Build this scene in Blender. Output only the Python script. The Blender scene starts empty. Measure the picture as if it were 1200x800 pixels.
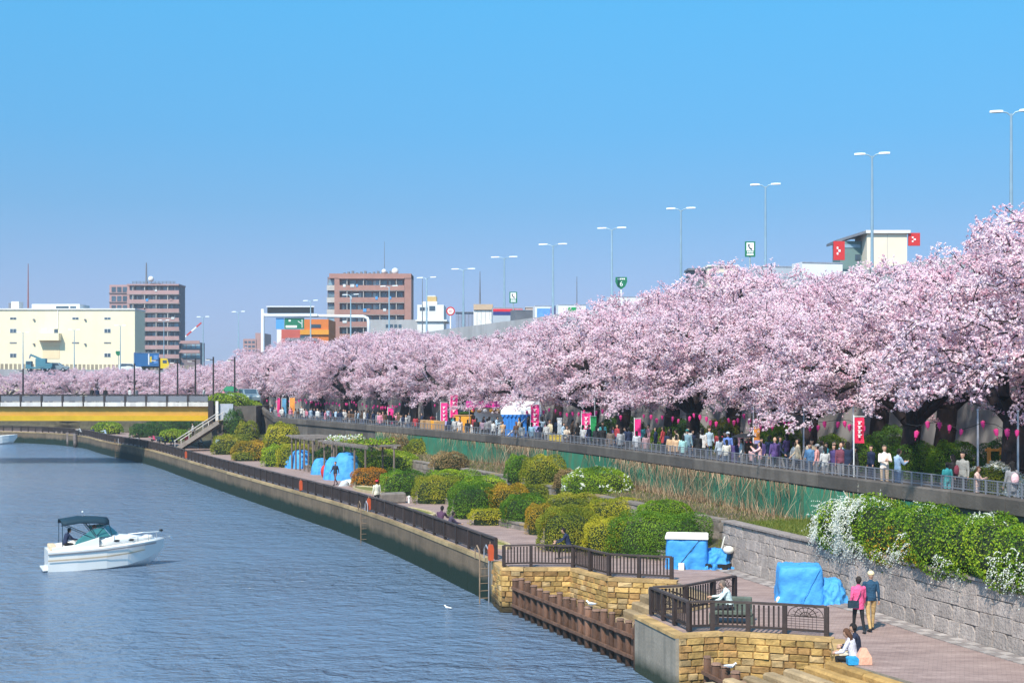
import bpy, bmesh, math, random
import numpy as np
from mathutils import Vector, Matrix
R = math.radians
random.seed(7); RNG = np.random.default_rng(7)
SC = bpy.context.scene
COL = SC.collection

# ---------------------------------------------------------------- camera
CAMZ, F, HOR = 7.2, 1600.0, 450.0
cam = bpy.data.cameras.new('camera'); camo = bpy.data.objects.new('camera', cam); COL.objects.link(camo)
camo.location = (0, 0, CAMZ); camo.rotation_euler = (R(90), 0, 0)
cam.sensor_width = 36; cam.lens = 48; cam.shift_y = 50 / 1200
cam.clip_start = 0.5; cam.clip_end = 9000
SC.camera = camo
# ---------------------------------------------------------------- sky and sun
SUN_EL, SUN_AZ = 48.0, 204.0        # azimuth clockwise from +Y (the view direction)
w = bpy.data.worlds.new('World'); SC.world = w; w.use_nodes = True
nt = w.node_tree; nt.nodes.clear()
sky = nt.nodes.new('ShaderNodeTexSky'); sky.sky_type = 'NISHITA'; sky.sun_disc = False
sky.sun_elevation = R(SUN_EL); sky.sun_rotation = R(SUN_AZ)
sky.air_density = 1.0; sky.dust_density = 0.6; sky.ozone_density = 3.0; sky.altitude = 0
tint = nt.nodes.new('ShaderNodeMixRGB'); tint.blend_type = 'MULTIPLY'; tint.inputs[0].default_value = 1.0
sxy = nt.nodes.new('ShaderNodeSeparateXYZ'); tcr = nt.nodes.new('ShaderNodeValToRGB'); tce = tcr.color_ramp.elements
for _ in range(3): tce.new(0.5)
for e_, (p_, c_) in zip(tce, ((0.0, (0.92, 0.63, 0.62)), (0.065, (0.80, 0.72, 0.735)), (0.127, (0.55, 0.79, 0.82)), (0.18, (0.44, 0.90, 0.96)), (0.28, (0.41, 1.14, 1.20)))): e_.position = p_; e_.color = c_ + (1,)
nt.links.new(sxy.outputs['Z'], tcr.inputs[0]); nt.links.new(tcr.outputs[0], tint.inputs[2])
bg = nt.nodes.new('ShaderNodeBackground'); bg.inputs[1].default_value = 0.15
out = nt.nodes.new('ShaderNodeOutputWorld')
tc = nt.nodes.new('ShaderNodeTexCoord'); mpz = nt.nodes.new('ShaderNodeMapping'); mpz.vector_type = 'POINT'
mpz.inputs['Location'].default_value = (0, 0, 0.16); mpz.inputs['Scale'].default_value = (1, 1, 0.95)
nrm = nt.nodes.new('ShaderNodeVectorMath'); nrm.operation = 'NORMALIZE'
nt.links.new(tc.outputs['Generated'], mpz.inputs[0]); nt.links.new(tc.outputs['Generated'], sxy.inputs[0]); nt.links.new(mpz.outputs[0], nrm.inputs[0]); nt.links.new(nrm.outputs[0], sky.inputs['Vector'])
nt.links.new(sky.outputs[0], tint.inputs[1]); nt.links.new(tint.outputs[0], bg.inputs[0]); nt.links.new(bg.outputs[0], out.inputs[0])
sl = bpy.data.lights.new('sun', 'SUN'); sl.energy = 4.6; sl.angle = R(2.5); sl.color = (1.0, 0.92, 0.80)
so = bpy.data.objects.new('sun', sl); COL.objects.link(so)
sd = Vector((math.sin(R(SUN_AZ)) * math.cos(R(SUN_EL)), math.cos(R(SUN_AZ)) * math.cos(R(SUN_EL)), math.sin(R(SUN_EL))))
so.rotation_euler = sd.to_track_quat('Z', 'Y').to_euler(); so.location = (0, -20, 60)
vs = SC.view_settings; vs.view_transform = 'Standard'; vs.look = 'None'; vs.exposure = 0.5; vs.gamma = 1.0; vs.use_curve_mapping = False
SC.cycles.use_denoising = True
SC.cycles.max_bounces = 6; SC.cycles.transparent_max_bounces = 6
SC.cycles.caustics_reflective = False; SC.cycles.caustics_refractive = False

# ---------------------------------------------------------------- helpers
def px(x, y, z=0.0):
    d = F * (CAMZ - z) / (y - HOR)
    return Vector(((x - 600) * d / F, d, z))
def pd(x, y, d):
    return Vector(((x - 600) * d / F, d, CAMZ - (y - HOR) * d / F))

MATS = {}
def srgb(r, g, b):
    f = lambda c: ((c / 255) / 12.92 if c / 255 <= 0.04045 else ((c / 255 + 0.055) / 1.055) ** 2.4)
    return (f(r), f(g), f(b))
def mat(name, col, rough=0.7, var=0.15, scale=0.6, bump=0.0, bscale=8.0, metal=0.0, spec=0.3, detail=5.0, coat=0.0, stretch=(1, 1, 1)):
    if name in MATS: return MATS[name]
    m = bpy.data.materials.new(name); m.use_nodes = True; n = m.node_tree; b = n.nodes['Principled BSDF']
    b.inputs['Roughness'].default_value = rough; b.inputs['Metallic'].default_value = metal
    b.inputs['Specular IOR Level'].default_value = spec; b.inputs['Coat Weight'].default_value = coat
    g = n.nodes.new('ShaderNodeNewGeometry')
    mp = n.nodes.new('ShaderNodeMapping'); mp.inputs['Scale'].default_value = stretch
    n.links.new(g.outputs['Position'], mp.inputs[0])
    if var > 0:
        t = n.nodes.new('ShaderNodeTexNoise'); t.inputs['Scale'].default_value = scale; t.inputs['Detail'].default_value = detail; t.inputs['Roughness'].default_value = 0.65
        n.links.new(mp.outputs[0], t.inputs['Vector'])
        r = n.nodes.new('ShaderNodeValToRGB')
        r.color_ramp.elements[0].position = 0.3; r.color_ramp.elements[1].position = 0.7
        r.color_ramp.elements[0].color = tuple(max(0, c * (1 - var)) for c in col) + (1,)
        r.color_ramp.elements[1].color = tuple(min(1, c * (1 + var)) for c in col) + (1,)
        n.links.new(t.outputs['Fac'], r.inputs[0])
        oi = n.nodes.new('ShaderNodeObjectInfo')
        mr = n.nodes.new('ShaderNodeMapRange'); mr.inputs['To Min'].default_value = 1 - var * 0.7; mr.inputs['To Max'].default_value = 1 + var * 0.7
        n.links.new(oi.outputs['Random'], mr.inputs['Value'])
        vm = n.nodes.new('ShaderNodeVectorMath'); vm.operation = 'SCALE'
        n.links.new(r.outputs[0], vm.inputs[0]); n.links.new(mr.outputs[0], vm.inputs['Scale'])
        n.links.new(vm.outputs[0], b.inputs['Base Color'])
    else:
        b.inputs['Base Color'].default_value = tuple(col) + (1,)
    if bump > 0:
        t2 = n.nodes.new('ShaderNodeTexNoise'); t2.inputs['Scale'].default_value = bscale; t2.inputs['Detail'].default_value = 6
        n.links.new(mp.outputs[0], t2.inputs['Vector'])
        bp = n.nodes.new('ShaderNodeBump'); bp.inputs['Strength'].default_value = bump; bp.inputs['Distance'].default_value = 0.05
        n.links.new(t2.outputs['Fac'], bp.inputs['Height']); n.links.new(bp.outputs[0], b.inputs['Normal'])
    MATS[name] = m
    return m
def zstain(m, z0, z1, col, amount=1.0, nscale=1.2, wob=0.5):
    """a stain that lies below a height, with a ragged upper edge"""
    n = m.node_tree; b = n.nodes['Principled BSDF']
    g = n.nodes.new('ShaderNodeNewGeometry'); s = n.nodes.new('ShaderNodeSeparateXYZ'); n.links.new(g.outputs['Position'], s.inputs[0])
    t = n.nodes.new('ShaderNodeTexNoise'); t.inputs['Scale'].default_value = nscale; t.inputs['Detail'].default_value = 6
    n.links.new(g.outputs['Position'], t.inputs['Vector'])
    a = n.nodes.new('ShaderNodeMath'); a.operation = 'MULTIPLY_ADD'; a.inputs[1].default_value = wob; n.links.new(t.outputs['Fac'], a.inputs[0]); n.links.new(s.outputs['Z'], a.inputs[2])
    mr = n.nodes.new('ShaderNodeMapRange'); mr.inputs['From Min'].default_value = z0 + wob / 2; mr.inputs['From Max'].default_value = z1 + wob / 2
    mr.inputs['To Min'].default_value = amount; mr.inputs['To Max'].default_value = 0
    n.links.new(a.outputs[0], mr.inputs['Value'])
    mx = n.nodes.new('ShaderNodeMixRGB'); mx.inputs[2].default_value = tuple(col) + (1,)
    src = b.inputs['Base Color'].links
    if src: n.links.new(src[0].from_socket, mx.inputs[1])
    else: mx.inputs[1].default_value = b.inputs['Base Color'].default_value
    n.links.new(mr.outputs[0], mx.inputs[0]); n.links.new(mx.outputs[0], b.inputs['Base Color'])
    return m
def streaks(m, col, amount=0.5, sx=3.0, sz=0.25):
    """vertical rain streaks"""
    n = m.node_tree; b = n.nodes['Principled BSDF']
    g = n.nodes.new('ShaderNodeNewGeometry'); mp = n.nodes.new('ShaderNodeMapping'); mp.inputs['Scale'].default_value = (sx, sx, sz)
    n.links.new(g.outputs['Position'], mp.inputs[0])
    t = n.nodes.new('ShaderNodeTexNoise'); t.inputs['Scale'].default_value = 1.0; t.inputs['Detail'].default_value = 5; n.links.new(mp.outputs[0], t.inputs['Vector'])
    mr = n.nodes.new('ShaderNodeMapRange'); mr.inputs['From Min'].default_value = 0.45; mr.inputs['From Max'].default_value = 0.7; mr.inputs['To Max'].default_value = amount
    n.links.new(t.outputs['Fac'], mr.inputs['Value'])
    mx = n.nodes.new('ShaderNodeMixRGB'); mx.inputs[2].default_value = tuple(col) + (1,)
    src = b.inputs['Base Color'].links
    if src: n.links.new(src[0].from_socket, mx.inputs[1])
    else: mx.inputs[1].default_value = b.inputs['Base Color'].default_value
    n.links.new(mr.outputs[0], mx.inputs[0]); n.links.new(mx.outputs[0], b.inputs['Base Color'])
    return m
def leafmat(name, cols, trans=0.35, rough=0.6, spec=0.2):
    """cols: list of linear colours picked by the per-leaf attribute 'tint' 0..1"""
    if name in MATS: return MATS[name]
    m = bpy.data.materials.new(name); m.use_nodes = True; n = m.node_tree; b = n.nodes['Principled BSDF']
    at = n.nodes.new('ShaderNodeAttribute'); at.attribute_name = 'tint'
    r = n.nodes.new('ShaderNodeValToRGB'); cr = r.color_ramp
    while len(cr.elements) < len(cols): cr.elements.new(0.5)
    for i, c in enumerate(cols):
        cr.elements[i].position = i / (len(cols) - 1); cr.elements[i].color = tuple(c) + (1,)
    n.links.new(at.outputs['Fac'], r.inputs[0]); n.links.new(r.outputs[0], b.inputs['Base Color'])
    b.inputs['Roughness'].default_value = rough; b.inputs['Specular IOR Level'].default_value = spec
    tr = n.nodes.new('ShaderNodeBsdfTranslucent'); n.links.new(r.outputs[0], tr.inputs[0])
    ms = n.nodes.new('ShaderNodeMixShader'); ms.inputs[0].default_value = trans
    n.links.new(b.outputs[0], ms.inputs[1]); n.links.new(tr.outputs[0], ms.inputs[2])
    n.links.new(ms.outputs[0], n.nodes['Material Output'].inputs[0])
    MATS[name] = m
    return m

def worldloc(o):
    v = Vector((0, 0, 0))
    while o is not None: v = v + o.location; o = o.parent
    return v
def link(name, me, parent=None):
    o = bpy.data.objects.new(name, me); COL.objects.link(o)
    if parent is not None: o.parent = parent
    return o
def tag(o, label=None, cat=None, group=None, kind=None):
    if label: o['label'] = label
    if cat: o['category'] = cat
    if group: o['group'] = group
    if kind: o['kind'] = kind
    return o
def thing(name, label, cat, loc=(0, 0, 0), rz=0.0, group=None):
    o = bpy.data.objects.new(name, None); COL.objects.link(o); o.empty_display_size = 0.3
    o.location = loc; o.rotation_euler = (0, 0, rz)
    return tag(o, label, cat, group)
def copytree(o, parent=None):
    c = o.copy(); COL.objects.link(c); c.parent = parent
    for ch in list(o.children): copytree(ch, c)
    return c
class MB:
    def __init__(s): s.v = []; s.f = []; s.m = []
    def add(s, vs, fs, mi=0):
        k = len(s.v); s.v.extend([tuple(v) for v in vs]); s.f.extend([tuple(i + k for i in f) for f in fs]); s.m.extend([mi] * len(fs)); return s
    def box(s, c, d, rz=0.0, mi=0, jit=0.0):
        cx, cy, cz = c; hx, hy, hz = d[0] / 2, d[1] / 2, d[2] / 2; ca, sa = math.cos(rz), math.sin(rz); vs = []
        for z in (-hz, hz):
            for x, y in ((-hx, -hy), (hx, -hy), (hx, hy), (-hx, hy)):
                if jit: x += random.uniform(-jit, jit); y += random.uniform(-jit, jit)
                vs.append((cx + x * ca - y * sa, cy + x * sa + y * ca, cz + z + (random.uniform(-jit, jit) if jit else 0)))
        return s.add(vs, [(0, 3, 2, 1), (4, 5, 6, 7), (0, 1, 5, 4), (1, 2, 6, 5), (2, 3, 7, 6), (3, 0, 4, 7)], mi)
    def beam(s, p, q, wd, ht, mi=0):
        p, q = Vector(p), Vector(q); t = (q - p).normalized(); up = Vector((0, 0, 1))
        if abs(t.z) > 0.98: up = Vector((0, 1, 0))
        a = t.cross(up).normalized(); b = a.cross(t).normalized(); vs = []
        for c in (p, q):
            for i, j in ((-1, -1), (1, -1), (1, 1), (-1, 1)): vs.append(c + a * (i * wd / 2) + b * (j * ht / 2))
        return s.add(vs, [(0, 3, 2, 1), (4, 5, 6, 7), (0, 1, 5, 4), (1, 2, 6, 5), (2, 3, 7, 6), (3, 0, 4, 7)], mi)
    def tube(s, pts, rad, n=8, mi=0, caps=True):
        pts = [Vector(p) for p in pts]
        if not hasattr(rad, '__len__'): rad = [rad] * len(pts)
        vs = []; prev = None
        for i, p in enumerate(pts):
            t = (pts[min(i + 1, len(pts) - 1)] - pts[max(i - 1, 0)]).normalized()
            if prev is None:
                a = t.cross(Vector((0, 0, 1)))
                if a.length < 1e-3: a = t.cross(Vector((0, 1, 0)))
            else: a = prev - t * prev.dot(t)
            a.normalize(); prev = a; b = t.cross(a)
            for k in range(n):
                an = 2 * math.pi * k / n; vs.append(p + (a * math.cos(an) + b * math.sin(an)) * rad[i])
        fs = []
        for i in range(len(pts) - 1):
            for k in range(n): fs.append((i * n + k, i * n + (k + 1) % n, (i + 1) * n + (k + 1) % n, (i + 1) * n + k))
        if caps: fs.append(tuple(range(n - 1, -1, -1))); fs.append(tuple((len(pts) - 1) * n + k for k in range(n)))
        return s.add(vs, fs, mi)
    def ell(s, c, r, nu=12, nv=8, mi=0, rz=0.0):
        if not hasattr(r, '__len__'): r = (r, r, r)
        vs = [(c[0], c[1], c[2] + r[2])]; ca, sa = math.cos(rz), math.sin(rz)
        for j in range(1, nv):
            ph = math.pi * j / nv
            for i in range(nu):
                th = 2 * math.pi * i / nu; x, y = r[0] * math.sin(ph) * math.cos(th), r[1] * math.sin(ph) * math.sin(th)
                vs.append((c[0] + x * ca - y * sa, c[1] + x * sa + y * ca, c[2] + r[2] * math.cos(ph)))
        vs.append((c[0], c[1], c[2] - r[2])); fs = []
        for i in range(nu): fs.append((0, 1 + i, 1 + (i + 1) % nu))
        for j in range(nv - 2):
            for i in range(nu): fs.append((1 + j * nu + i, 1 + (j + 1) * nu + i, 1 + (j + 1) * nu + (i + 1) % nu, 1 + j * nu + (i + 1) % nu))
        b = 1 + (nv - 2) * nu
        for i in range(nu): fs.append((len(vs) - 1, b + (i + 1) % nu, b + i))
        return s.add(vs, fs, mi)
    def loft(s, secs, closed=True, caps=True, mi=0):
        n = len(secs[0]); vs = [p for sec in secs for p in sec]; fs = []
        for i in range(len(secs) - 1):
            for k in range(n if closed else n - 1): fs.append((i * n + k, i * n + (k + 1) % n, (i + 1) * n + (k + 1) % n, (i + 1) * n + k))
        if caps and closed: fs.append(tuple(range(n - 1, -1, -1))); fs.append(tuple((len(secs) - 1) * n + k for k in range(n)))
        return s.add(vs, fs, mi)
    def prism(s, poly, z0, z1, mi=0):
        n = len(poly); vs = [(x, y, z0) for x, y in poly] + [(x, y, z1) for x, y in poly]
        fs = [tuple(range(n - 1, -1, -1)), tuple(range(n, 2 * n))] + [(k, (k + 1) % n, n + (k + 1) % n, n + k) for k in range(n)]
        return s.add(vs, fs, mi)
    def disc(s, c, nrm, r, n=20, mi=0):
        nrm = Vector(nrm).normalized(); a = nrm.orthogonal().normalized(); b = nrm.cross(a)
        return s.add([Vector(c) + (a * math.cos(2 * math.pi * k / n) + b * math.sin(2 * math.pi * k / n)) * r for k in range(n)], [tuple(range(n))], mi)
    def mesh(s, name, mats, smooth=False, off=(0, 0, 0)):
        me = bpy.data.meshes.new(name); o = Vector(off)
        me.from_pydata([(v[0] - o.x, v[1] - o.y, v[2] - o.z) for v in s.v], [], s.f)
        if not isinstance(mats, (list, tuple)): mats = [mats]
        for m in mats: me.materials.append(m)
        if len(mats) > 1: me.polygons.foreach_set('material_index', s.m)
        if smooth: me.polygons.foreach_set('use_smooth', [True] * len(me.polygons))
        me.update(); return me
    def build(s, name, mats, parent=None, smooth=False, world=True):
        """world=True: vertices are world coordinates; the parent chain is unrotated. Without a parent the origin goes to the base."""
        if parent is None:
            if world:
                a = np.array(s.v); org = Vector(((a[:, 0].min() + a[:, 0].max()) / 2, (a[:, 1].min() + a[:, 1].max()) / 2, a[:, 2].min()))
            else: org = Vector((0, 0, 0))
            o = link(name, s.mesh(name, mats, smooth, org)); o.location = org; return o
        return link(name, s.mesh(name, mats, smooth, worldloc(parent) if world else (0, 0, 0)), parent)
def struct(name, mb, mats, smooth=False):
    o = mb.build(name, mats, None, smooth); o['kind'] = 'structure'; return o
def smoothmesh(o):
    o.data.polygons.foreach_set('use_smooth', [True] * len(o.data.polygons)); return o
def bevel(o, wd=0.02, seg=2):
    m = o.modifiers.new('bevel', 'BEVEL'); m.width = wd; m.segments = seg; m.limit_method = 'ANGLE'; return o
# polylines in plan
def resample(pl, step):
    pl = [Vector((p[0], p[1])) for p in pl]; out_ = [pl[0]]; acc = 0.0; L = [0.0]
    for i in range(len(pl) - 1): L.append(L[-1] + (pl[i + 1] - pl[i]).length)
    n = max(1, int(round(L[-1] / step)))
    return [plat(pl, L, L[-1] * k / n) for k in range(n + 1)]
def plat(pl, L, s):
    for i in range(len(pl) - 1):
        if s <= L[i + 1] or i == len(pl) - 2:
            t = (s - L[i]) / max(1e-9, L[i + 1] - L[i]); return pl[i] + (pl[i + 1] - pl[i]) * t
def offset(pl, o):
    """offset to the right hand of the travel direction"""
    pl = [Vector((p[0], p[1])) for p in pl]; r = []
    for i in range(len(pl)):
        t = (pl[min(i + 1, len(pl) - 1)] - pl[max(i - 1, 0)]).normalized(); r.append(pl[i] + Vector((t.y, -t.x)) * o)
    return r
def smoothpl(pl, it=2):
    pl = [Vector((p[0], p[1])) for p in pl]
    for _ in range(it):
        q = [pl[0]]
        for a, b in zip(pl, pl[1:]): q += [a * .75 + b * .25, a * .25 + b * .75]
        q.append(pl[-1]); pl = q
    return pl
def hit_px(pl, x):
    """where the vertical plane through picture column x meets a plan polyline"""
    k = (x - 600) / F
    for a, b in zip(pl, pl[1:]):
        fa, fb = a[0] - k * a[1], b[0] - k * b[1]
        if fa * fb <= 0 and fa != fb and a[1] > 5 and b[1] > 5:
            t = fa / (fa - fb); return Vector((a[0] + (b[0] - a[0]) * t, a[1] + (b[1] - a[1]) * t))
    return None
def cloud(name, P, N, size, tints, mats, k=1, spread=0.0, aspect=1.0, jit=0.6, rng=RNG, mi=None, tj=0.08):
    """one mesh of many small leaf faces: k faces about each point"""
    P = np.repeat(np.asarray(P, float), k, 0); N = np.repeat(np.asarray(N, float), k, 0); T = np.repeat(np.asarray(tints, float), k)
    n = len(P); S = np.repeat(np.broadcast_to(np.asarray(size, float), (n // k,)), k) * rng.uniform(.75, 1.25, n)
    D = rng.normal(size=(n, 3)); D /= np.linalg.norm(D, axis=1)[:, None]
    if spread > 0: P = P + D * (rng.uniform(.4, 1, n) * spread)[:, None]
    M = N + jit * (D if spread > 0 else rng.normal(size=(n, 3))); M /= np.linalg.norm(M, axis=1)[:, None] + 1e-9
    A = np.cross(M, rng.normal(size=(n, 3))); A /= np.linalg.norm(A, axis=1)[:, None] + 1e-9; B = np.cross(M, A)
    a = A * (S / 2)[:, None]; b = B * (S / 2 * aspect)[:, None]; bend = M * (S * .18)[:, None]
    V = np.empty((n, 4, 3)); V[:, 0] = P - a; V[:, 1] = P + b * .9 - bend; V[:, 2] = P + a; V[:, 3] = P - b * .9 - bend
    me = bpy.data.meshes.new(name); me.vertices.add(n * 4); me.vertices.foreach_set('co', V.reshape(-1).astype(np.float32))
    me.loops.add(n * 4); me.loops.foreach_set('vertex_index', np.arange(n * 4, dtype=np.int32))
    me.polygons.add(n); me.polygons.foreach_set('loop_start', np.arange(0, n * 4, 4, dtype=np.int32)); me.polygons.foreach_set('loop_total', np.full(n, 4, np.int32))
    if not isinstance(mats, (list, tuple)): mats = [mats]
    for m in mats: me.materials.append(m)
    if mi is not None: me.polygons.foreach_set('material_index', np.repeat(mi, k).astype(np.int32))
    me.update(calc_edges=True)
    at = me.attributes.new('tint', 'FLOAT', 'POINT'); T = np.clip(T + rng.normal(size=n) * tj, 0, 1)
    at.data.foreach_set('value', np.repeat(T, 4).astype(np.float32))
    return me
# ================================================================ the setting
WZ = -1.7
RIVER = smoothpl([(-420, 236), (-130, 224), (-82, 213), (-63, 198), (-50, 169), (-41, 153.6), (-27.3, 121), (-16.4, 96), (-7.9, 76.8), (-0.9, 56)], 2)
PAR = smoothpl([(27, 6), (20.9, 26), (16, 42.7), (13.2, 52.4), (11.3, 58.5), (9.5, 64.5), (4.9, 80), (0.2, 93), (-8.5, 113), (-29.2, 155.7), (-46, 190), (-62, 214), (-96, 238), (-420, 272)], 2)
BOUND = [Vector(p) for p in [(-420, 246), (-130, 234), (-72, 222), (-55, 200), (-42.5, 170), (-34, 153), (-25.6, 134), (-20.7, 125), (-12.5, 103), (-9, 94.4), (-6.3, 88.6), (-3.4, 81), (-2.3, 73.5), (1.5, 65.5), (4.9, 57.6), (8.3, 54.3)]]
STONE = [Vector(p) for p in [(8.3, 54.3), (9.8, 48.8), (11.5, 43.3), (12.4, 39.7), (13.6, 35.9), (15.2, 31), (17, 25), (19, 18)]]
NEAR = [Vector(p) for p in [(-0.4, 53.3), (0.45, 53.15), (2.3, 53.2), (3.55, 50.5), (6.0, 49.7), (7.4, 45.3), (5.5, 43.1), (4.2, 42.7), (3.88, 42.4), (4.75, 39.05), (6.1, 39.5), (9.05, 38.5), (8.5, 35.6), (9.7, 33), (12.4, 26), (15, 18)]]

# --- water
def water_mat():
    m = bpy.data.materials.new('river_water'); m.use_nodes = True; n = m.node_tree; b = n.nodes['Principled BSDF']
    b.inputs['Base Color'].default_value = (0.125, 0.18, 0.265, 1); b.inputs['Roughness'].default_value = 0.16; b.inputs['IOR'].default_value = 1.38
    b.inputs['Specular IOR Level'].default_value = 0.5
    g = n.nodes.new('ShaderNodeNewGeometry'); hs = []
    for sc, st, rot in ((0.7, (1.0, 1.3, 1), 0.25), (1.9, (1.0, 1.4, 1), -0.2), (5.0, (1, 1.3, 1), 0.5)):
        mp = n.nodes.new('ShaderNodeMapping'); mp.inputs['Scale'].default_value = st; mp.inputs['Rotation'].default_value = (0, 0, rot)
        n.links.new(g.outputs['Position'], mp.inputs[0])
        t = n.nodes.new('ShaderNodeTexNoise'); t.inputs['Scale'].default_value = sc; t.inputs['Detail'].default_value = 3; t.inputs['Distortion'].default_value = 0.6
        n.links.new(mp.outputs[0], t.inputs['Vector']); hs.append(t)
    m1 = n.nodes.new('ShaderNodeMath'); m1.operation = 'MULTIPLY'; m1.inputs[1].default_value = 0.55; n.links.new(hs[1].outputs['Fac'], m1.inputs[0])
    m2 = n.nodes.new('ShaderNodeMath'); m2.operation = 'MULTIPLY'; m2.inputs[1].default_value = 0.2; n.links.new(hs[2].outputs['Fac'], m2.inputs[0])
    a1 = n.nodes.new('ShaderNodeMath'); a1.operation = 'ADD'; n.links.new(hs[0].outputs['Fac'], a1.inputs[0]); n.links.new(m1.outputs[0], a1.inputs[1])
    a2 = n.nodes.new('ShaderNodeMath'); a2.operation = 'ADD'; n.links.new(a1.outputs[0], a2.inputs[0]); n.links.new(m2.outputs[0], a2.inputs[1])
    # gusts: patches of stronger and weaker ripple
    mg = n.nodes.new('ShaderNodeMapping'); mg.inputs['Scale'].default_value = (1, 2.2, 1); n.links.new(g.outputs['Position'], mg.inputs[0])
    tg = n.nodes.new('ShaderNodeTexNoise'); tg.inputs['Scale'].default_value = 0.05; tg.inputs['Detail'].default_value = 4; n.links.new(mg.outputs[0], tg.inputs['Vector'])
    mr = n.nodes.new('ShaderNodeMapRange'); mr.inputs['From Min'].default_value = 0.35; mr.inputs['From Max'].default_value = 0.65; mr.inputs['To Min'].default_value = 0.4; mr.inputs['To Max'].default_value = 0.95
    n.links.new(tg.outputs['Fac'], mr.inputs['Value'])
    bp = n.nodes.new('ShaderNodeBump'); bp.inputs['Distance'].default_value = 0.7
    n.links.new(mr.outputs[0], bp.inputs['Strength']); n.links.new(a2.outputs[0], bp.inputs['Height']); n.links.new(bp.outputs[0], b.inputs['Normal'])
    return m
wb = MB(); wb.add([(-900, -60, WZ), (60, -60, WZ), (60, 300, WZ), (-900, 300, WZ)], [(0, 1, 2, 3)])
struct('river_water', wb, water_mat())

# --- ground behind the levee
M_ground = mat('levee_ground', (0.13, 0.115, 0.10), 0.9, 0.25, 0.3, 0.3, 6)
g = [(p.x, p.y, 3.0) for p in PAR]
gb = MB(); gb.add(g + [(-1500, 300, 3.0), (-1500, 2200, 3.0), (1500, 2200, 3.0), (1500, -60, 3.0), (40, -60, 3.0)], [tuple(range(len(g) + 5))])
struct('ground', gb, M_ground)

# --- promenade slab (paving on top, concrete sides)
def paving_mat():
    m = bpy.data.materials.new('promenade_paving'); m.use_nodes = True; n = m.node_tree; b = n.nodes['Principled BSDF']
    g = n.nodes.new('ShaderNodeNewGeometry'); mp = n.nodes.new('ShaderNodeMapping'); mp.inputs['Rotation'].default_value = (0, 0, 0.32)
    n.links.new(g.outputs['Position'], mp.inputs[0])
    br = n.nodes.new('ShaderNodeTexBrick'); br.inputs['Scale'].default_value = 1.0; br.inputs['Brick Width'].default_value = 0.22; br.inputs['Row Height'].default_value = 0.11
    br.inputs['Mortar Size'].default_value = 0.006; br.inputs['Color1'].default_value = (0.37, 0.275, 0.25, 1); br.inputs['Color2'].default_value = (0.31, 0.23, 0.21, 1); br.inputs['Mortar'].default_value = (0.22, 0.17, 0.155, 1)
    n.links.new(mp.outputs[0], br.inputs['Vector'])
    ms = n.nodes.new('ShaderNodeMapping'); ms.inputs['Scale'].default_value = (0.35, 1.5, 1); n.links.new(g.outputs['Position'], ms.inputs[0])
    t = n.nodes.new('ShaderNodeTexNoise'); t.inputs['Scale'].default_value = 1.3; t.inputs['Detail'].default_value = 7; t.inputs['Roughness'].default_value = 0.7; n.links.new(ms.outputs[0], t.inputs['Vector'])
    r = n.nodes.new('ShaderNodeValToRGB'); r.color_ramp.elements[0].position = 0.32; r.color_ramp.elements[0].color = (0.68, 0.62, 0.62, 1); r.color_ramp.elements[1].position = 0.68; r.color_ramp.elements[1].color = (1.22, 1.17, 1.15, 1)
    n.links.new(t.outputs['Fac'], r.inputs[0])
    mx = n.nodes.new('ShaderNodeMixRGB'); mx.blend_type = 'MULTIPLY'; mx.inputs[0].default_value = 1; n.links.new(br.outputs[0], mx.inputs[1]); n.links.new(r.outputs[0], mx.inputs[2])
    n.links.new(mx.outputs[0], b.inputs['Base Color']); b.inputs['Roughness'].default_value = 0.85; b.inputs['Specular IOR Level'].default_value = 0.2
    return m
M_conc = zstain(streaks(mat('quay_concrete', (0.15, 0.108, 0.072), 0.85, 0.22, 0.7, 0.4, 9), (0.08, 0.065, 0.05), 0.55), -1.0, -0.62, (0.006, 0.020, 0.012))
M_concd = zstain(streaks(mat('platform_concrete', (0.30, 0.255, 0.205), 0.85, 0.18, 0.9, 0.35, 10), (0.13, 0.12, 0.10), 0.5, 4.0, 0.3), -1.45, -1.0, (0.03, 0.04, 0.025))
poly = [(p.x, p.y) for p in RIVER] + [(p.x, p.y) for p in NEAR] + [(p.x, p.y) for p in reversed(STONE)] + [(p.x, p.y) for p in reversed(BOUND[:-1])]
pb = MB(); n_ = len(poly)
pb.add([(x, y, 0) for x, y in poly], [tuple(range(n_))], 0)
pb.add([(x, y, -3) for x, y in poly] + [(x, y, 0) for x, y in poly], [(k, (k + 1) % n_, n_ + (k + 1) % n_, n_ + k) for k in range(n_)], 1)
promenade = struct('promenade', pb, [paving_mat(), M_concd])

# --- planting bed between the promenade and the levee wall
M_soil = mat('bed_soil', (0.10, 0.085, 0.05), 0.95, 0.4, 1.2, 0.6, 12)
def nearest(pl, p):
    best = None
    for a, b in zip(pl, pl[1:]):
        t = max(0, min(1, (p - a).dot(b - a) / max(1e-9, (b - a).length_squared))); q = a + (b - a) * t
        if best is None or (q - p).length < best[0]: best = ((q - p).length, q)
    return best[1]
bsm = resample(BOUND, 2.0)
bsm = [b for b in bsm if b.x > -200]
secs = []; TERR = []
for b in bsm:
    q = nearest(PAR, b); d = q - b
    k = 0.62
    TERR.append(b + d * k)
    secs.append([(b.x, b.y, -0.2), (b.x, b.y, 0.2), (b.x + d.x * .3, b.y + d.y * .3, 0.38), (b.x + d.x * k, b.y + d.y * k, 0.62), (b.x + d.x * (k + .03), b.y + d.y * (k + .03), 1.45), (q.x, q.y, 1.62)])
bb = MB(); bb.loft(secs, closed=False, caps=False); struct('planting_bed', bb, M_soil)
ssm = resample(STONE, 1.5); secs = []
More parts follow.
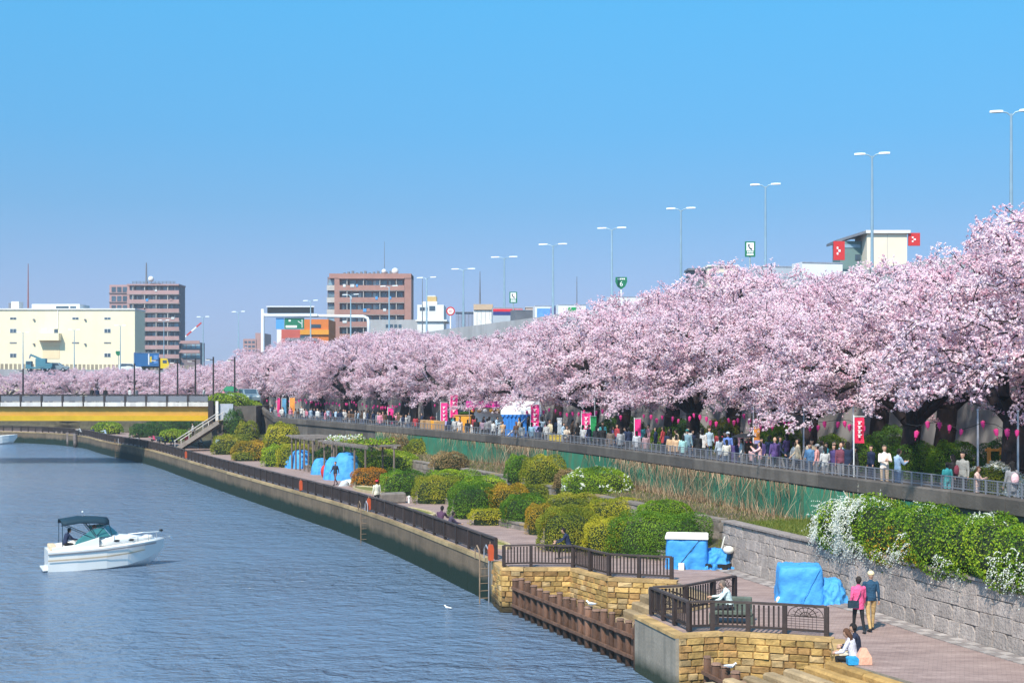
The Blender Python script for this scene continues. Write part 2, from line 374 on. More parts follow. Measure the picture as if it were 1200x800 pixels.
for b in ssm:
    q = nearest(PAR, b); secs.append([(b.x + .12, b.y, -0.3), (b.x + .12, b.y, 1.66), (b.x * .5 + q.x * .5, b.y * .5 + q.y * .5, 1.70), (q.x, q.y, 1.66)])
M_grass0 = mat('bank_turf', (0.12, 0.15, 0.03), 0.95, 0.35, 1.5, 0.6, 15)
gb = MB(); gb.loft(secs, closed=False, caps=False); struct('grass_bank', gb, M_grass0)

# --- quay wall along the river
qpl = [p for p in RIVER if p.x > -85]
quay = thing('quay_wall', 'long weathered concrete quay wall with green waterline below the riverside fence', 'quay wall', (qpl[-1].x, qpl[-1].y, WZ))
M_cope = mat('coping_stone', (0.30, 0.215, 0.115), 0.85, 0.3, 1.0, 0.4, 12)
pts = resample(list(reversed(qpl)), 3.0)
for a, b in zip(pts, pts[1:]):
    t = (b - a).normalized(); nn = Vector((-t.y, t.x))     # toward the river (left of the far-going direction)
    a2, b2 = a + t * .012, b - t * .012
    m = MB(); sec = lambda p: [(p.x - nn.x * .05, p.y - nn.y * .05, -2.6), (p.x + nn.x * .06, p.y + nn.y * .06, -2.6), (p.x + nn.x * .06, p.y + nn.y * .06, -0.13), (p.x - nn.x * .05, p.y - nn.y * .05, -0.13)]
    m.loft([sec(a2), sec(b2)]); m.build('wall_panel', M_conc, quay)
    m = MB(); sec = lambda p: [(p.x - nn.x * .14, p.y - nn.y * .14, -0.125), (p.x + nn.x * .10, p.y + nn.y * .10, -0.125), (p.x + nn.x * .09, p.y + nn.y * .09, 0.03), (p.x - nn.x * .14, p.y - nn.y * .14, 0.035)]
    m.loft([sec(a2), sec(b2)]); m.build('coping', M_cope, quay)

# --- railings
M_rail = mat('rail_timber', (0.040, 0.028, 0.026), 0.6, 0.3, 2.0, 0.2, 20)
M_railtop = mat('rail_cap', (0.07, 0.05, 0.043), 0.55, 0.3, 2.0, 0.2, 20)
def boxmesh(name, d, m):
    b = MB(); b.box((0, 0, d[2] / 2), d); return b.mesh(name, m)
BAL = boxmesh('baluster', (0.05, 0.03, 0.60), M_rail)
POST = boxmesh('post', (0.13, 0.13, 0.84), M_rail)
def inst(name, me, parent, loc, rz=0.0):
    o = link(name, me, parent); o.location = Vector(loc) - worldloc(parent); o.rotation_euler = (0, 0, rz); return o
def ornament(mb, a, b, z0, z1):
    """sunburst panel: arcs, rays and a fine lattice between two posts"""
    a = Vector((a.x, a.y, 0)); b = Vector((b.x, b.y, 0)); L = (b - a).length; t = (b - a) / L; zc = z0 + (z1 - z0) * .55
    P_ = lambda u, z: a + t * u + Vector((0, 0, z))
    c = L / 2; h = z1 - zc
    for r in (h * .45, h * .9):
        mb.tube([P_(c + r * 1.2 * math.cos(th), zc + r * math.sin(th)) for th in np.linspace(0, math.pi, 9)], .012, 4)
    for th in np.linspace(0.2, math.pi - .2, 8):
        mb.tube([P_(c, zc), P_(c + min(c, h * 1.5) * math.cos(th), zc + h * .98 * math.sin(th))], .009, 4)
    mb.tube([P_(0, zc), P_(L, zc)], .014, 4)
    for i in range(1, 5): mb.tube([P_(0, z0 + (zc - z0) * i / 5), P_(L, z0 + (zc - z0) * i / 5)], .007, 3)
    for i in range(1, int(L / .12)): mb.tube([P_(i * .12, z0), P_(i * .12, zc)], .007, 3)
    for s in (0, 1):
        mb.tube([P_(abs(s * L - .02 - .28 * (1 - math.cos(th))), zc + h * math.sin(th) * .95) for th in np.linspace(0, math.pi / 2, 6)], .010, 4)
def railing(root, pts, orn=(), first=True, last=True, topmat=None, solid=()):
    """a run of railing over plan points; posts at the points; orn: indices of bays with an ornament panel"""
    for i, p in enumerate(pts):
        if (i == 0 and not first) or (i == len(pts) - 1 and not last): continue
        q = pts[min(i + 1, len(pts) - 1)] - pts[max(i - 1, 0)]
        inst('post', POST, root, (p.x, p.y, 0.03), math.atan2(q.y, q.x))
    for i, (a, b) in enumerate(zip(pts, pts[1:])):
        t = (b - a).normalized(); L = (b - a).length; rz = math.atan2(t.y, t.x)
        e = t * .002
        m = MB(); m.beam((a.x + e.x, a.y + e.y, .87), (b.x - e.x, b.y - e.y, .87), .14, .06); m.build('top_rail', topmat or M_railtop, root)
        m = MB(); m.beam((a.x + t.x * .067, a.y + t.y * .067, .17), (b.x - t.x * .067, b.y - t.y * .067, .17), .06, .06); m.build('bottom_rail', M_rail, root)
        if i in orn:
            m = MB(); ornament(m, a + t * .07, b - t * .07, .2, .84); m.build('ornament_panel', M_rail, root); continue
        k = int((L - .2) / .125)
        for j in range(k):
            s = .1 + (L - .2) * (j + .5) / k; inst('baluster', BAL, root, (a.x + t.x * s, a.y + t.y * s, .21), rz)
# long riverside fence
fpl = offset(list(reversed(qpl)), 0.25)
fpts = resample(fpl, 1.9)
fence = thing('riverside_fence', 'long dark brown baluster fence along the edge of the curving quay', 'fence', (fpts[0].x, fpts[0].y, 0))
NB = 17
railing(fence, fpts[:NB + 1])
far = MB(); cap = MB()
for i, (a, b) in enumerate(zip(fpts[NB:], fpts[NB + 1:])):
    t = (b - a).normalized(); L = (b - a).length; rz = math.atan2(t.y, t.x); e = t * .002
    inst('post', POST, fence, (b.x, b.y, .03), rz)
    m = MB(); m.beam((a.x + e.x, a.y + e.y, .87), (b.x - e.x, b.y - e.y, .87), .14, .06); m.build('top_rail', M_railtop, fence)
    m = MB(); m.beam((a.x + e.x, a.y + e.y, .17), (b.x - e.x, b.y - e.y, .17), .06, .06); m.build('bottom_rail', M_rail, fence)
    for j in range(14):
        s = .1 + (L - .2) * (j + .5) / 14; far.box((a.x + t.x * s, a.y + t.y * s, .51), (.06, .03, .60), rz)
o = far.build('balusters', M_rail, fence); o['kind'] = 'stuff'
# platform railings
ra = [Vector(p) for p in [(-0.32, 53.62), (0.75, 53.8), (2.4, 53.6), (3.0, 52.2), (3.62, 50.95), (4.7, 50.5), (5.85, 50.05)]]
o = thing('platform_fence', 'dark brown baluster fence round the middle stone platform, left of the white topped tarp box', 'fence', (2.4, 53.6, 0)); railing(o, ra)
rb = [Vector(p) for p in [(4.35, 42.55), (4.62, 41.6), (4.86, 40.75), (5.15, 39.72), (5.85, 39.85), (6.85, 39.62), (7.85, 39.3), (8.95, 38.85)]]
o = thing('platform_fence', 'dark brown fence with a sunburst end panel on the nearest golden stone platform', 'fence', (5.15, 39.72, 0)); railing(o, rb, orn=(1, 6))
rc = [Vector(p) for p in [(4.42, 42.62), (5.45, 42.95), (6.5, 44.1), (7.35, 45.1)]]
o = thing('platform_fence', 'dark fence behind the man seated on the nearest platform, ending in a lattice panel', 'fence', (5.45, 42.95, 0)); railing(o, rc, orn=(2,), first=False)

# --- golden stone walls
M_gold = mat('golden_sandstone', (0.42, 0.26, 0.09), 0.9, 0.4, 2.5, 1.0, 7)
M_goldcap = mat('golden_cap_stone', (0.44, 0.28, 0.12), 0.85, 0.3, 2.0, 0.5, 14)
M_gold2 = mat('golden_sandstone_tan', (0.43, 0.29, 0.14), 0.9, 0.35, 2.5, 1.0, 7)
M_gold3 = mat('golden_sandstone_brown', (0.34, 0.19, 0.07), 0.9, 0.4, 2.5, 1.0, 7)
M_mortar = mat('wall_mortar', (0.27, 0.165, 0.07), 0.95, 0.2, 3.0, 0.3, 20)
for m in (M_gold, M_gold2, M_gold3, M_mortar): zstain(m, -1.45, -0.95, (0.035, 0.028, 0.015), 0.95)
def stone_face(mb, a, b, z0, z1, nn, proud, inset=.025):
    t = (b - a).normalized(); P_ = lambda u, z, o: (a.x + t.x * u + nn.x * o, a.y + t.y * u + nn.y * o, z)
    L = (b - a).length; j = lambda: random.uniform(-.02, .02); k = proud + random.uniform(-.015, .015)
    vs = [P_(0, z0, -.02), P_(L, z0, -.02), P_(L, z1, -.02), P_(0, z1, -.02), P_(0, z0, k * .35), P_(L, z0, k * .35), P_(L, z1, k * .35), P_(0, z1, k * .35),
          P_(inset, z0 + inset * .8, k + j()), P_(L - inset, z0 + inset * .8, k + j()), P_(L - inset, z1 - inset * .8, k + j()), P_(inset, z1 - inset * .8, k + j())]
    fs = [(0, 1, 5, 4), (1, 2, 6, 5), (2, 3, 7, 6), (3, 0, 4, 7), (4, 5, 9, 8), (5, 6, 10, 9), (6, 7, 11, 10), (7, 4, 8, 11), (8, 9, 10, 11)]
    mb.add(vs, fs)
def stone_wall(root, pts, z0, z1, rh, sl, m, mb_m, proud=.075, gap=.012, cap=None, capz=.1):
    for a, b in zip(pts, pts[1:]):
        t = (b - a).normalized(); nn = Vector((t.y, -t.x)); L = (b - a).length
        k = MB(); sec = lambda p: [(p.x - nn.x * .25, p.y - nn.y * .25, z0), (p.x + nn.x * .004, p.y + nn.y * .004, z0), (p.x + nn.x * .004, p.y + nn.y * .004, z1), (p.x - nn.x * .25, p.y - nn.y * .25, z1)]
        k.loft([sec(a), sec(b)]); k.build('mortar_core', mb_m, root)
        nr = max(1, int(round((z1 - z0) / rh))); h = (z1 - z0) / nr
        for r in range(nr):
            u = -random.uniform(.15, .85) * sl if r % 2 else -random.uniform(0, .4) * sl
            while u < L:
                w_ = sl * random.uniform(.7, 1.35); s0, s1 = max(0.005, u + gap / 2), min(L - .005, u + w_ - gap / 2)
                if s1 - s0 > .12:
                    q = MB(); stone_face(q, a + t * s0, a + t * s1, z0 + r * h + gap / 2, z0 + (r + 1) * h - gap / 2, nn, proud); q.build('stone', random.choice([m, m, M_gold2, M_gold3]), root)
                u += w_
        if cap:
            k = max(1, int(round(L / .75)))
            for j in range(k):
                p, q_ = a + t * (L * j / k + .004), a + t * (L * (j + 1) / k - .004); c = MB()
                sec = lambda p: [(p.x - nn.x * .3, p.y - nn.y * .3, z1 + .004), (p.x + nn.x * .075, p.y + nn.y * .075, z1 + .004), (p.x + nn.x * .07, p.y + nn.y * .07, z1 + capz), (p.x - nn.x * .3, p.y - nn.y * .3, z1 + capz)]
                c.loft([sec(p), sec(q_)]); c.build('cap_stone', cap, root)
wa = thing('stone_retaining_wall', 'golden block wall under the middle platform fence, behind the timber piles', 'stone wall', (2.3, 53.2, WZ))
stone_wall(wa, [Vector(p) for p in [(-0.75, 55.2), (-0.4, 53.3), (0.45, 53.1), (2.3, 53.15), (3.55, 50.45), (6.0, 49.65)]], -2.3, -0.06, .2, .42, M_gold, M_mortar, cap=M_goldcap, capz=.12)
wb_ = thing('stone_retaining_wall', 'golden block wall below the nearest platform fence at the bottom of the view', 'stone wall', (6.1, 39.5, WZ))
stone_wall(wb_, [Vector(p) for p in [(4.76, 39.03), (6.1, 39.46), (9.06, 38.46), (8.52, 35.6)]], -2.3, -0.06, .205, .42, M_gold, M_mortar, cap=M_goldcap, capz=.1)
m = MB(); a, b = Vector((3.86, 42.42)), Vector((4.72, 39.0)); t = (b - a).normalized(); nn = Vector((t.y, -t.x))
sec = lambda p: [(p.x - nn.x * .1, p.y - nn.y * .1, -2.4), (p.x + nn.x * .05, p.y + nn.y * .05, -2.4), (p.x + nn.x * .05, p.y + nn.y * .05, -.06), (p.x - nn.x * .1, p.y - nn.y * .1, -.06)]
m.loft([sec(a), sec(b)]); m.build('concrete_face', M_concd, wb_)
for j in range(5):
    L = (b - a).length; p, q_ = a + t * (L * j / 5 + .004), a + t * (L * (j + 1) / 5 - .004); c = MB()
    sec = lambda p: [(p.x - nn.x * .3, p.y - nn.y * .3, -.055), (p.x + nn.x * .09, p.y + nn.y * .09, -.055), (p.x + nn.x * .085, p.y + nn.y * .085, .045), (p.x - nn.x * .3, p.y - nn.y * .3, .045)]
    c.loft([sec(p), sec(q_)]); c.build('cap_stone', M_goldcap, wb_)

# --- log steps down to the water
M_log = mat('step_stone', (0.33, 0.23, 0.13), 0.9, 0.35, 1.6, 0.6, 12)
M_logg = mat('step_stone_gold', (0.44, 0.26, 0.09), 0.9, 0.3, 1.6, 0.6, 12)
def log_step(root, a, b, w_, z, m):
    t = (b - a).normalized(); nn = Vector((t.y, -t.x)); q = MB(); L = (b - a).length; k = max(1, int(L / 1.6))
    for j in range(k):
        p, e = a + t * (L * j / k + .008), a + t * (L * (j + 1) / k - .008); q = MB(); dz = random.uniform(-.015, .015)
        sec = lambda p: [(p.x - nn.x * w_ / 2, p.y - nn.y * w_ / 2, z - .9), (p.x + nn.x * w_ / 2, p.y + nn.y * w_ / 2, z - .9), (p.x + nn.x * w_ / 2, p.y + nn.y * w_ / 2, z - .05 + dz), (p.x + nn.x * (w_ / 2 - .06), p.y + nn.y * (w_ / 2 - .06), z + dz), (p.x - nn.x * (w_ / 2 - .06), p.y - nn.y * (w_ / 2 - .06), z + dz), (p.x - nn.x * w_ / 2, p.y - nn.y * w_ / 2, z - .05 + dz)]
        q.loft([sec(p), sec(e)]); q.build('step', m, root)
s1 = thing('water_steps', 'rough stone steps going down between the two golden stone platforms', 'steps', (5.0, 47, WZ))
ed = (Vector((6.0, 49.55)), Vector((7.35, 45.4)))
td = (ed[1] - ed[0]).normalized(); nd = Vector((td.y, -td.x))
for k in range(6):
    o_ = nd * (.95 + .36 * k); log_step(s1, ed[0] + o_ + td * (-.1 + .1 * k), ed[1] + o_ + td * (.2 + .38 * k), .34, -.10 - .24 * k, M_log)
m = MB(); m.add([(ed[0].x, ed[0].y, -.06), (ed[1].x, ed[1].y, -.06), (ed[1].x + nd.x * .8, ed[1].y + nd.y * .8, -.06), (ed[0].x + nd.x * .8, ed[0].y + nd.y * .8, -.06)], [(0, 1, 2, 3)]); m.build('landing', M_log, s1)
s2 = thing('water_steps', 'golden stone steps under the couple sitting by the water', 'steps', (8.5, 34, WZ))
ed = (Vector((8.55, 35.7)), Vector((10.9, 29.8))); td = (ed[1] - ed[0]).normalized(); nd = Vector((td.y, -td.x))
for k in range(7):
    o_ = nd * (.22 + .40 * k); log_step(s2, ed[0] + o_ + td * (-.05 - .36 * k), ed[1] + o_, .37, -.03 - .13 * k, M_logg if k < 2 else M_log)

# --- timber pile walls in the water
M_pile = zstain(mat('pile_timber', (0.13, 0.068, 0.045), 0.9, 0.4, 3.0, 0.6, 18, stretch=(1, 1, .25)), -1.75, -1.2, (0.035, 0.022, 0.016))
M_pilet = mat('pile_top', (0.24, 0.14, 0.10), 0.9, 0.3, 3.0, 0.5, 18)
def pile_row(label, a, b, n, ztop, loc):
    root = thing('timber_pile_wall', label, 'pile wall', loc); t = (b - a).normalized(); nn = Vector((t.y, -t.x)); L = (b - a).length
    if nn.x > 0: nn = -nn
    for i in range(n):
        p = a + t * (L * i / (n - 1)); dz = random.uniform(-.12, .09); m = MB(); r = random.uniform(.10, .145)
        m.tube([(p.x, p.y, -2.8), (p.x, p.y, ztop - .05 + dz), (p.x, p.y, ztop + .0 + dz)], [r, r, r * .82], 9); m.build('pile', M_pile, root, True)
        m = MB(); m.tube([(p.x, p.y, ztop + dz + .001), (p.x, p.y, ztop + dz + .05)], [r * 1.12, r * .95], 9); m.build('pile_cap', M_pilet, root)
        if i < n - 1:
            for j in range(2):
                q = a + t * (L * (i + .33 + .34 * j) / (n - 1)) - nn * .05; dz = random.uniform(-.12, .02); m = MB()
                m.box((q.x, q.y, (ztop - .12 + dz - 2.8) / 2), (L / (n - 1) * .3, .07, ztop - .12 + dz + 2.8), math.atan2(t.y, t.x)); m.build('plank', M_pile, root)
    for z in (ztop - .34, ztop - 1.0):
        m = MB(); p, q = a + nn * .15, b + nn * .15; m.beam((p.x, p.y, z), (q.x, q.y, z), .07, .10); m.build('waling', M_pile, root)
pile_row('row of brown timber piles standing in the water between the two stone platforms', Vector((0.15, 52.75)), Vector((3.92, 42.6)), 18, -.32, (2, 47.6, WZ))
pile_row('short row of weathered piles below the nearest golden wall at the bottom edge', Vector((5.55, 38.8)), Vector((7.2, 32.5)), 11, -.62, (6, 36, WZ))

# --- grey rubble wall on the right, under the flowering hedge
M_rub = streaks(mat('pink_grey_stone', (0.335, 0.28, 0.255), 0.9, 0.24, 2.2, 1.0, 12), (0.26, 0.215, 0.20), 0.6, 5.0, 0.6)
M_rubm = mat('rubble_joint', (0.15, 0.125, 0.115), 0.95, 0.2, 4.0, 0.4, 20)
rw = thing('stone_retaining_wall', 'tall pinkish grey block wall beside the promenade, below the white flowering hedge', 'stone wall', (9.8, 48.8, 0))
spl = resample(STONE, .01 + 0.62)
for i in range(len(spl) - 1):
    a, b = spl[i], spl[i + 1]; t = (b - a).normalized(); nn = Vector((t.y, -t.x))
    if nn.x > 0: nn = -nn
    if a.y < 27: break
spl = [p for p in spl if p.y > 27]
k = MB(); secs = []
for i, p in enumerate(spl):
    t = (spl[min(i + 1, len(spl) - 1)] - spl[max(0, i - 1)]).normalized(); nn = Vector((t.y, -t.x)); nn = nn if nn.x < 0 else -nn
    secs.append([(p.x + .5, p.y, -.2), (p.x, p.y, -.2), (p.x - nn.x * .14, p.y - nn.y * .14, 1.72), (p.x + .5, p.y, 1.72)])
k.loft(secs); k.build('wall_core', M_rubm, rw)
L_ = [0.0]
for a, b in zip(spl, spl[1:]): L_.append(L_[-1] + (b - a).length)
rows = [0.0, .45, .88, 1.30, 1.70]
for r in range(4):
    u = -.3 * (r % 2)
    while u < L_[-1] - .1:
        w_ = random.uniform(.5, .85); s0, s1_ = max(0, u + .004), min(L_[-1], u + w_ - .004)
        if s1_ - s0 > .15:
            a, b = plat(spl, L_, s0), plat(spl, L_, s1_); t = (b - a).normalized(); nn = Vector((t.y, -t.x)); nn = nn if nn.x < 0 else -nn
            z0, z1 = rows[r] + random.uniform(-.02, .02) + .004, rows[r + 1] + random.uniform(-.02, .02) - .004
            q = MB(); P_ = lambda p, z, o: (p.x + nn.x * (o - z * .075), p.y + nn.y * (o - z * .075), z)
            kk = random.uniform(.012, .035); i_ = .015; ai, bi = a + t * i_, b - t * i_; cut = random.choice([0, .08, .12, .16])
            bc = b - t * cut
            vs = [P_(a, z0, -.05), P_(b, z0, -.05), P_(b, z1 - cut, -.05), P_(bc, z1, -.05), P_(a, z1, -.05), P_(a, z0, kk * .4), P_(b, z0, kk * .4), P_(b, z1 - cut, kk * .4), P_(bc, z1, kk * .4), P_(a, z1, kk * .4),
                  P_(ai, z0 + i_, kk), P_(bi, z0 + i_, kk), P_(bi, z1 - cut - i_, kk), P_(bc - t * i_, z1 - i_, kk), P_(ai, z1 - i_, kk)]
            fs = [(j, (j + 1) % 5, 5 + (j + 1) % 5, 5 + j) for j in range(5)] + [(5 + j, 5 + (j + 1) % 5, 10 + (j + 1) % 5, 10 + j) for j in range(5)] + [(10, 11, 12, 13, 14)]
            q.add(vs, fs); q.build('stone', M_rub, rw)
        u += w_
k = MB(); secs = []
for i, p in enumerate(spl):
    secs.append([(p.x + .02, p.y, 1.725), (p.x + .55, p.y + .1, 1.725), (p.x + .55, p.y + .1, 1.80), (p.x + .02, p.y, 1.80)])
k.loft(secs); k.build('coping', M_rub, rw)
# end return of that wall (faces the hedge)
# --- tile gutter strip along the wall
M_tile = mat('gutter_tile', (0.36, 0.31, 0.29), 0.8, 0.25, 2.0, 0.2, 15)
M_tiled = mat('gutter_tile_dark', (0.25, 0.21, 0.20), 0.8, 0.25, 2.0, 0.2, 15)
tl = resample([p for p in spl], .36)
TB = {}
for i, (a, b) in enumerate(zip(tl, tl[1:])):
    if a.y < 31 : break
    t = (b - a).normalized(); nn = Vector((t.y, -t.x)); nn = nn if nn.x < 0 else -nn
    for r in range(2):
        c = (a + b) / 2 + nn * (.22 + .34 * r)
        q = inst('gutter_tile', TB.setdefault((i + r) % 2, boxmesh('gutter_tile', (.335, .32, .025), M_tile if (i + r) % 2 else M_tiled)), promenade, (c.x, c.y, .004), math.atan2(t.y, t.x))

# --- planter walls along the back of the promenade
M_plw = mat('planter_stone', (0.24, 0.20, 0.175), 0.9, 0.3, 1.8, 0.6, 12)
def planter(label, pts, h=.26):
    pts = [Vector(p) for p in pts]; root = thing('planter_wall', label, 'planter wall', (pts[0].x, pts[0].y, 0))
    for a, b in zip(pts, pts[1:]):
        t = (b - a).normalized(); L = (b - a).length; rz = math.atan2(t.y, t.x); k = max(1, int(L / .7))
        for j in range(k):
            c = a + t * (L * (j + .5) / k)
            m = MB(); m.box((c.x, c.y, h / 2 - .1), (L / k - .02, .34, h + .2), rz, jit=.012); m.build('block', M_plw, root)
            m = MB(); m.box((c.x, c.y, h + .044), (L / k - .008, .42, .08), rz); m.build('cap_stone', M_cope if j % 3 == 0 else M_plw, root)
planter('low grey stone planter wall in front of the long middle hedges, right of the standing couple', [(-2.35, 73.6), (-.4, 69.4), (1.5, 65.5), (3.2, 61.6), (4.9, 57.6)])
planter('low stone planter wall below the round dark hedge beside the promenade bend', [(-9, 94.4), (-6.3, 88.6), (-5.0, 85), (-3.4, 81)])
planter('low planter wall in front of the pergola bed', [(-25.6, 134), (-20.7, 125), (-16.8, 114.5), (-12.5, 103)], .25)
planter('short planter wall by the big clipped hedge and the white topped tarp box', [(4.95, 57.5), (6.6, 55.9), (8.2, 54.45)], .3)
tw = thing('terrace_wall', 'rough grey stone terrace wall halfway up the planting bed below the sheeting', 'stone wall', (2, 81, .6))
tp_ = [p for p in resample([t_ for t_ in TERR if 58 < t_.y < 112], .8)]
for a, b in zip(tp_, tp_[1:]):
    t = (b - a).normalized(); c = (a + b) / 2; L = (b - a).length
    for r_ in range(2):
        m = MB(); m.box((c.x, c.y, .70 + .44 * r_), (L - .02, .42, .42), math.atan2(t.y, t.x), jit=.03); m.build('block', M_plw, tw)
    m = MB(); m.box((c.x, c.y, 1.42), (L - .01, .5, .1), math.atan2(t.y, t.x), jit=.01); m.build('cap_stone', M_cope if random.random() < .3 else M_plw, tw)
# kerbed islands on the promenade
M_isl = mat('island_kerb', (0.45, 0.36, 0.22), 0.85, 0.25, 1.5, 0.3, 12)
M_isg = mat('island_grass', (0.20, 0.19, 0.05), 0.95, 0.35, 2.0, 0.5, 18)
def island(label, c, a, b, rz):
    root = thing('kerbed_island', label, 'planter', (c[0], c[1], 0))
    sec = lambda s, z: [(c[0] + math.cos(rz) * a * s * math.cos(t) - math.sin(rz) * b * s * math.sin(t), c[1] + math.sin(rz) * a * s * math.cos(t) + math.cos(rz) * b * s * math.sin(t), z) for t in np.linspace(0, 2 * math.pi, 28, endpoint=False)]
    m = MB(); m.loft([sec(1, -.05), sec(1, .16), sec(.9, .17), sec(.88, .06)], caps=False); m.build('kerb', M_isl, root)
    m = MB(); m.loft([sec(.885, .09), sec(.5, .16)], caps=True); m.build('turf', M_isg, root)
dv = math.atan2(-1, .42)
for lab, x, y, a, b in (('kerbed grass island beside the fence near the two people in purple', 570, 636, 2.6, .55), ('small kerbed grass island with a stone block by the red capped person', 489, 601, 2.6, .6), ('kerbed grass island in front of the orange azalea', 435, 575, 3.2, .9)):
    p = px(x, y); island(lab, (p.x, p.y), a, b, dv)
# ================================================================ levee wall, fence, green sheeting
PARV = [p for p in PAR if p.y > 20 and p.x > -260]
M_par = streaks(mat('parapet_concrete', (0.115, 0.097, 0.085), 0.9, 0.25, 0.8, 0.4, 10), (0.07, 0.06, 0.055), 0.6, 2.5, 0.5)
M_part = mat('parapet_concrete_dark', (0.08, 0.068, 0.062), 0.9, 0.3, 0.8, 0.4, 10)
levee = thing('levee_wall', 'long dark concrete flood wall running under the blossom path from right edge to bridge', 'flood wall', (16, 42.7, 1.6))
pts = resample(PARV, 3.0); levtop = {}
def ztop_at(p):            # the wall climbs to the bridge approach at its far end
    return 3.6 if p.y < 149 or p.y > 163 else min(5.2, 3.6 + (p.y - 149) * .22)
for i, (a, b) in enumerate(zip(pts, pts[1:])):
    t = (b - a).normalized(); nn = Vector((t.y, -t.x)); a2, b2 = a + t * .01, b - t * .01
    def sec(p):
        z = ztop_at(p); return [(p.x + nn.x * .32, p.y + nn.y * .32, 1.2), (p.x - nn.x * .02, p.y - nn.y * .02, 1.2), (p.x - nn.x * .02, p.y - nn.y * .02, z - .55), (p.x - nn.x * .16, p.y - nn.y * .16, z - .51), (p.x - nn.x * .16, p.y - nn.y * .16, z - .05), (p.x - nn.x * .12, p.y - nn.y * .12, z), (p.x + nn.x * .32, p.y + nn.y * .32, z)]
    m = MB(); m.loft([sec(a2), sec(b2)]); m.build('wall_panel', M_par if (i * 7) % 5 else M_part, levee)
M_steel = mat('galvanised_steel', (0.48, 0.48, 0.52), 0.5, 0.12, 2.0, metal=0.6)
M_fst = mat('fence_steel_dull', (0.25, 0.25, 0.28), 0.55, 0.12, 2.0, metal=0.4)
M_mesh = mat('mesh_wire', (0.24, 0.24, 0.27), 0.5, 0.1, 2.0, metal=0.5)
lf = thing('mesh_fence', 'low grey steel mesh fence on top of the concrete flood wall', 'fence', (16, 42.7, 3.6))
SP = boxmesh('fence_post', (.045, .045, .47), M_fst)
wires = MB()
pts = resample([p for p in PARV if p.y < 152], .62)
for i, (a, b) in enumerate(zip(pts, pts[1:])):
    t = (b - a).normalized(); nn = Vector((t.y, -t.x)); o_ = nn * .1; rz = math.atan2(t.y, t.x)
    inst('fence_post', SP, lf, (a.x + o_.x, a.y + o_.y, 3.6), rz)
    e = t * .002
    for z in (4.06, 3.68):
        m = MB(); m.beam((a.x + o_.x + e.x, a.y + o_.y + e.y, z), (b.x + o_.x - e.x, b.y + o_.y - e.y, z), .035, .035); m.build('rail', M_fst, lf)
    sp = .09 if a.y < 75 else .2
    for j in range(1, int(.62 / sp) + 1):
        p = a + t * (j * sp) + o_; wires.box((p.x, p.y, 3.87), (.01, .01, .36), rz)
    if a.y < 90:
        for z in (3.78, 3.87, 3.96): wires.beam((a.x + o_.x, a.y + o_.y, z), (b.x + o_.x, b.y + o_.y, z), .01, .01)
o = wires.build('wire_mesh', M_mesh, lf); o['kind'] = 'stuff'
M_green = streaks(mat('green_sheeting', (0.025, 0.135, 0.085), 0.55, 0.25, 0.9, 0.1, 12), (0.09, 0.10, 0.05), 0.7, 4.0, 0.6)
gw = thing('green_sheet_fence', 'green corrugated sheeting below the flood wall with dry vines over it', 'sheet fence', (9.5, 64.5, 1.6))
gpts = resample([p for p in PAR if 46 < p.y < 124], 2.0)
for a, b in zip(gpts, gpts[1:]):
    t = (b - a).normalized(); nn = Vector((t.y, -t.x)); L = (b - a).length; k = 26; vs = []
    for z in (1.45, 3.02):
        for j in range(k + 1):
            o_ = nn * (-.10 if (j // 1) % 2 else -.145); p = a + t * (L * j / k * .996 + .004) + o_; vs.append((p.x, p.y, z))
    m = MB(); m.add(vs, [(j, j + 1, k + 2 + j, k + 1 + j) for j in range(k)]); m.build('sheet_panel', M_green, gw)

def strands(name, P, D, L, W, tints, m, rng=RNG, droop=.5, parent=None):
    n = len(P); k = 4; P = np.asarray(P, float); D = np.asarray(D, float); D /= np.linalg.norm(D, axis=1)[:, None]
    side = np.cross(D, rng.normal(size=(n, 3))); side /= np.linalg.norm(side, axis=1)[:, None]; curl = rng.normal(size=(n, 3)) * droop; V = np.empty((n, k, 2, 3))
    for i in range(k):
        u = i / (k - 1); c = P + D * (L * u)[:, None] + curl * (L * u * u)[:, None] * .5; wd = (W * (1 - .8 * u))[:, None] * side / 2
        V[:, i, 0] = c - wd; V[:, i, 1] = c + wd
    base = np.arange(n) * k * 2; F_ = np.empty((n, k - 1, 4), np.int32)
    for i in range(k - 1): F_[:, i] = np.stack([base + 2 * i, base + 2 * i + 1, base + 2 * i + 3, base + 2 * i + 2], 1)
    me = bpy.data.meshes.new(name); nv = n * k * 2; nf = n * (k - 1)
    me.vertices.add(nv); me.vertices.foreach_set('co', V.reshape(-1).astype(np.float32)); me.loops.add(nf * 4); me.loops.foreach_set('vertex_index', F_.reshape(-1))
    me.polygons.add(nf); me.polygons.foreach_set('loop_start', np.arange(0, nf * 4, 4, dtype=np.int32)); me.polygons.foreach_set('loop_total', np.full(nf, 4, np.int32)); me.materials.append(m)
    me.update(calc_edges=True); at = me.attributes.new('tint', 'FLOAT', 'POINT'); at.data.foreach_set('value', np.repeat(np.asarray(tints), k * 2).astype(np.float32))
    return me
M_dry = leafmat('dry_vine', [(0.14, 0.08, 0.045), (0.36, 0.23, 0.14), (0.54, 0.39, 0.26)], .15)
M_blade = leafmat('grass_blade', [(0.05, 0.08, 0.012), (0.14, 0.18, 0.025), (0.30, 0.27, 0.07)], .35)
def nz(x, y, s, ph=0.0):
    return (np.sin(x * s + ph) + np.sin(y * s * 1.31 + ph * 2.1) + np.sin((x + y) * s * .77 + ph * .7) + np.sin((x - 1.7 * y) * s * .53 + ph)) / 4
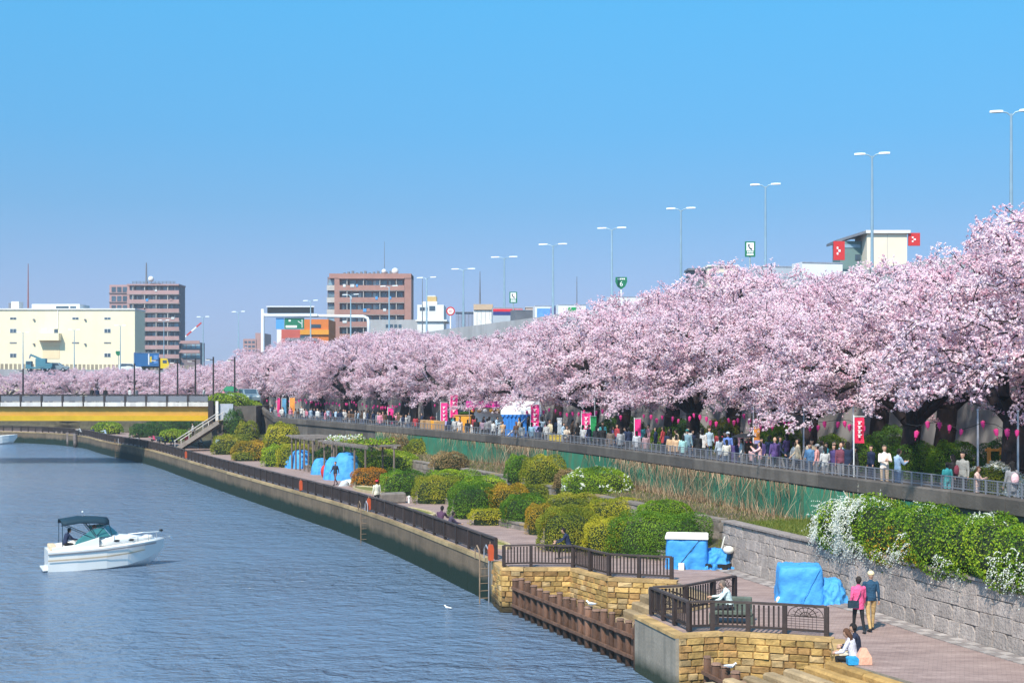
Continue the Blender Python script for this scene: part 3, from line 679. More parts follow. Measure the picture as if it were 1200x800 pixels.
# dry vines on the sheeting
A = np.array([(p.x, p.y) for p in resample([p for p in PAR if 47 < p.y < 124], .05)])
dens = np.clip(.35 + 1.1 * nz(A[:, 1], A[:, 0], .55, 1.0) + .7 * ((A[:, 1] > 52) & (A[:, 1] < 76)) + .6 * ((A[:, 1] > 84) & (A[:, 1] < 100)), 0.0, 1.6)
cnt = RNG.poisson(dens * 3.8); Bp = np.repeat(A, cnt, 0); n = len(Bp)
up = RNG.random(n) < .6
P = np.column_stack([Bp[:, 0] - .22 - RNG.random(n) * .35, Bp[:, 1] - RNG.random(n) * .12 + RNG.normal(size=n) * .05, np.where(up, 1.55, 3.08)])
D = np.column_stack([RNG.normal(size=n) * .22, RNG.normal(size=n) * .35, np.where(up, 1, -1)])
o = link('dry_vines', strands('dry_vines', P, D, RNG.uniform(.2, 1.1, n), RNG.uniform(.012, .04, n), RNG.random(n), M_dry)); tag(o, 'tangle of dry brown vines hanging over the green sheeting', 'vines', kind='stuff')
# dry grass on the upper bed and green grass on the banks
def scatter_bed(name, label, y0, y1, f0, f1, per_m, hmin, hmax, m, tmean, wdt=.025, droop=.5):
    pts = [p for p in resample(bsm if y0 > 54 else ssm, .1) if y0 < p.y < y1]; Ps = []
    for b in pts:
        q = nearest(PAR, b)
        for _ in range(int(RNG.poisson(per_m * .1))):
            f = RNG.uniform(f0, f1); z = np.interp(f, [0, .3, .62, .65, 1], [.2, .38, .62, 1.45, 1.62]) if y0 > 54 else 1.68
            Ps.append((b.x + (q.x - b.x) * f + RNG.normal() * .05, b.y + (q.y - b.y) * f + RNG.normal() * .05, z - .03))
    Ps = np.array(Ps); n = len(Ps); D = RNG.normal(size=(n, 3)) * .35; D[:, 2] = 1
    o = link(name, strands(name, Ps, D, RNG.uniform(hmin, hmax, n), np.full(n, wdt), np.clip(tmean + RNG.normal(size=n) * .25 + .2 * nz(Ps[:, 0], Ps[:, 1], .8), 0, 1), m, droop=droop)); return tag(o, label, 'grass', kind='stuff')
scatter_bed('dry_grass', 'dry straw coloured grass on the upper bed below the flood wall', 54.5, 130, .60, 1.0, 110, .08, .3, M_dry, .55)
scatter_bed('bed_grass', 'green grass and weeds among the hedges of the planting bed', 54.5, 150, .02, .98, 330, .06, .22, M_blade, .55, .03)
pts = [p for p in resample(ssm, .1) if 44 < p.y < 54.6]; Ps = []
for b in pts:
    q = nearest(PAR, b)
    for _ in range(90):
        f = RNG.uniform(.12, 1); Ps.append((b.x + (q.x - b.x) * f, b.y + (q.y - b.y) * f + RNG.normal() * .05, 1.66))
Ps = np.array(Ps); n = len(Ps); D = RNG.normal(size=(n, 3)) * .4; D[:, 2] = 1
o = link('bank_grass', strands('bank_grass', Ps, D, RNG.uniform(.08, .22, n), np.full(n, .025), np.clip(.55 + RNG.normal(size=n) * .22, 0, 1), M_blade)); tag(o, 'short bright grass on the ledge behind the grey block wall', 'grass', kind='stuff')

# ================================================================ bushes
PAL = {
 'green': [(0.016, 0.055, 0.006), (0.070, 0.150, 0.010), (0.19, 0.28, 0.018)],
 'dark': [(0.012, 0.040, 0.010), (0.035, 0.090, 0.016), (0.08, 0.15, 0.02)],
 'bright': [(0.045, 0.105, 0.006), (0.155, 0.24, 0.010), (0.33, 0.38, 0.025)],
 'olive': [(0.050, 0.080, 0.008), (0.17, 0.185, 0.014), (0.33, 0.28, 0.028)],
 'yellow': [(0.09, 0.13, 0.008), (0.28, 0.26, 0.014), (0.46, 0.36, 0.03)],
 'orange': [(0.10, 0.10, 0.010), (0.29, 0.19, 0.014), (0.46, 0.22, 0.02)],
 'azalea': [(0.14, 0.07, 0.012), (0.40, 0.15, 0.012), (0.55, 0.24, 0.02)],
 'brown': [(0.09, 0.06, 0.025), (0.22, 0.145, 0.06), (0.33, 0.22, 0.10)]}
PAL = {k: [tuple(min(.6, c * 1.4) for c in q) for q in v] for k, v in PAL.items()}
LM = {k: leafmat('leaves_' + k, v, .3) for k, v in PAL.items()}
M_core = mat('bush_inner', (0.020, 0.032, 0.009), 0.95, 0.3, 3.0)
M_white = leafmat('white_blossom', [(0.60, 0.60, 0.50), (0.78, 0.78, 0.70), (0.85, 0.85, 0.80)], .3)
M_twig = mat('twig_bark', (0.09, 0.06, 0.045), 0.9, 0.3, 3.0)
def bush_mesh(rx, ry, rz, p, size, m, rng, seed, shell=.13, up=.1, lumps=.075):
    area = 2 * math.pi * ((rx * ry) ** 1.6 / 3 + (rx * rz) ** 1.6 / 3 * 2) ** (1 / 1.6) * 1.25
    n = int(min(24000, area / (size * size) * 2.5))
    U = rng.normal(size=(n, 3)); U[:, 2] = np.where(U[:, 2] < -.25, -U[:, 2], U[:, 2]); U /= np.linalg.norm(U, axis=1)[:, None]
    k = (np.abs(U) ** p).sum(1) ** (-1 / p)
    lum = 1 + lumps * (np.sin(U[:, 0] * 5 + seed) * np.sin(U[:, 1] * 6 + seed * 2) + .6 * np.sin(U[:, 2] * 8 + U[:, 0] * 9 + seed))
    r = k * lum * (1 - shell * rng.random(n) ** 1.6)
    P = U * r[:, None] * np.array([rx, ry, rz]); N = np.sign(U) * np.abs(U) ** (p - 1) / np.array([rx, ry, rz]); N /= np.linalg.norm(N, axis=1)[:, None]; N[:, 2] += up
    sk = rng.random(n) < .5; P[:, 2] = np.where(P[:, 2] < 0, np.where(sk, -.35 * rng.random(n), -P[:, 2] * .5), P[:, 2])
    T = .5 + .42 * nz(P[:, 0] * 1.7, P[:, 1] * 1.7 + P[:, 2] * 1.6, 1.0, seed) + .2 * nz(P[:, 0] * 6, P[:, 2] * 6, 1.0, seed) + rng.normal(size=n) * .15
    return cloud('foliage', P, N, size, np.clip(T, 0, 1), m, aspect=.75, jit=.75, rng=rng), P, N
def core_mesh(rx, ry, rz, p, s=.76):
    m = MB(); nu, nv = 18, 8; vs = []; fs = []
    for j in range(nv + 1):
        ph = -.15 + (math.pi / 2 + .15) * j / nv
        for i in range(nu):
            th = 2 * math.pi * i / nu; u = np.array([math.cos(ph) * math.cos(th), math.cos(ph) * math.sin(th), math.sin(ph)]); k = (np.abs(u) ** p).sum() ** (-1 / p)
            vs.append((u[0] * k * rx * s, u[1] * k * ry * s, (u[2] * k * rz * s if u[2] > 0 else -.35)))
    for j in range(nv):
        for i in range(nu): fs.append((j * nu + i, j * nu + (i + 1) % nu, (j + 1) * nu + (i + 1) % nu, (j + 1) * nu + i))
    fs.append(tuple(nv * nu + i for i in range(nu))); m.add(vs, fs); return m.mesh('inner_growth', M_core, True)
BS = [0]
def bush(name, label, x0, x1, yt, yb, zb, depth, pal, p=2.6, rz=0.0, d=None, white=0, group=None, stems=True, wscale=1.0):
    BS[0] += 1
    if d is None and zb < 1.0: zb = zb * .6; p = max(p, 3.8)
    if d is None and zb >= 1.0: zb = 1.5
    seed = BS[0] * 1.7; rng = np.random.default_rng(BS[0] + 50)
    dd = d if d else F * (CAMZ - zb) / (yb - HOR); wd = (x1 - x0) * dd / F * wscale * 1.12; h = (yb - yt) * dd / F; X = ((x0 + x1) / 2 - 600) * dd / F
    # the visible top lies toward the back of the crown: correct the height for the downward view
    h = max(.3, (h - depth * .35 * (yt - HOR) / F) * (.78 if d is None else 1))
    root = thing(name, label, 'bush' if 'hedge' not in name else 'hedge', (X, dd + depth * .58, zb), rz, group)
    size = max(.06, dd * .00092)
    rx, ry, rzz = wd / 2, depth * .6, h
    me, P, N = bush_mesh(rx, ry, rzz, p, size, LM[pal], rng, seed)
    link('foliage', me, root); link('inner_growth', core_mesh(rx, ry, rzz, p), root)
    if stems:
        m = MB()
        for k in range(5):
            a = k * 1.26 + seed; m.tube([(.1 * math.cos(a), .1 * math.sin(a), -.15), (rx * .3 * math.cos(a), ry * .3 * math.sin(a), h * .5)], [.03, .015], 5)
        m.build('stem', M_twig, root, world=False)
    if white:
        idx = rng.choice(len(P), min(white, len(P)), replace=False); cl = nz(P[idx, 0] * 3, P[idx, 2] * 3 + P[idx, 1], 1.0, seed) > .0; idx = idx[cl]
        link('blossom', cloud('blossom', P[idx] * 1.03, N[idx], .09, rng.random(len(idx)), M_white, k=4, spread=.09, rng=rng), root)
    return root
# clipped hedges and shrubs of the bed, near to far
bush('clipped_hedge', 'large boxy clipped green hedge left of the white topped tarp box', 726, 832, 590, 651, .3, 3.0, 'green', 4.5, -.5)
bush('round_shrub', 'yellow green rounded shrub touching the left side of the big clipped hedge', 688, 736, 598, 645, .4, 2.2, 'yellow')
bush('round_shrub', 'olive and orange shrub mass above the man in navy by the platform fence', 634, 702, 584, 640, .45, 2.6, 'olive')
bush('round_shrub', 'yellowish shrub crest behind the big clipped hedge', 690, 775, 578, 612, .8, 2.2, 'yellow', 2.4)
bush('round_shrub', 'olive shrub behind the left end of the yellowish shrub crest', 640, 700, 572, 606, .8, 2.0, 'olive', 2.4)
bush('round_shrub', 'small rusty orange shrub between the smooth green dome and the olive mass', 617, 650, 584, 620, .5, 1.6, 'orange')
bush('clipped_shrub', 'smooth dark green clipped dome above the low planter wall', 590, 642, 572, 612, .5, 2.4, 'green', 3.2)
bush('low_hedge', 'flat low yellow green hedge on the planter wall beside the tall dark shrub', 551, 602, 593, 609, .5, 1.2, 'yellow', 3.5)
bush('round_shrub', 'brown and orange loose shrub behind the flat low hedge', 570, 618, 560, 600, .6, 2.0, 'orange', 2.3)
bush('clipped_shrub', 'tall dark green shrub overhanging the bend of the promenade', 526, 580, 556, 604, .35, 3.0, 'green', 3.0)
bush('clipped_shrub', 'green crest of shrub just behind the tall dark shrub at the bend', 540, 592, 552, 582, .9, 2.2, 'bright', 2.6)
bush('long_hedge', 'long olive hedge above the planter wall, right half of the pair by the bend', 484, 536, 551, 585, .5, 2.6, 'olive', 3.2)
bush('long_hedge', 'long green hedge with orange tips, left half of the pair right of the azalea', 446, 494, 545, 576, .5, 2.4, 'green', 3.2)
bush('azalea_shrub', 'bright orange azalea shrub right of the blue tents', 412, 450, 544, 567, .4, 2.2, 'azalea', 2.8)
bush('long_hedge', 'tall wide green hedge behind the orange azalea', 413, 488, 521, 556, .7, 3.0, 'bright', 3.0)
bush('round_shrub', 'olive brown round shrub against the sheeting, left of the white flowered shrub', 612, 664, 524, 566, 1.0, 2.4, 'olive', 2.5)
bush('round_shrub', 'dark green shrub against the sheeting, left half of the pair', 592, 624, 526, 560, 1.0, 2.2, 'green', 2.5)
bush('flowering_shrub', 'green shrub speckled white in front of the green sheeting', 664, 740, 541, 578, 1.1, 2.4, 'bright', 3.0, white=260)
bush('round_shrub', 'greenish shrub with dry tops under the flood wall right of the pergola', 474, 524, 506, 534, 1.2, 2.4, 'olive', 2.4)
bush('round_shrub', 'brown dry shrub filling the gap beside the pergola right end', 446, 480, 506, 533, 1.2, 2.2, 'brown', 2.4)
bush('round_shrub', 'brown dry shrub between the dark shrub pair and the white flowered shrub', 650, 680, 544, 572, 1.1, 1.6, 'brown', 2.3)
bush('round_shrub', 'dark ivy shrub in the shade behind the pergola posts', 366, 446, 518, 546, .7, 2.4, 'dark', 2.6)
bush('round_shrub', 'yellow green tall shrub left of the pergola roof', 308, 346, 488, 522, 1.0, 2.6, 'yellow', 2.6)
bush('round_shrub', 'bushy green shrub below the yellow one left of the pergola', 306, 340, 516, 543, .5, 2.4, 'bright', 2.6)
bush('round_shrub', 'golden shrub at the left pergola posts', 324, 362, 514, 544, .5, 2.2, 'yellow', 2.6)
bush('round_shrub', 'orange tinged low shrub mound left of the golden shrub', 270, 316, 511, 537, .4, 3.0, 'orange', 2.6)
bush('round_shrub', 'dull green shrub mound at the foot of the ivy pillar', 246, 286, 504, 530, .4, 3.0, 'olive', 2.4)
bush('low_hedge', 'low grey green ground shrub beside the promenade near the stairs', 272, 300, 526, 538, .3, 1.6, 'olive', 2.6)
bush('trimmed_hedge', 'trimmed bright hedge on the bridge abutment corner', 243, 286, 466, 479, 5.0, 2.5, 'bright', 3.4, d=150.5)
bush('trimmed_hedge', 'trimmed bright hedge on the wall top right of the ivy pillar', 278, 305, 472, 489, 3.7, 2.5, 'bright', 3.2, d=153)
bush('ivy_pillar', 'dark green ivy clad pillar below the abutment hedge', 260, 282, 474, 514, .6, 2.4, 'dark', 3.6, d=147.5)
bush('ivy_bank', 'ivy and shrub growth covering the abutment foot right of the stairs', 274, 300, 492, 522, .5, 2.2, 'olive', 3.2, d=146)
bush('low_hedge', 'bright low hedge seen under the yellow bridge, left one', 106, 138, 494, 506, .3, 3.0, 'bright', 3.0, d=196)
bush('low_hedge', 'bright low hedge seen under the yellow bridge, right one by the stairs', 184, 217, 503, 517, .2, 3.0, 'bright', 3.0, d=168)
bush('ivy_bank', 'dark ivy bank under the right end of the yellow bridge', 172, 236, 489, 508, .8, 3.0, 'dark', 3.0, d=178)
bush('round_shrub', 'small grey green shrub under the bridge left of the ivy bank', 150, 180, 494, 508, .3, 2.5, 'dark', 2.6, d=184)
bush('low_hedge', 'low olive hedge in front of the terrace wall behind the smooth green dome', 600, 690, 562, 588, .9, 1.6, 'olive', 3.6)
bush('round_shrub', 'yellow green shrub at the foot of the terrace wall left of the flat low hedge', 500, 560, 545, 572, .9, 1.8, 'bright', 3.2)
bush('round_shrub', 'dry reddish brown shrub on the upper terrace right of the pergola', 505, 545, 524, 548, 1.2, 1.6, 'brown', 2.6)
bush('round_shrub', 'grassy green clump at the right end of the upper bed before the grey wall', 752, 812, 582, 606, 1.2, 1.6, 'bright', 2.8)
# shrubs behind the path, under the cherry trees
TREEL = offset(PAR, 6.3)
for lab, x0, x1, yt, yb, o_, pal in (('big dark evergreen shrub behind the path right of the man in white', 1052, 1118, 512, 556, 7.0, 'green'),
    ('very dark tall shrub behind the two standing men', 1030, 1085, 498, 552, 9.0, 'dark'), ('rounded green shrub left of the white spirea', 1100, 1160, 514, 562, 7.5, 'green'),
    ('green shrub behind the path below the red banner, left side', 962, 1003, 506, 546, 7.0, 'bright'), ('green shrub behind the path right of the red banner', 1012, 1040, 506, 548, 7.5, 'green'),
    ('bright green shrub between two dark trunks behind the black umbrella group', 896, 946, 500, 545, 7.5, 'bright'), ('olive shrub behind the black umbrella', 828, 872, 496, 538, 7.5, 'olive'),
    ('small bright green shrub between the trunks left of the peach jacket', 762, 798, 504, 530, 7.0, 'bright'), ('dark green shrub behind the path at the right edge', 1160, 1215, 515, 570, 8.0, 'dark'),
    ('dark shrub behind the peach jacket group', 785, 830, 500, 535, 9.0, 'dark'), ('dark shrub left of the leaning trunk', 700, 760, 496, 526, 10.0, 'dark')):
    pt = hit_px(offset(PAR, o_), (x0 + x1) / 2)
    if pt: bush('evergreen_shrub', lab, x0, x1, yt, yb, 3.0, 2.2, pal, 2.5, d=pt.y)
pt = hit_px(offset(PAR, 4.6), 1178); bush('spirea_bush', 'arching white spirea bush at the right edge behind the path', 1146, 1212, 541, 578, 3.0, 2.0, 'olive', 2.2, d=pt.y, white=1500)

# --- the long hedge with white sprays on the grey wall
hp = resample(offset([p for p in STONE], -1.15), .5)
hp = [p for p in hp if 27 < p.y < 48.3]
hr = thing('flowering_hedge', 'long green hedge with white flower sprays spilling over the grey block wall at right', 'hedge', (hp[0].x, hp[0].y, 1.7))
HL = [0.0]
for a, b in zip(hp, hp[1:]): HL.append(HL[-1] + (b - a).length)
rng = np.random.default_rng(11); n = 60000
S = rng.random(n) * HL[-1]; TH = rng.uniform(-.62, 1.0, n) * math.pi          # angle about the hedge axis: 0 = river side
C = np.array([tuple(plat(hp, HL, s)) for s in np.linspace(0, HL[-1], 400)]); Tn = np.gradient(C, axis=0); Tn /= np.linalg.norm(Tn, axis=1)[:, None]
ii = (S / HL[-1] * 399).astype(int); c = C[ii]; tn = Tn[ii]; nr = np.column_stack([tn[:, 1], -tn[:, 0]]); nr = np.where((nr[:, 0] < 0)[:, None], nr, -nr)
def hedge_r(S, TH):
    wob = 1 + .09 * np.sin(S * 1.9 + TH * 2) + .07 * np.sin(S * 4.3 + 1 + TH * 3) + .05 * np.sin(S * 9.1 + TH * 5)
    ca, sa = np.cos(TH), np.sin(TH); p = 3.2; k = (np.abs(ca) ** p + np.abs(sa) ** p) ** (-1 / p)
    end = np.sqrt(np.clip(S / 1.2, 0.05, 1)); return ca, sa, k * wob * end
ca, sa, k = hedge_r(S, TH); dep = 1 - .13 * rng.random(n) ** 1.5
rr = 1.30; rup = 1.22; rdn = .62
off = ca * k * rr * dep; zz = 2.12 + np.where(sa > 0, sa * k * rup, sa * k * rdn) * dep
P = np.column_stack([c + nr * off[:, None], zz]); N = np.column_stack([nr * ca[:, None], sa])
keep = (zz > 1.72) | (off > 1.0); P, N, S2, Z2 = P[keep], N[keep], S[keep], zz[keep]
T = .5 + .3 * nz(S2 * 1.3, Z2 * 2.2, 1.0, .4) + rng.normal(size=len(P)) * .15
brn = (nz(S2 * .9, Z2 * 1.5, 1.0, 2.2) > .42) & (rng.random(len(P)) < .3)
HO = np.array(hr.location)
link('foliage', cloud('foliage', P - HO, N + [0, 0, .15], .075, np.clip(T, 0, 1), [LM['bright'], LM['orange'], LM['green']], aspect=.7, jit=.8, rng=rng, mi=np.where(brn, 1, np.where(rng.random(len(P)) < .5, 2, 0))), hr)
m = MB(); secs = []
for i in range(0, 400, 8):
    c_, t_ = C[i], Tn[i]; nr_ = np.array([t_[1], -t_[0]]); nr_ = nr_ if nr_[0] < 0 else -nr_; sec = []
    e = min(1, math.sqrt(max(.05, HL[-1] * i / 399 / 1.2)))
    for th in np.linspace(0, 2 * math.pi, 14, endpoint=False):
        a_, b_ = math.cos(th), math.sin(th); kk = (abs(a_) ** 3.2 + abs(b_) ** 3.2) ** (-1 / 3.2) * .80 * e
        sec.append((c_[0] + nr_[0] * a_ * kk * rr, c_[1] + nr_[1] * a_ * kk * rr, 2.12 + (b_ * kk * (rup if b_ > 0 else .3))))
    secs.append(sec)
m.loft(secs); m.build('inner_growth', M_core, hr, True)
# white sprays: a dense fall near the far end and scattered ones beyond
ns = 2600; ss = np.concatenate([rng.normal(2.7, .4, 420), rng.normal(.8, .5, 160), rng.random(ns - 580) * HL[-1]]); ss = np.clip(ss, 0.1, HL[-1] - .1)
tt = np.concatenate([rng.uniform(-.22, .36, 420), rng.uniform(-.1, .5, 160), rng.uniform(-.3, .45, ns - 580)]) * math.pi
pk = np.concatenate([np.ones(580, bool), nz(ss[580:] * 2.2, tt[580:] * 3, 1.0, .9) > .22]); ss, tt = ss[pk], tt[pk]
ca, sa, k = hedge_r(ss, tt); ii = (ss / HL[-1] * 399).astype(int); c = C[ii]; tn = Tn[ii]; nr = np.column_stack([tn[:, 1], -tn[:, 0]]); nr = np.where((nr[:, 0] < 0)[:, None], nr, -nr)
P0 = np.column_stack([c + nr * (ca * k * rr)[:, None], 2.12 + np.where(sa > 0, sa * k * rup, sa * k * rdn)]); Nn = np.column_stack([nr * ca[:, None], sa])
dirs = Nn * .6 + rng.normal(size=P0.shape) * .45; dirs[:, 2] -= .25; steps = np.linspace(0, 1, 7)
P = (P0[:, None, :] + dirs[:, None, :] * (steps * .34)[None, :, None] - np.array([0, 0, .16]) * (steps ** 2)[None, :, None]).reshape(-1, 3)
link('flower_sprays', cloud('flower_sprays', P - HO, np.repeat(Nn, 7, 0), .042, rng.random(len(P)), M_white, k=2, spread=.022, rng=rng), hr)

# ================================================================ cherry trees
M_bark = mat('cherry_bark', (0.035, 0.024, 0.024), 0.9, 0.35, 3.0, 0.6, 14)
M_petal = leafmat('cherry_blossom', [(0.50, 0.20, 0.28), (0.83, 0.56, 0.65), (0.92, 0.715, 0.775), (0.96, 0.83, 0.87)], .38, .7, .1)
def gen_tree(seed, Rr, H, zlow, N=900, lean=(0, 0), ppm=36):
    rng = np.random.default_rng(seed); zc = H * .45
    T = []; nP = 26
    for i in range(nP):                                    # cloud-like pads of twigs, layered over the dome
        az = 2.399963 * i + rng.normal() * .35; sn = -.22 + 1.16 * (i + .5) / nP; sn = min(sn, .97); cs = math.sqrt(1 - sn * sn) ** .75; rf = rng.uniform(.70, .90)
        c = np.array([Rr * cs * rf * math.cos(az), Rr * cs * rf * math.sin(az), zc + (H - zc) * sn * rng.uniform(.78, .92) if sn > 0 else zc + (zc - zlow) * sn * 2.6])
        a = Rr * rng.uniform(.27, .37); b = a * rng.uniform(.34, .46); k = int(N / nP * (a / Rr / .32) ** 2)
        u = rng.normal(size=(k * 2, 3)); u /= np.linalg.norm(u, axis=1)[:, None]; u = u[u[:, 2] > -.35][:k]; q = u * (rng.random(len(u)) ** .4)[:, None] * np.array([a, a, b])
        q[:, 2] -= .10 * (q[:, 0] * math.cos(az) + q[:, 1] * math.sin(az)) * (1.8 - sn) + .05 * (q[:, 0] ** 2 + q[:, 1] ** 2); T.append(c + q)
    T = np.concatenate(T); T[:, 2] = np.maximum(T[:, 2], zlow + rng.random(len(T)) * .5)
    fork = np.array([.25 * math.cos(seed), .25 * math.sin(seed), H * .27])
    nodes = [np.zeros(3), np.array([.06, .02, H * .08]), fork * .55 + np.array([0, 0, H * .03]), fork]; par = [-1, 0, 1, 2]; pl = [0, .3, .6, .9]
    for k in range(6):                                     # main limbs
        a = 2 * math.pi * (k + rng.uniform(-.3, .3)) / 6 + seed; el = rng.uniform(.45, 1.1); L = rng.uniform(.36, .55) * Rr; prev = 3
        for j in range(1, 5):
            u = j / 4; p = fork + L * u * np.array([math.cos(a) * math.cos(el), math.sin(a) * math.cos(el), math.sin(el) * (1 - .15 * u)]) + rng.normal(size=3) * .16 * u
            nodes.append(p); par.append(prev); pl.append(pl[prev] + L / 4 * .6); prev = len(nodes) - 1
    order = np.argsort(np.linalg.norm(T - fork, axis=1))
    NA = np.zeros((len(T) * 4 + 60, 3)); PL = np.zeros(len(NA)); cnt = len(nodes); NA[:cnt] = nodes; PL[:cnt] = pl; par = list(par); tips = []
    ok = np.zeros(len(NA), bool); ok[3:cnt] = True
    for i in order:
        t = T[i]; dvec = np.linalg.norm(NA[:cnt] - t, axis=1); cost = dvec + .42 * PL[:cnt] + np.where(ok[:cnt], 0, 99)
        j = int(np.argmin(cost)); a = NA[j]; L = dvec[j]; k = 1 if L < .5 else (2 if L < 1.2 else 3); prev = j
        side = rng.normal(size=3) * L * .10; side[2] += L * .10
        for q in range(1, k + 1):
            u = q / k; p = a + (t - a) * u + side * math.sin(math.pi * u)
            NA[cnt] = p; PL[cnt] = PL[prev] + L / k; par.append(prev); ok[cnt] = True; prev = cnt; cnt += 1
        tips.append(prev)
    NA = NA[:cnt]; par = np.array(par); rad = np.zeros(cnt); ch = np.zeros(cnt, int)
    for i in range(1, cnt): ch[par[i]] += 1
    acc = np.zeros(cnt); e = 2.25
    for i in range(cnt - 1, 0, -1):
        if ch[i] == 0: acc[i] = .014 ** e
        acc[par[i]] += acc[i]
    rad = np.maximum(.014, acc ** (1 / e)); sc = min(2.2, .46 / rad[1]); big = rad > .05; rad = np.where(big, rad * sc, rad); rad[0] = rad[1] * 1.35
    m = MB()
    for i in range(1, cnt):
        a, b = NA[par[i]], NA[i]; n_s = 9 if rad[i] > .1 else (6 if rad[i] > .04 else 4)
        m.tube([a, b], [min(rad[par[i]], rad[i] * 1.5), rad[i]], n_s, caps=False)
    trunk = m.mesh('trunk', M_bark, True)
    # blossom along the thin wood
    Pc = []; Nc = []; Tc = []
    thin = [i for i in range(4, cnt) if rad[i] < .065]
    lift = np.array([0, 0, .05]); cen = np.array([0, 0, zc - 1])
    for i in thin:
        a, b = NA[par[i]], NA[i]; L = np.linalg.norm(b - a); tip = ch[i] == 0; k = rng.poisson(L * ppm * (1.25 if tip else .8) + (3 if tip else 0))
        if not k: continue
        u = rng.random(k)[:, None]; p = a + (b - a) * u * (1.12 if tip else 1) + rng.normal(size=(k, 3)) * np.array([.14, .14, .10]) + lift
        Pc.append(p); o = p - cen; Nc.append(o / np.linalg.norm(o, axis=1)[:, None]); Tc.append(np.full(k, .62 + rng.normal() * .16))
    P = np.concatenate(Pc); Nn = np.concatenate(Nc); Tt = np.concatenate(Tc) + rng.normal(size=len(P)) * .10
    bud = rng.random(len(P)) < .05; Tt[bud] = .08
    return trunk, cloud('crown', P, Nn, .074, np.clip(Tt, 0, 1), M_petal, k=6, spread=.07, aspect=.9, jit=1.0, rng=rng), len(P)
TV = [gen_tree(3, 7.4, 10.2, 2.35), gen_tree(8, 7.9, 10.0, 2.15), gen_tree(14, 7.0, 10.8, 2.4), gen_tree(21, 8.2, 9.8, 2.15)]
def cherry(label, x, y, z, v, sc, rz, group='cherry trees lining the levee path'):
    r = thing('cherry_tree', label, 'tree', (x, y, z), rz, group); r.scale = (sc, sc, sc)
    link('trunk', TV[v][0], r); link('crown', TV[v][1], r); return r
front = resample([p for p in offset(PAR, 7.2) if 38 < p.y < 266], 8.2)
back = resample([p for p in offset(PAR, 14.5) if 44 < p.y < 268], 9.0)
ordn = ['first', 'second', 'third', 'fourth', 'fifth', 'sixth', 'seventh', 'eighth', 'ninth', 'tenth', 'eleventh', 'twelfth', 'thirteenth', 'fourteenth', 'fifteenth', 'sixteenth', 'seventeenth', 'eighteenth', 'nineteenth', 'twentieth', 'twenty-first', 'twenty-second', 'twenty-third', 'twenty-fourth', 'twenty-fifth', 'twenty-sixth', 'twenty-seventh', 'twenty-eighth', 'twenty-ninth', 'thirtieth', 'thirty-first', 'thirty-second']
rr_ = random.Random(5); TH_ = [10.2, 10.0, 10.8, 9.8]
def tsize(kx, d, v):          # tree size read from the crest line of the row
    yt = np.interp(kx, [-100, 0, 240, 300, 400, 480, 540, 600, 640, 700, 760, 800, 900, 1000, 1060, 1150, 1205, 1400], [432, 432, 428, 412, 392, 376, 384, 398, 386, 362, 340, 328, 313, 307, 307, 292, 222, 185])
    return float(np.clip((CAMZ + (HOR - yt) * d / F - 2.95) / (TH_[v] * .96), .55, 1.4))
FT = [p for p in front if 600 + F * p.x / p.y < 1420 and 600 + F * p.x / p.y > -130]
BT = [p for p in back if 600 + F * p.x / p.y < 1380 and 600 + F * p.x / p.y > -110]
for i, p in enumerate(FT):
    s = (1.0 if p.y < 110 else .95) if p.y < 165 else .78; s *= rr_.uniform(.93, 1.08)
    kx = 600 + F * p.x / p.y; v = (i * 3 + 1) % 4; s = tsize(kx, p.y, v) * rr_.uniform(.84, .96)
    cherry('pink blossoming cherry tree, %s from the right in the row nearest the path' % ordn[min(i, 31)], p.x + rr_.uniform(-.8, .8), p.y + rr_.uniform(-1, 1), 2.95, v, s, rr_.uniform(0, 6.28))
for i, p in enumerate(BT):
    s = 1.04 if p.y < 150 else .82; s *= rr_.uniform(.92, 1.08)
    kx = 600 + F * p.x / p.y; v = (i * 5 + 2) % 4; s = tsize(kx, p.y, v) * rr_.uniform(.92, 1.02)
    cherry('pink cherry crown rising behind the front row, %s from the right' % ordn[min(i, 31)], p.x + rr_.uniform(-1.2, 1.2), p.y + rr_.uniform(-1, 1), 2.95, v, s, rr_.uniform(0, 6.28), 'cherry trees behind the front row')
# ================================================================ bridge
M_yel = mat('bridge_yellow', (0.78, 0.47, 0.02), 0.5, 0.12, 0.5, spec=.4)
M_ycl = mat('bridge_ochre', (0.50, 0.28, 0.05), 0.6, 0.15, 0.4)
M_bwhite = streaks(mat('fascia_white', (0.62, 0.58, 0.55), 0.7, 0.12, 0.6), (0.32, 0.28, 0.27), .5, 1.5, .3)
M_bgrey = mat('bridge_rail_grey', (0.16, 0.165, 0.19), 0.6, 0.15, 0.8)
M_dbrown = mat('dark_brown_metal', (0.035, 0.026, 0.026), 0.55, 0.2, 1.0)
br = thing('road_bridge', 'low yellow girder bridge with grey railing crossing at left', 'bridge', (-60, 150, WZ))
X0, X1, YB = -150.0, -33.2, 150.0
m = MB(); sec = lambda x: [(x, YB - .1, 4.8), (x, YB + .05, 3.75), (x, YB + 8.6, 3.75), (x, YB + 8.8, 4.8)]; m.loft([sec(X0), sec(X1)]); m.build('girder', M_ycl, br)
m = MB(); sec = lambda x: [(x, YB - .05, 3.18), (x, YB - .2, 3.745), (x, YB + 8.8, 3.745), (x, YB + 8.8, 3.18)]; m.loft([sec(X0), sec(X1)]); m.build('bottom_flange', M_yel, br)
m = MB(); m.box(((X0 + X1) / 2, YB + 4.4, 4.95), (X1 - X0, 9.6, .28)); m.build('deck', M_bgrey, br)
n = int((X1 - X0) / 2.25); PB = boxmesh('rail_post', (.22, .16, 1.12), M_dbrown)
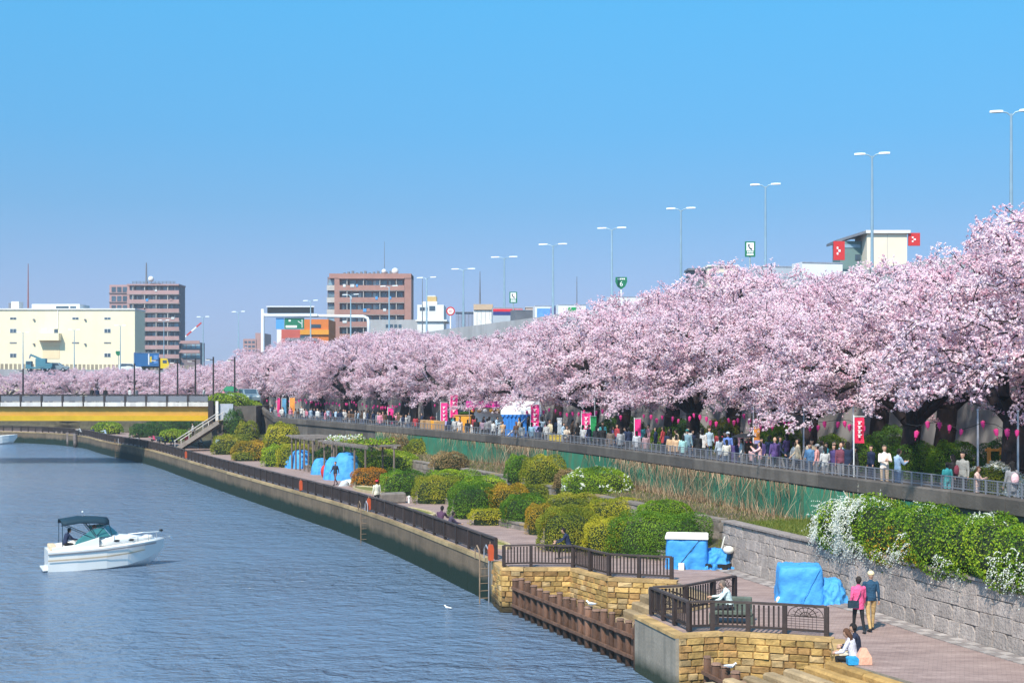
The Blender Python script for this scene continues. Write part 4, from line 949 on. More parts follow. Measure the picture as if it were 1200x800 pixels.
for i in range(n):
    x = X0 + (X1 - X0) * (i + .5) / n; wd = (X1 - X0) / n
    m = MB(); m.box((x, YB - .46, 5.0), (wd - .14, .10, .46)); m.build('fascia_panel', M_bwhite, br)
    m = MB(); m.box((x, YB - .42, 5.62), (wd - .24, .05, .62)); m.build('rail_panel', M_bgrey, br)
    for yy in (YB - .43, YB + 9.2): inst('rail_post', PB, br, (x - wd / 2, yy, 4.83))
for yy in (YB - .43, YB + 9.2):
    m = MB(); m.box(((X0 + X1) / 2, yy, 6.0), (X1 - X0, .14, .09)); m.build('hand_rail', M_dbrown, br)
m = MB(); m.box((-95, YB + 4.4, .6), (2.2, 8, 5.1)); m.build('pier', M_conc, br)
# abutment with a light post and a grey panel, and the stair down to the promenade
M_pale = mat('pale_concrete', (0.50, 0.46, 0.43), 0.85, 0.15, 0.8, .2, 10)
ab = thing('bridge_abutment', 'abutment block at the right end of the yellow bridge', 'abutment', (-31.5, 153, 0))
m = MB(); m.box((-30.6, 154.4, 2.4), (4.9, 8.4, 4.8)); m.build('block', M_par, ab)
m = MB(); m.box((-33.0, 149.7, 3.9), (.55, .5, 3.0)); m.build('dark_pilaster', M_dbrown, ab)
m = MB(); m.box((-32.35, 149.8, 3.9), (.3, .3, 2.9)); m.build('white_post', M_bwhite, ab)
m = MB(); m.box((-31.4, 150.1, 4.1), (1.5, .12, 1.9)); m.build('grey_panel', M_steel, ab)
M_tread = mat('stair_tread', (0.50, 0.32, 0.15), 0.85, 0.2, 1.0)
st = thing('stairway', 'stone stairway with pale handrails going down from the bridge to the promenade', 'stairs', (-35.5, 147.5, 0))
for i in range(16):
    m = MB(); x = -31.6 - i * .30; z = 3.3 - i * .2; m.box((x, 147.6, z - .1), (.32, 2.6, .2)); m.build('step', M_tread, st)
for yy in (146.25, 148.95):
    m = MB(); m.beam((-31.45, yy, 3.15), (-36.3, yy, .0), .16, .45); m.build('stringer', M_plw, st)
    m = MB(); m.tube([(-31.4, yy, 4.2), (-36.2, yy, 1.1)], .05, 6); m.build('handrail', M_bwhite, st)
    for k in range(4):
        x = -31.6 - k * 1.5; m = MB(); m.tube([(x, yy, 3.3 - k), (x, yy, 4.15 - k * .97)], .035, 5); m.build('baluster', M_bwhite, st)
# brown lamp posts on and beside the bridge
def bridge_lamp():
    r = thing('lamp_post', '', 'lamp post'); m = MB(); m.tube([(0, 0, 0), (0, 0, 4.9)], [.11, .085], 8); m.build('pole', M_dbrown, r, world=False)
    m = MB(); m.beam((0, 0, 4.6), (-.75, 0, 4.66), .09, .09); m.build('arm', M_dbrown, r, world=False)
    m = MB(); m.box((-.62, 0, 4.58), (.5, .22, .10)); m.build('lamp_head', M_bwhite, r, world=False); 
    m = MB(); m.tube([(0, 0, -.0), (0, 0, .35)], [.2, .16], 8); m.build('base', M_dbrown, r, world=False)
    m = MB(); m.beam((0, 0, 3.5), (.5, 0, 3.5), .05, .05); m.build('bracket', M_dbrown, r, world=False); return r
bl = None
for i, (x, yt, d, z0, lab) in enumerate(((157.5, 426, 151.5, 5.09, 'dark lamp post on the bridge, leftmost of the tight row of dark posts'), (187, 419, 150.2, 5.09, 'dark lamp post on the bridge, second of the row and tallest'), (208, 422, 157.5, 5.09, 'dark lamp post on the bridge, third of the row'),
        (229, 420, 153, 5.09, 'dark lamp post near the bridge right end, left of the trimmed hedge'), (250, 418, 151, 4.8, 'dark lamp post above the left end of the trimmed hedge'), (275, 418, 153, 3.6, 'dark lamp post right of the trimmed abutment hedge'), (27, 432, 151, 5.09, 'lone dark lamp post on the far left of the bridge'))):
    o = bl if bl is None and False else None
    if bl is None: o = bl = bridge_lamp()
    else: o = copytree(bl)
    p = pd(x, yt, d); o.location = (p.x, d, z0); o.scale = (1, 1, (p.z - z0) / 4.9); tag(o, lab, 'lamp post', 'dark lamp posts by the bridge')
# mooring dolphins
M_dol = zstain(mat('dolphin_pile', (0.20, 0.16, 0.15), 0.85, 0.3, 2.0), -1.6, -.9, (.02, .018, .016))
for i, (x, yb, lab) in enumerate(((67, 521, 'leftmost of four grey mooring piles under the bridge'), (73.5, 521.5, 'second of four grey mooring piles under the bridge'), (80, 522.5, 'third of four grey mooring piles under the bridge'), (88, 524, 'rightmost of four grey mooring piles under the bridge'))):
    p = px(x, yb, WZ); r = thing('mooring_pile', lab, 'pile', (p.x, p.y, WZ), 0, 'mooring piles')
    m = MB(); m.tube([(0, 0, -1), (0, 0, 2.0)], .26, 10); m.build('shaft', M_dol, r, world=False); m = MB(); m.tube([(0, 0, 2.0), (0, 0, 2.12)], [.3, .27], 10); m.build('cap', M_dbrown, r, world=False)

# ================================================================ elevated expressway
M_deck = streaks(mat('viaduct_concrete', (0.40, 0.39, 0.40), 0.85, 0.12, 0.2), (.22, .21, .21), .4, .6, .1)
M_asph = mat('asphalt', (0.06, 0.06, 0.062), 0.9, 0.2, 0.8)
CL = [Vector(p) for p in [(54, 45), (46, 72), (37.1, 101.5), (31.7, 120), (25.8, 139), (19.5, 158), (13, 177.5), (5.9, 198), (-1.2, 217), (-8.5, 240), (-16.2, 260), (-25, 280), (-35.4, 300), (-47, 320), (-70, 350), (-81, 360), (-120, 385)]]
def viaduct(label, cl, zf, half, loc, mpar, ph=1.0, gd=1.9):
    r = thing('elevated_road', label, 'viaduct', loc); pts = resample(cl, 12.0)
    nrm = []
    for i in range(len(pts)):
        t = (pts[min(i + 1, len(pts) - 1)] - pts[max(0, i - 1)]).normalized(); nrm.append(Vector((t.y, -t.x)))
    def strip(u0, u1, z0, z1):
        m = MB(); m.loft([[(p.x + n_.x * u, p.y + n_.y * u, zf(p) + z) for u, z in ((u0, z0), (u1, z0), (u1, z1), (u0, z1))] for p, n_ in zip(pts, nrm)]); return m
    strip(-half + .4, half - .4, -.35, 0.0).build('road_surface', M_asph, r)
    strip(-half + 1.8, half - 1.8, -gd, -.36).build('girder', M_deck, r)
    for s in (-1, 1):
        for i in range(len(pts) - 1):
            a, b = pts[i], pts[i + 1]; t = (b - a).normalized(); na, nb = nrm[i] * (s * (half - .2)), nrm[i + 1] * (s * (half - .2)); m = MB()
            f = lambda p, n_: [(p.x + n_.x * k, p.y + n_.y * k, zf(p) + z) for k, z in ((.975, -1.0), (1.025, -1.0), (1.02, ph), (.98, ph))]
            m.loft([f(a + t * .03, na), f(b - t * .03, nb)]); m.build('parapet_panel', mpar, r)
    for i in range(1, len(pts) - 1, 3):
        p = pts[i]; m = MB(); m.box((p.x, p.y, (zf(p) - gd + 3) / 2), (2.6, 2.2, zf(p) - gd - 3), math.atan2(nrm[i].y, nrm[i].x)); m.build('pier', M_deck, r)
        m = MB(); m.box((p.x, p.y, zf(p) - gd - .6), (half * 1.5, 2.3, 1.19), math.atan2(nrm[i].y, nrm[i].x)); m.build('pier_head', M_deck, r)
    return r
zmain = lambda p: float(np.interp(p.y, [255, 300, 330, 360], [15.0, 14.4, 12.0, 9.5]))
viaduct('long elevated expressway running behind the blossom trees with traffic on it', CL, zmain, 8.5, (13, 177.5, 3), M_deck)
M_slat = mat('beige_barrier', (0.45, 0.36, 0.26), 0.8, 0.2, 0.6)
RL = [Vector(p) for p in [(-44, 300), (-58, 282), (-74, 268), (-100, 254), (-145, 240)]]
vr = viaduct('elevated ramp with beige barrier in front of the cream warehouse', RL, lambda p: 9.6, 5.0, (-80, 264, 3), M_deck, .35)
SLM = boxmesh('barrier_slat', (.55, .06, 1.15), M_slat)
rp = resample(offset(RL, 4.75), .8)
for i, (a, b) in enumerate(zip(rp, rp[1:])):
    if a.x > -64: continue
    c = (a + b) / 2; inst('barrier_slat', SLM, vr, (c.x, c.y, 9.95), math.atan2((b - a).y, (b - a).x))
# road lamps with two arms
M_lpole = mat('lamp_pole_paint', (0.30, 0.42, 0.50), 0.45, 0.1, 1.0, metal=.3); M_lhead = mat('lamp_head_white', (0.75, 0.78, 0.80), 0.4, 0.05, 1.0)
def road_lamp():
    r = thing('road_lamp', '', 'street lamp'); m = MB(); m.tube([(0, 0, 0), (0, 0, 11.8)], [.17, .09], 8); m.build('pole', M_lpole, r, world=False)
    for s in (-1, 1):
        m = MB(); m.tube([(0, 0, 11.6), (s * .3, 0, 11.88), (s * .75, 0, 11.98)], .05, 6); m.build('arm', M_lpole, r, world=False)
        m = MB(); m.loft([[(s * x, y * w_, 11.98 + z) for y, z in ((-1, -.06), (1, -.06), (.8, .09), (-.8, .09))] for x, w_ in ((.6, .08), (.85, .2), (1.35, .2), (1.6, .1))]); m.build('lamp_head', M_lhead, r, world=False)
    return r
rl = None
LAMPS = [(1185, 130, 101.5, 'rightmost and nearest twin arm road lamp above the blossom'), (1022, 180, 120, 'twin arm road lamp above the cream building with red signs'), (897, 216, 139, 'twin arm road lamp right of the green telephone sign'), (798, 244, 158, 'twin arm road lamp left of the small cream rooftop'), (717, 267, 177.5, 'twin arm road lamp beside the green route shield'),
    (648, 286, 198, 'twin arm road lamp above the white and red trucks'), (591, 301, 217, 'twin arm road lamp above the left green telephone board'), (543, 315, 240, 'twin arm road lamp left of the white tower'), (500, 325, 260, 'twin arm road lamp between the salmon apartment block and white rooftop'), (456, 335, 280, 'twin arm road lamp in front of the right half of the salmon apartments'),
    (411, 345, 300, 'twin arm road lamp in front of the left half of the salmon apartments'), (364, 352, 320, 'twin arm road lamp right of the dark display board'), (279.5, 365, 350, 'far twin arm road lamp left of the white gantry'), (238, 371, 360, 'far twin arm road lamp right of the brown apartment tower')]
for x, y, d, lab in LAMPS:
    if rl is None: o = rl = road_lamp()
    else: o = copytree(rl)
    p = pd(x, y, d); zb = zmain(Vector((0, d))); o.location = (p.x, d, zb); k = (p.z - zb) / 12.0; o.scale = (max(.95, min(1.35, d / 150)), 1, k); o.rotation_euler = (0, 0, -.25 if d < 260 else -.5); tag(o, lab, 'street lamp', 'twin arm lamps along the expressway')
for x, y, d, lab in ((141, 381, 262, 'thin single lamp in front of the right part of the cream warehouse'), (87, 386, 256, 'thin single lamp in front of the middle of the cream warehouse'), (27, 389, 248, 'thin single lamp in front of the left part of the cream warehouse'), (192, 375, 275, 'thin lamp in front of the brown apartment tower')):
    o = copytree(rl); p = pd(x, y, d); o.location = (p.x, d, 9.6); o.scale = (.7, .7, (p.z - 9.6) / 12.0); o.rotation_euler = (0, 0, 0); tag(o, lab, 'street lamp', 'lamps on the ramp')
# grey noise wall under the viaduct, seen between trunks
M_nw = streaks(mat('underpass_wall', (0.30, 0.29, 0.29), 0.9, 0.15, 0.3), (.18, .17, .17), .5, .8, .2)
nwp = resample([p for p in offset(PAR, 21) if 40 < p.y < 230], 5.0)
nw = thing('noise_wall', 'long plain grey wall behind the cherry trunks under the expressway', 'wall', (nwp[0].x, nwp[0].y, 3))
for a, b in zip(nwp, nwp[1:]):
    t = (b - a).normalized(); m = MB(); c = (a + b) / 2; m.box((c.x, c.y, 5.2), ((b - a).length - .03, .25, 4.4), math.atan2(t.y, t.x)); m.build('wall_panel', M_nw, nw)

# ================================================================ signs and gantry
M_sgreen = mat('sign_green', (0.01, 0.16, 0.075), 0.5, 0.05, 1.0); M_sblue = mat('sign_blue', (0.08, 0.30, 0.62), 0.5, 0.05, 1.0); M_swhite = mat('sign_white', (0.82, 0.82, 0.82), 0.5, 0.03, 1.0); M_sred = mat('sign_red', (0.55, 0.03, 0.03), 0.5, 0.05, 1.0)
M_gal = mat('sign_post_grey', (0.32, 0.38, 0.40), 0.5, 0.1, 1.0); M_black = mat('matte_black', (0.015, 0.016, 0.018), 0.6, 0.1, 1.0); M_gwhite = mat('gantry_white', (0.78, 0.78, 0.80), 0.5, 0.05, 0.5)
def text(name, s, size, loc, m, parent, ext=.01):
    cu = bpy.data.curves.new(name, 'FONT'); cu.body = s; cu.size = size; cu.align_x = 'CENTER'; cu.align_y = 'CENTER'; cu.extrude = ext
    o = bpy.data.objects.new(name, cu); dg = bpy.context.evaluated_depsgraph_get(); COL.objects.link(o); bpy.context.view_layer.update()
    me = bpy.data.meshes.new_from_object(o.evaluated_get(bpy.context.evaluated_depsgraph_get())); COL.objects.unlink(o); bpy.data.objects.remove(o); bpy.data.curves.remove(cu)
    me.materials.clear(); me.materials.append(m); o = link(name, me, parent); o.location = loc; o.rotation_euler = (R(90), 0, 0); return o
def board(parent, name, x0, x1, z0, z1, y, m, th=.08):
    b = MB(); b.box(((x0 + x1) / 2, y, (z0 + z1) / 2), (x1 - x0, th, z1 - z0)); return b.build(name, m, parent, world=False)
# telephone boards
def phone_sign(lab, x, yt, yb, d, wpx, pole_to):
    p = pd(x, yb, d); s = d / F; w_ = wpx * s; h = (yb - yt) * s
    r = thing('telephone_sign', lab, 'sign', (p.x, d, 15.0)); z0 = p.z - 15.0
    board(r, 'panel', -w_ / 2, w_ / 2, z0, z0 + h, 0, M_sgreen); board(r, 'white_field', -w_ * .36, w_ * .36, z0 + h * .40, z0 + h * .92, -.05, M_swhite, .02)
    m = MB(); m.tube([(-w_ * .12, -.08, z0 + h * .82), (-w_ * .16, -.08, z0 + h * .70), (-w_ * .02, -.08, z0 + h * .56), (w_ * .14, -.08, z0 + h * .50)], [w_ * .08, w_ * .055, w_ * .055, w_ * .08], 6); m.build('handset_mark', M_black, r, world=False)
    board(r, 'lettering_bar', -w_ * .33, w_ * .33, z0 + h * .10, z0 + h * .20, -.05, M_swhite, .02)
    for i in range(4): board(r, 'lettering', -w_ * .30 + i * w_ * .16, -w_ * .18 + i * w_ * .16, z0 + h * .26, z0 + h * .36, -.05, M_swhite, .02)
    m = MB(); m.tube([(0, .08, 0), (0, .08, z0 + h * .9)], .09, 8); m.build('post', M_gal, r, world=False); return r
phone_sign('green telephone sign with a black handset, right one above the blossom', 879, 283, 301, 142, 12, 0)
phone_sign('green telephone sign on a grey post, left one by the trucks', 601.5, 342, 355, 205, 9, 0)
p = pd(728, 331.5, 180); s = 180 / F
r = thing('route_shield', 'green route shield sign with the number 6 on a white post', 'sign', (p.x, 180, 15.0)); z0 = p.z - 15.0; k = 14 * s / 2
prof = [(-1, 1.0), (1, 1.0), (1.05, .2), (.7, -.6), (0, -1.1), (-.7, -.6), (-1.05, .2)]
m = MB(); m.add([(x * k * .95, y, z0 + z * k * .98) for y in (-.05, .05) for x, z in prof], [tuple(range(7)), tuple(range(13, 6, -1))] + [(i, 7 + i, 7 + (i + 1) % 7, (i + 1) % 7) for i in range(7)]); m.build('shield', M_sgreen, r, world=False)
text('number_six', '6', k * 1.15, (0, -.07, z0 - k * .18), M_swhite, r)
for i in range(4): board(r, 'lettering', (-.62 + i * .33) * k, (-.37 + i * .33) * k, z0 + k * .55, z0 + k * .78, -.07, M_swhite, .02)
m = MB(); m.tube([(0, .1, 0), (0, .1, z0)], .12, 8); m.build('post', M_swhite, r, world=False)
p = pd(528, 364.5, 235); s = 235 / F; r = thing('speed_sign', 'round red ringed speed sign on a white post', 'sign', (p.x, 235, 15.0)); z0 = p.z - 15.0
m = MB(); m.tube([(0, -.05, z0), (0, .05, z0)], 5.2 * s, 24); m.build('ring', M_sred, r, world=False); m = MB(); m.tube([(0, -.09, z0), (0, -.055, z0)], 3.6 * s, 24); m.build('face', M_swhite, r, world=False)
text('speed_number', '60', 3.6 * s, (0, -.11, z0), M_sred, r); m = MB(); m.tube([(0, .12, 0), (0, .12, z0)], .14, 8); m.build('post', M_swhite, r, world=False)
for lab, x, y, d, zb in (('small green shield sign beside the warehouse', 138.5, 414, 262, 9.6),):
    p = pd(x, y, d); r = thing('route_shield', lab, 'sign', (p.x, d, zb)); z0 = p.z - zb; k = .45
    m = MB(); m.add([(x_ * k, y_, z0 + z_ * k) for y_ in (-.05, .05) for x_, z_ in prof], [tuple(range(7)), tuple(range(13, 6, -1))] + [(i, 7 + i, 7 + (i + 1) % 7, (i + 1) % 7) for i in range(7)]); m.build('shield', M_sgreen, r, world=False)
    m = MB(); m.tube([(0, .1, 0), (0, .1, z0)], .07, 6); m.build('post', M_gal, r, world=False)
# overhead gantry with a display board and signs
d = 330; s = d / F; P_ = lambda x, y: ((x - 600) * s, CAMZ - (y - HOR) * s)
gx, gz = P_(308, 371); r = thing('sign_gantry', 'white overhead gantry with a dark display board and green sign', 'gantry', (gx, d, 15.0)); L2 = lambda x, y: (P_(x, y)[0] - gx, P_(x, y)[1] - 15.0)
m = MB(); m.tube([(0, 0, 0), (0, 0, L2(308, 362)[1])], .45, 10); m.build('column', M_gwhite, r, world=False)
ex, ez = L2(432, 371); m = MB(); m.tube([(0, 0, L2(308, 369)[1]), (ex - 1.2, 0, ez), (ex - .3, 0, ez - .35), (ex, 0, ez - 1.3), (ex, 0, 0)], .40, 10); m.build('beam', M_gwhite, r, True, world=False)
x0, z1 = L2(314, 360); x1, z0 = L2(368, 367); board(r, 'display_board', x0, x1, z0, z1, -.6, M_black, .5); board(r, 'board_frame', x0 - .2, x1 + .2, z1 + .01, z1 + .25, -.6, M_gwhite, .6); board(r, 'catwalk', x0 - .6, x1 + 1, z0 - .75, z0 - .2, -.9, M_gwhite, .9)
x0, z1 = L2(334, 372.5); x1, z0 = L2(357, 385.5); board(r, 'green_sign', x0, x1, z0, z1, -.7, M_sgreen, .1); board(r, 'lettering', x0 + .3, x0 + 3.0, z0 + .3, z0 + .85, -.77, M_swhite, .02); board(r, 'lettering', x0 + 1.0, x0 + 1.5, z0 + 1.8, z0 + 2.2, -.77, M_swhite, .02)
m = MB(); m.beam((x1 - 1.5, -.78, z0 + 1.9), (x1 - .5, -.78, z0 + 1.2), .03, .15); m.beam((x1 - .5, -.78, z0 + .3), (x1 - .5, -.78, z0 + 2.3), .15, .03); m.build('arrow', M_swhite, r, world=False)
x0, z1 = L2(324, 372.5); x1, z0 = L2(333.3, 385.5); board(r, 'blue_sign', x0, x1, z0, z1, -.7, M_sblue, .1)

# ================================================================ buildings
M_glass = mat('window_glass', (0.05, 0.085, 0.12), 0.12, 0.35, 0.4, spec=.6); M_glass2 = mat('balcony_glass', (0.18, 0.27, 0.34), 0.2, 0.4, 0.5, spec=.5)
M_frame = mat('window_frame_white', (0.60, 0.60, 0.60), 0.6, 0.1, 1.0)
class Fac:
    """places boxes on a facade by picture pixels at a fixed depth"""
    def __init__(s, root, d): s.r = root; s.d = d; s.s = d / F; s.o = Vector(root.location)
    def xz(s, x, y): return ((x - 600) * s.s, CAMZ - (y - HOR) * s.s)
    def box(s, name, x0, x1, y0, y1, out_, th, m, parent=None, zfloor=None):
        a, z1 = s.xz(x0, y0); b, z0 = s.xz(x1, y1); z0 = zfloor if zfloor is not None else z0
        q = MB(); q.box(((a + b) / 2, s.d - out_ + th / 2, (z0 + z1) / 2), (b - a, th, z1 - z0)); return q.build(name, m, parent or s.r)
    def window(s, x0, x1, y0, y1, m=None):
        w_ = s.box('window', x0, x1, y0, y1, .06, .1, M_frame); k = (x1 - x0) * .07
        for i in range(2): s.box('pane', x0 + k + i * (x1 - x0 - k) / 2, x0 + (i + 1) * (x1 - x0 - k) / 2, y0 + (y1 - y0) * .08, y1 - (y1 - y0) * .08, .10, .08, m or M_glass, w_)
        return w_
M_cream = streaks(mat('cream_wall', (0.82, 0.71, 0.50), 0.8, 0.05, 0.1), (.66, .56, .38), .25, .5, .06); M_roofw = mat('roof_white', (0.70, 0.68, 0.66), 0.8, 0.08, 0.4)
r = thing('warehouse', 'large plain cream warehouse with few small windows at left', 'building', (-110, 330, 3)); f = Fac(r, 330)
f.box('wall', -160, 158, 363, 0, 0, 9, M_cream, zfloor=3.0); f.box('roof_edge', -161, 158.6, 361.3, 363, .3, 9.6, M_roofw)
for x, y in ((15.5, 373), (88.5, 373), (126, 373)): f.window(x - 4, x + 4, y - 1.3, y + 1.3)
for x, y in ((15.5, 387.5), (126, 387.5), (15.5, 416.3), (126, 416)): f.window(x - 4, x + 4, y - 2.5, y + 2.5)
for x, y in ((15.5, 401.5), (88.5, 401.5), (126, 401.5)): f.box('vent', x - 4, x + 4, y - .7, y + .7, .1, .12, M_bgrey)
for x, y in ((40, 374.5), (100, 374.5), (40, 403), (100, 403)): f.box('vent_hood', x - 1, x + 1, y - .8, y + .8, .45, .47, M_bgrey)
bal = f.box('balcony', 46, 72, 390.5, 399, 2.0, 2.0, M_cream); f.box('door', 63.5, 68, 385.5, 390.5, .08, .1, M_glass); f.box('door', 49, 55, 385, 390.5, .08, .1, M_roofw); f.box('alcove_shade', 50, 70, 404, 420, .08, .1, mat('alcove_shade_cream', (0.72, 0.56, 0.36), .7, .05, .3))  # darker cream panel stands in for the shaded alcove under the balcony
f.box('pipe', 67.5, 68.3, 363, 385, .15, .16, M_roofw)
f.box('penthouse', 27, 84, 354.5, 361.3, -6, 8, M_roofw)
for x0, x1 in ((56, 71), (73, 80)): f.box('penthouse_window', x0, x1, 357, 360.6, -5.9, .1, M_glass)
f.box('roof_tank', 6, 15, 352, 361.3, -4, 3, M_roofw); f.box('roof_tank', 1, 6, 353.5, 361.3, -5, 2, M_bgrey)
q = MB(); p = pd(33, 361, 338); q.tube([(p.x, 338, p.z), (p.x, 338, pd(33, 309, 338).z)], [.22, .08], 6); q.build('mast', mat('mast_red', (.28, .10, .09), .6, .1, 1.0), r)

def balcony_block(name, label, d, x0, x1, ytop, floors, fh, xs_wall, m_wall, m_band, nwin, chamfer=None, right_extra=None, rail='band', rc=0):
    r = thing(name, label, 'building', ((x0 + x1) / 2 * d / F - 600 * d / F, d, 3)); f = Fac(r, d); rnd = random.Random(len(label))
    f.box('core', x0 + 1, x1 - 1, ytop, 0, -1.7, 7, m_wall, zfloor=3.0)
    f.box('roof_slab', x0, x1, ytop - 1.2, ytop + .6, .5, 9, m_band)
    for k in range(floors):
        y0 = ytop + k * fh
        f.box('balcony', x0, x1, y0 + fh * .58, y0 + fh * 1.0, .3, .18, m_band)
        f.box('floor_slab', x0, x1, y0 + fh * .97, y0 + fh * 1.04, .25, 2.0, M_pale)
        n = nwin
        for i in range(n):
            a = x0 + 2 + (x1 - x0 - 4) * (i + .08) / n; b = x0 + 2 + (x1 - x0 - 4) * (i + .92) / n
            w_ = f.box('window', a, b, y0 + fh * .14, y0 + fh * .78, -1.66, .06, M_glass2 if rnd.random() < .5 else M_glass)
            if rnd.random() < .6: f.box('curtain', a + (b - a) * .1, a + (b - a) * rnd.uniform(.3, .6), y0 + fh * .18, y0 + fh * .7, -1.6, .04, M_frame, w_)
        for i in range(1, n, 2):
            a = x0 + (x1 - x0) * i / n; f.box('partition', a - .35, a + .35, y0 + fh * .06, y0 + fh * .97, .05, 1.7, M_pale if i % 4 else m_wall)
        for i in range(rc):
            if rnd.random() < .7:
                a = rnd.uniform(x0 + 4, x1 - 8); f.box('laundry', a, a + rnd.uniform(2, 5), y0 + fh * .5, y0 + fh * rnd.uniform(.68, .8), .42, .05, rnd.choice([M_frame, M_frame, M_sblue, m_band]))
    n = 12
    for i in range(n): f.box('roof_rail_post', x0 + 4 + (x1 - x0 - 8) * i / n, x0 + 4.5 + (x1 - x0 - 8) * i / n, ytop - 5, ytop - 1.2, -2, .2, M_bgrey)
    for y in (5, 3.2): f.box('roof_rail', x0 + 4, x1 - 6, ytop - y, ytop - y + .5, -2, .15, M_bgrey)
    f.box('roof_plant', x0 + (x1 - x0) * .35, x0 + (x1 - x0) * .52, ytop - 4, ytop - 1.2, -5, 4, M_bgrey)
    return r, f
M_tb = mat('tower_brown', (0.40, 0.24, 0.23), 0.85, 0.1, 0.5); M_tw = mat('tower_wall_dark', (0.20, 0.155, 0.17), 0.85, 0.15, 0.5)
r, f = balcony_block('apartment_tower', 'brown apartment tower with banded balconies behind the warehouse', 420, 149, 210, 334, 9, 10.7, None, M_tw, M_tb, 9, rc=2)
f.box('stair_wing', 125.5, 149, 333, 0, -2.5, 6, M_tb, zfloor=3.0)
for k in range(9):
    y0 = 334 + k * 10.7
    for i in range(3):
        w_ = f.box('window', 128 + i * 6.6, 133 + i * 6.6, y0 + 1.5, y0 + 7.5, -2.42, .1, M_glass)
    f.box('ledge', 125, 149.5, y0 + 8.2, y0 + 9.4, -2.2, .4, M_tw)
f.box('low_wing', 210, 233, 401, 0, -2, 6, M_tw, zfloor=3.0)
for k in range(2):
    y0 = 399 + k * 11; f.box('balcony', 209.5, 233.5, y0, y0 + 3.2, -.3, .3, M_tb)
    for i in range(4): f.box('window', 212 + i * 5.4, 216.5 + i * 5.4, y0 + 4, y0 + 9, -1.9, .1, M_glass2)
q = MB(); p = pd(171.5, 333, 426); q.tube([(p.x, 426, p.z), (p.x, 426, pd(171.5, 308, 426).z)], [.35, .2], 6); q.build('mast', M_bgrey, r)
q = MB(); p = pd(177, 327, 424); q.ell((p.x, 424, p.z), .9); q.build('dish', M_roofw, r, True)
M_sal = mat('salmon_brick', (0.36, 0.185, 0.15), 0.85, 0.1, 0.5)
r, f = balcony_block('apartment_block', 'salmon brick apartment block with open balconies left of the road lamps', 380, 397, 474, 326, 5, 14.2, None, M_sal, M_sal, 8, rc=4)
f.box('end_wall', 474, 482, 322, 0, .2, 9, M_sal, zfloor=3.0); f.box('corner_pier', 392, 398, 322, 0, .2, 9, M_sal, zfloor=3.0); f.box('roof_band', 386, 482, 320.6, 326, .35, 9.4, M_sal)
f.box('side_wing', 383, 392, 324, 0, -1.5, 7, M_tw, zfloor=3.0)
for k in range(5):
    f.box('side_balcony', 382.5, 392.5, 326 + k * 14.2 + 8, 326 + k * 14.2 + 14, -.6, .5, M_pale)
    f.box('side_window', 384, 391, 326 + k * 14.2 + 1.5, 326 + k * 14.2 + 7.5, -1.42, .1, M_glass2)
for x in (450, 463):
    q = MB(); p = pd(x, 318, 384); q.ell((p.x, 384, p.z), 1.0 if x > 455 else .7); q.build('dish', M_roofw, r, True)
for k in range(12): f.box('roof_object', 400 + k * 5, 402.5 + k * 5, 318 - (k % 3), 320.6, -4, 1.5, M_bgrey)
# orange building
M_or = mat('orange_panel', (0.62, 0.17, 0.02), 0.7, 0.1, 0.4); M_or2 = mat('orange_light', (0.72, 0.30, 0.02), 0.7, 0.08, 0.4); M_redp = mat('red_panel', (0.50, 0.10, 0.07), 0.7, 0.1, 0.4)
r = thing('shop_building', 'orange and red panelled shop building behind the gantry', 'building', (-50, 352, 3)); f = Fac(r, 352)
f.box('wall', 356, 385, 374, 0, 0, 14, M_or, zfloor=3.0); f.box('wall', 330, 356, 386, 0, .3, 14, M_redp, zfloor=3.0); f.box('stripe', 352, 385.5, 386.3, 392, .5, .45, M_or2)
f.box('window_band', 364, 376, 380, 384, .12, .1, M_glass); f.box('window_band', 352, 366, 393, 396.5, .62, .1, M_glass); f.box('canopy', 335, 372, 396, 399.5, .9, .8, M_bgrey); f.box('sign_band', 352, 370, 400, 403, .8, .4, M_sred); f.box('blue_sign', 332, 350, 403, 409, .8, .4, M_sblue); f.box('white_end_wall', 324, 330, 386, 0, -.5, 12, M_roofw, zfloor=3.0)
M_pinkb = mat('pink_brick', (0.40, 0.22, 0.20), 0.85, 0.1, 0.4)
r = thing('apartment_block', 'distant pinkish low block left of the gantry column', 'building', (-120, 600, 3)); f = Fac(r, 600)
f.box('wall', 285, 300, 397, 0, 0, 20, M_pinkb, zfloor=3.0); f.box('tower', 299, 308, 390, 0, -.5, 20, M_pinkb, zfloor=3.0)
for k in range(3):
    for i in range(3): f.box('window', 286.5 + i * 4.5, 289.5 + i * 4.5, 399.5 + k * 5, 402 + k * 5, .1, .15, M_glass)
# small rooftops beyond the expressway
r = thing('rooftop_building', 'white building with a tan rooftop tank right of the salmon apartments', 'building', (-30, 300, 3)); f = Fac(r, 300)
f.box('wall', 489, 520, 357, 0, 0, 12, M_roofw, zfloor=3.0); f.box('upper_block', 494, 512, 353, 357, -1, 6, M_roofw); f.box('tank', 499, 511, 347, 353, -1.5, 3, mat('tank_tan', (.55, .38, .16), .6, .1, 1.)); f.box('tank_lid', 500, 510, 345.6, 347, -1.6, 2.6, M_frame); f.box('dark_opening', 503, 510, 358.5, 364, .06, .1, M_glass); f.box('parapet', 487, 524, 374.5, 376.5, .5, 13, M_roofw)
for k in range(3): f.box('window', 492 + k * 3.4, 494.4 + k * 3.4, 360, 364, .06, .1, M_glass)
r = thing('grey_warehouse', 'blue grey boxy building left of the white tower', 'building', (-14, 255, 3)); f = Fac(r, 255)
f.box('wall', 534, 556, 366.5, 0, 0, 14, mat('blue_grey_panel', (.25, .28, .38), .7, .1, .3), zfloor=3.0); f.box('roof_edge', 533.5, 556.5, 365.3, 366.5, .2, 14.4, M_bgrey)
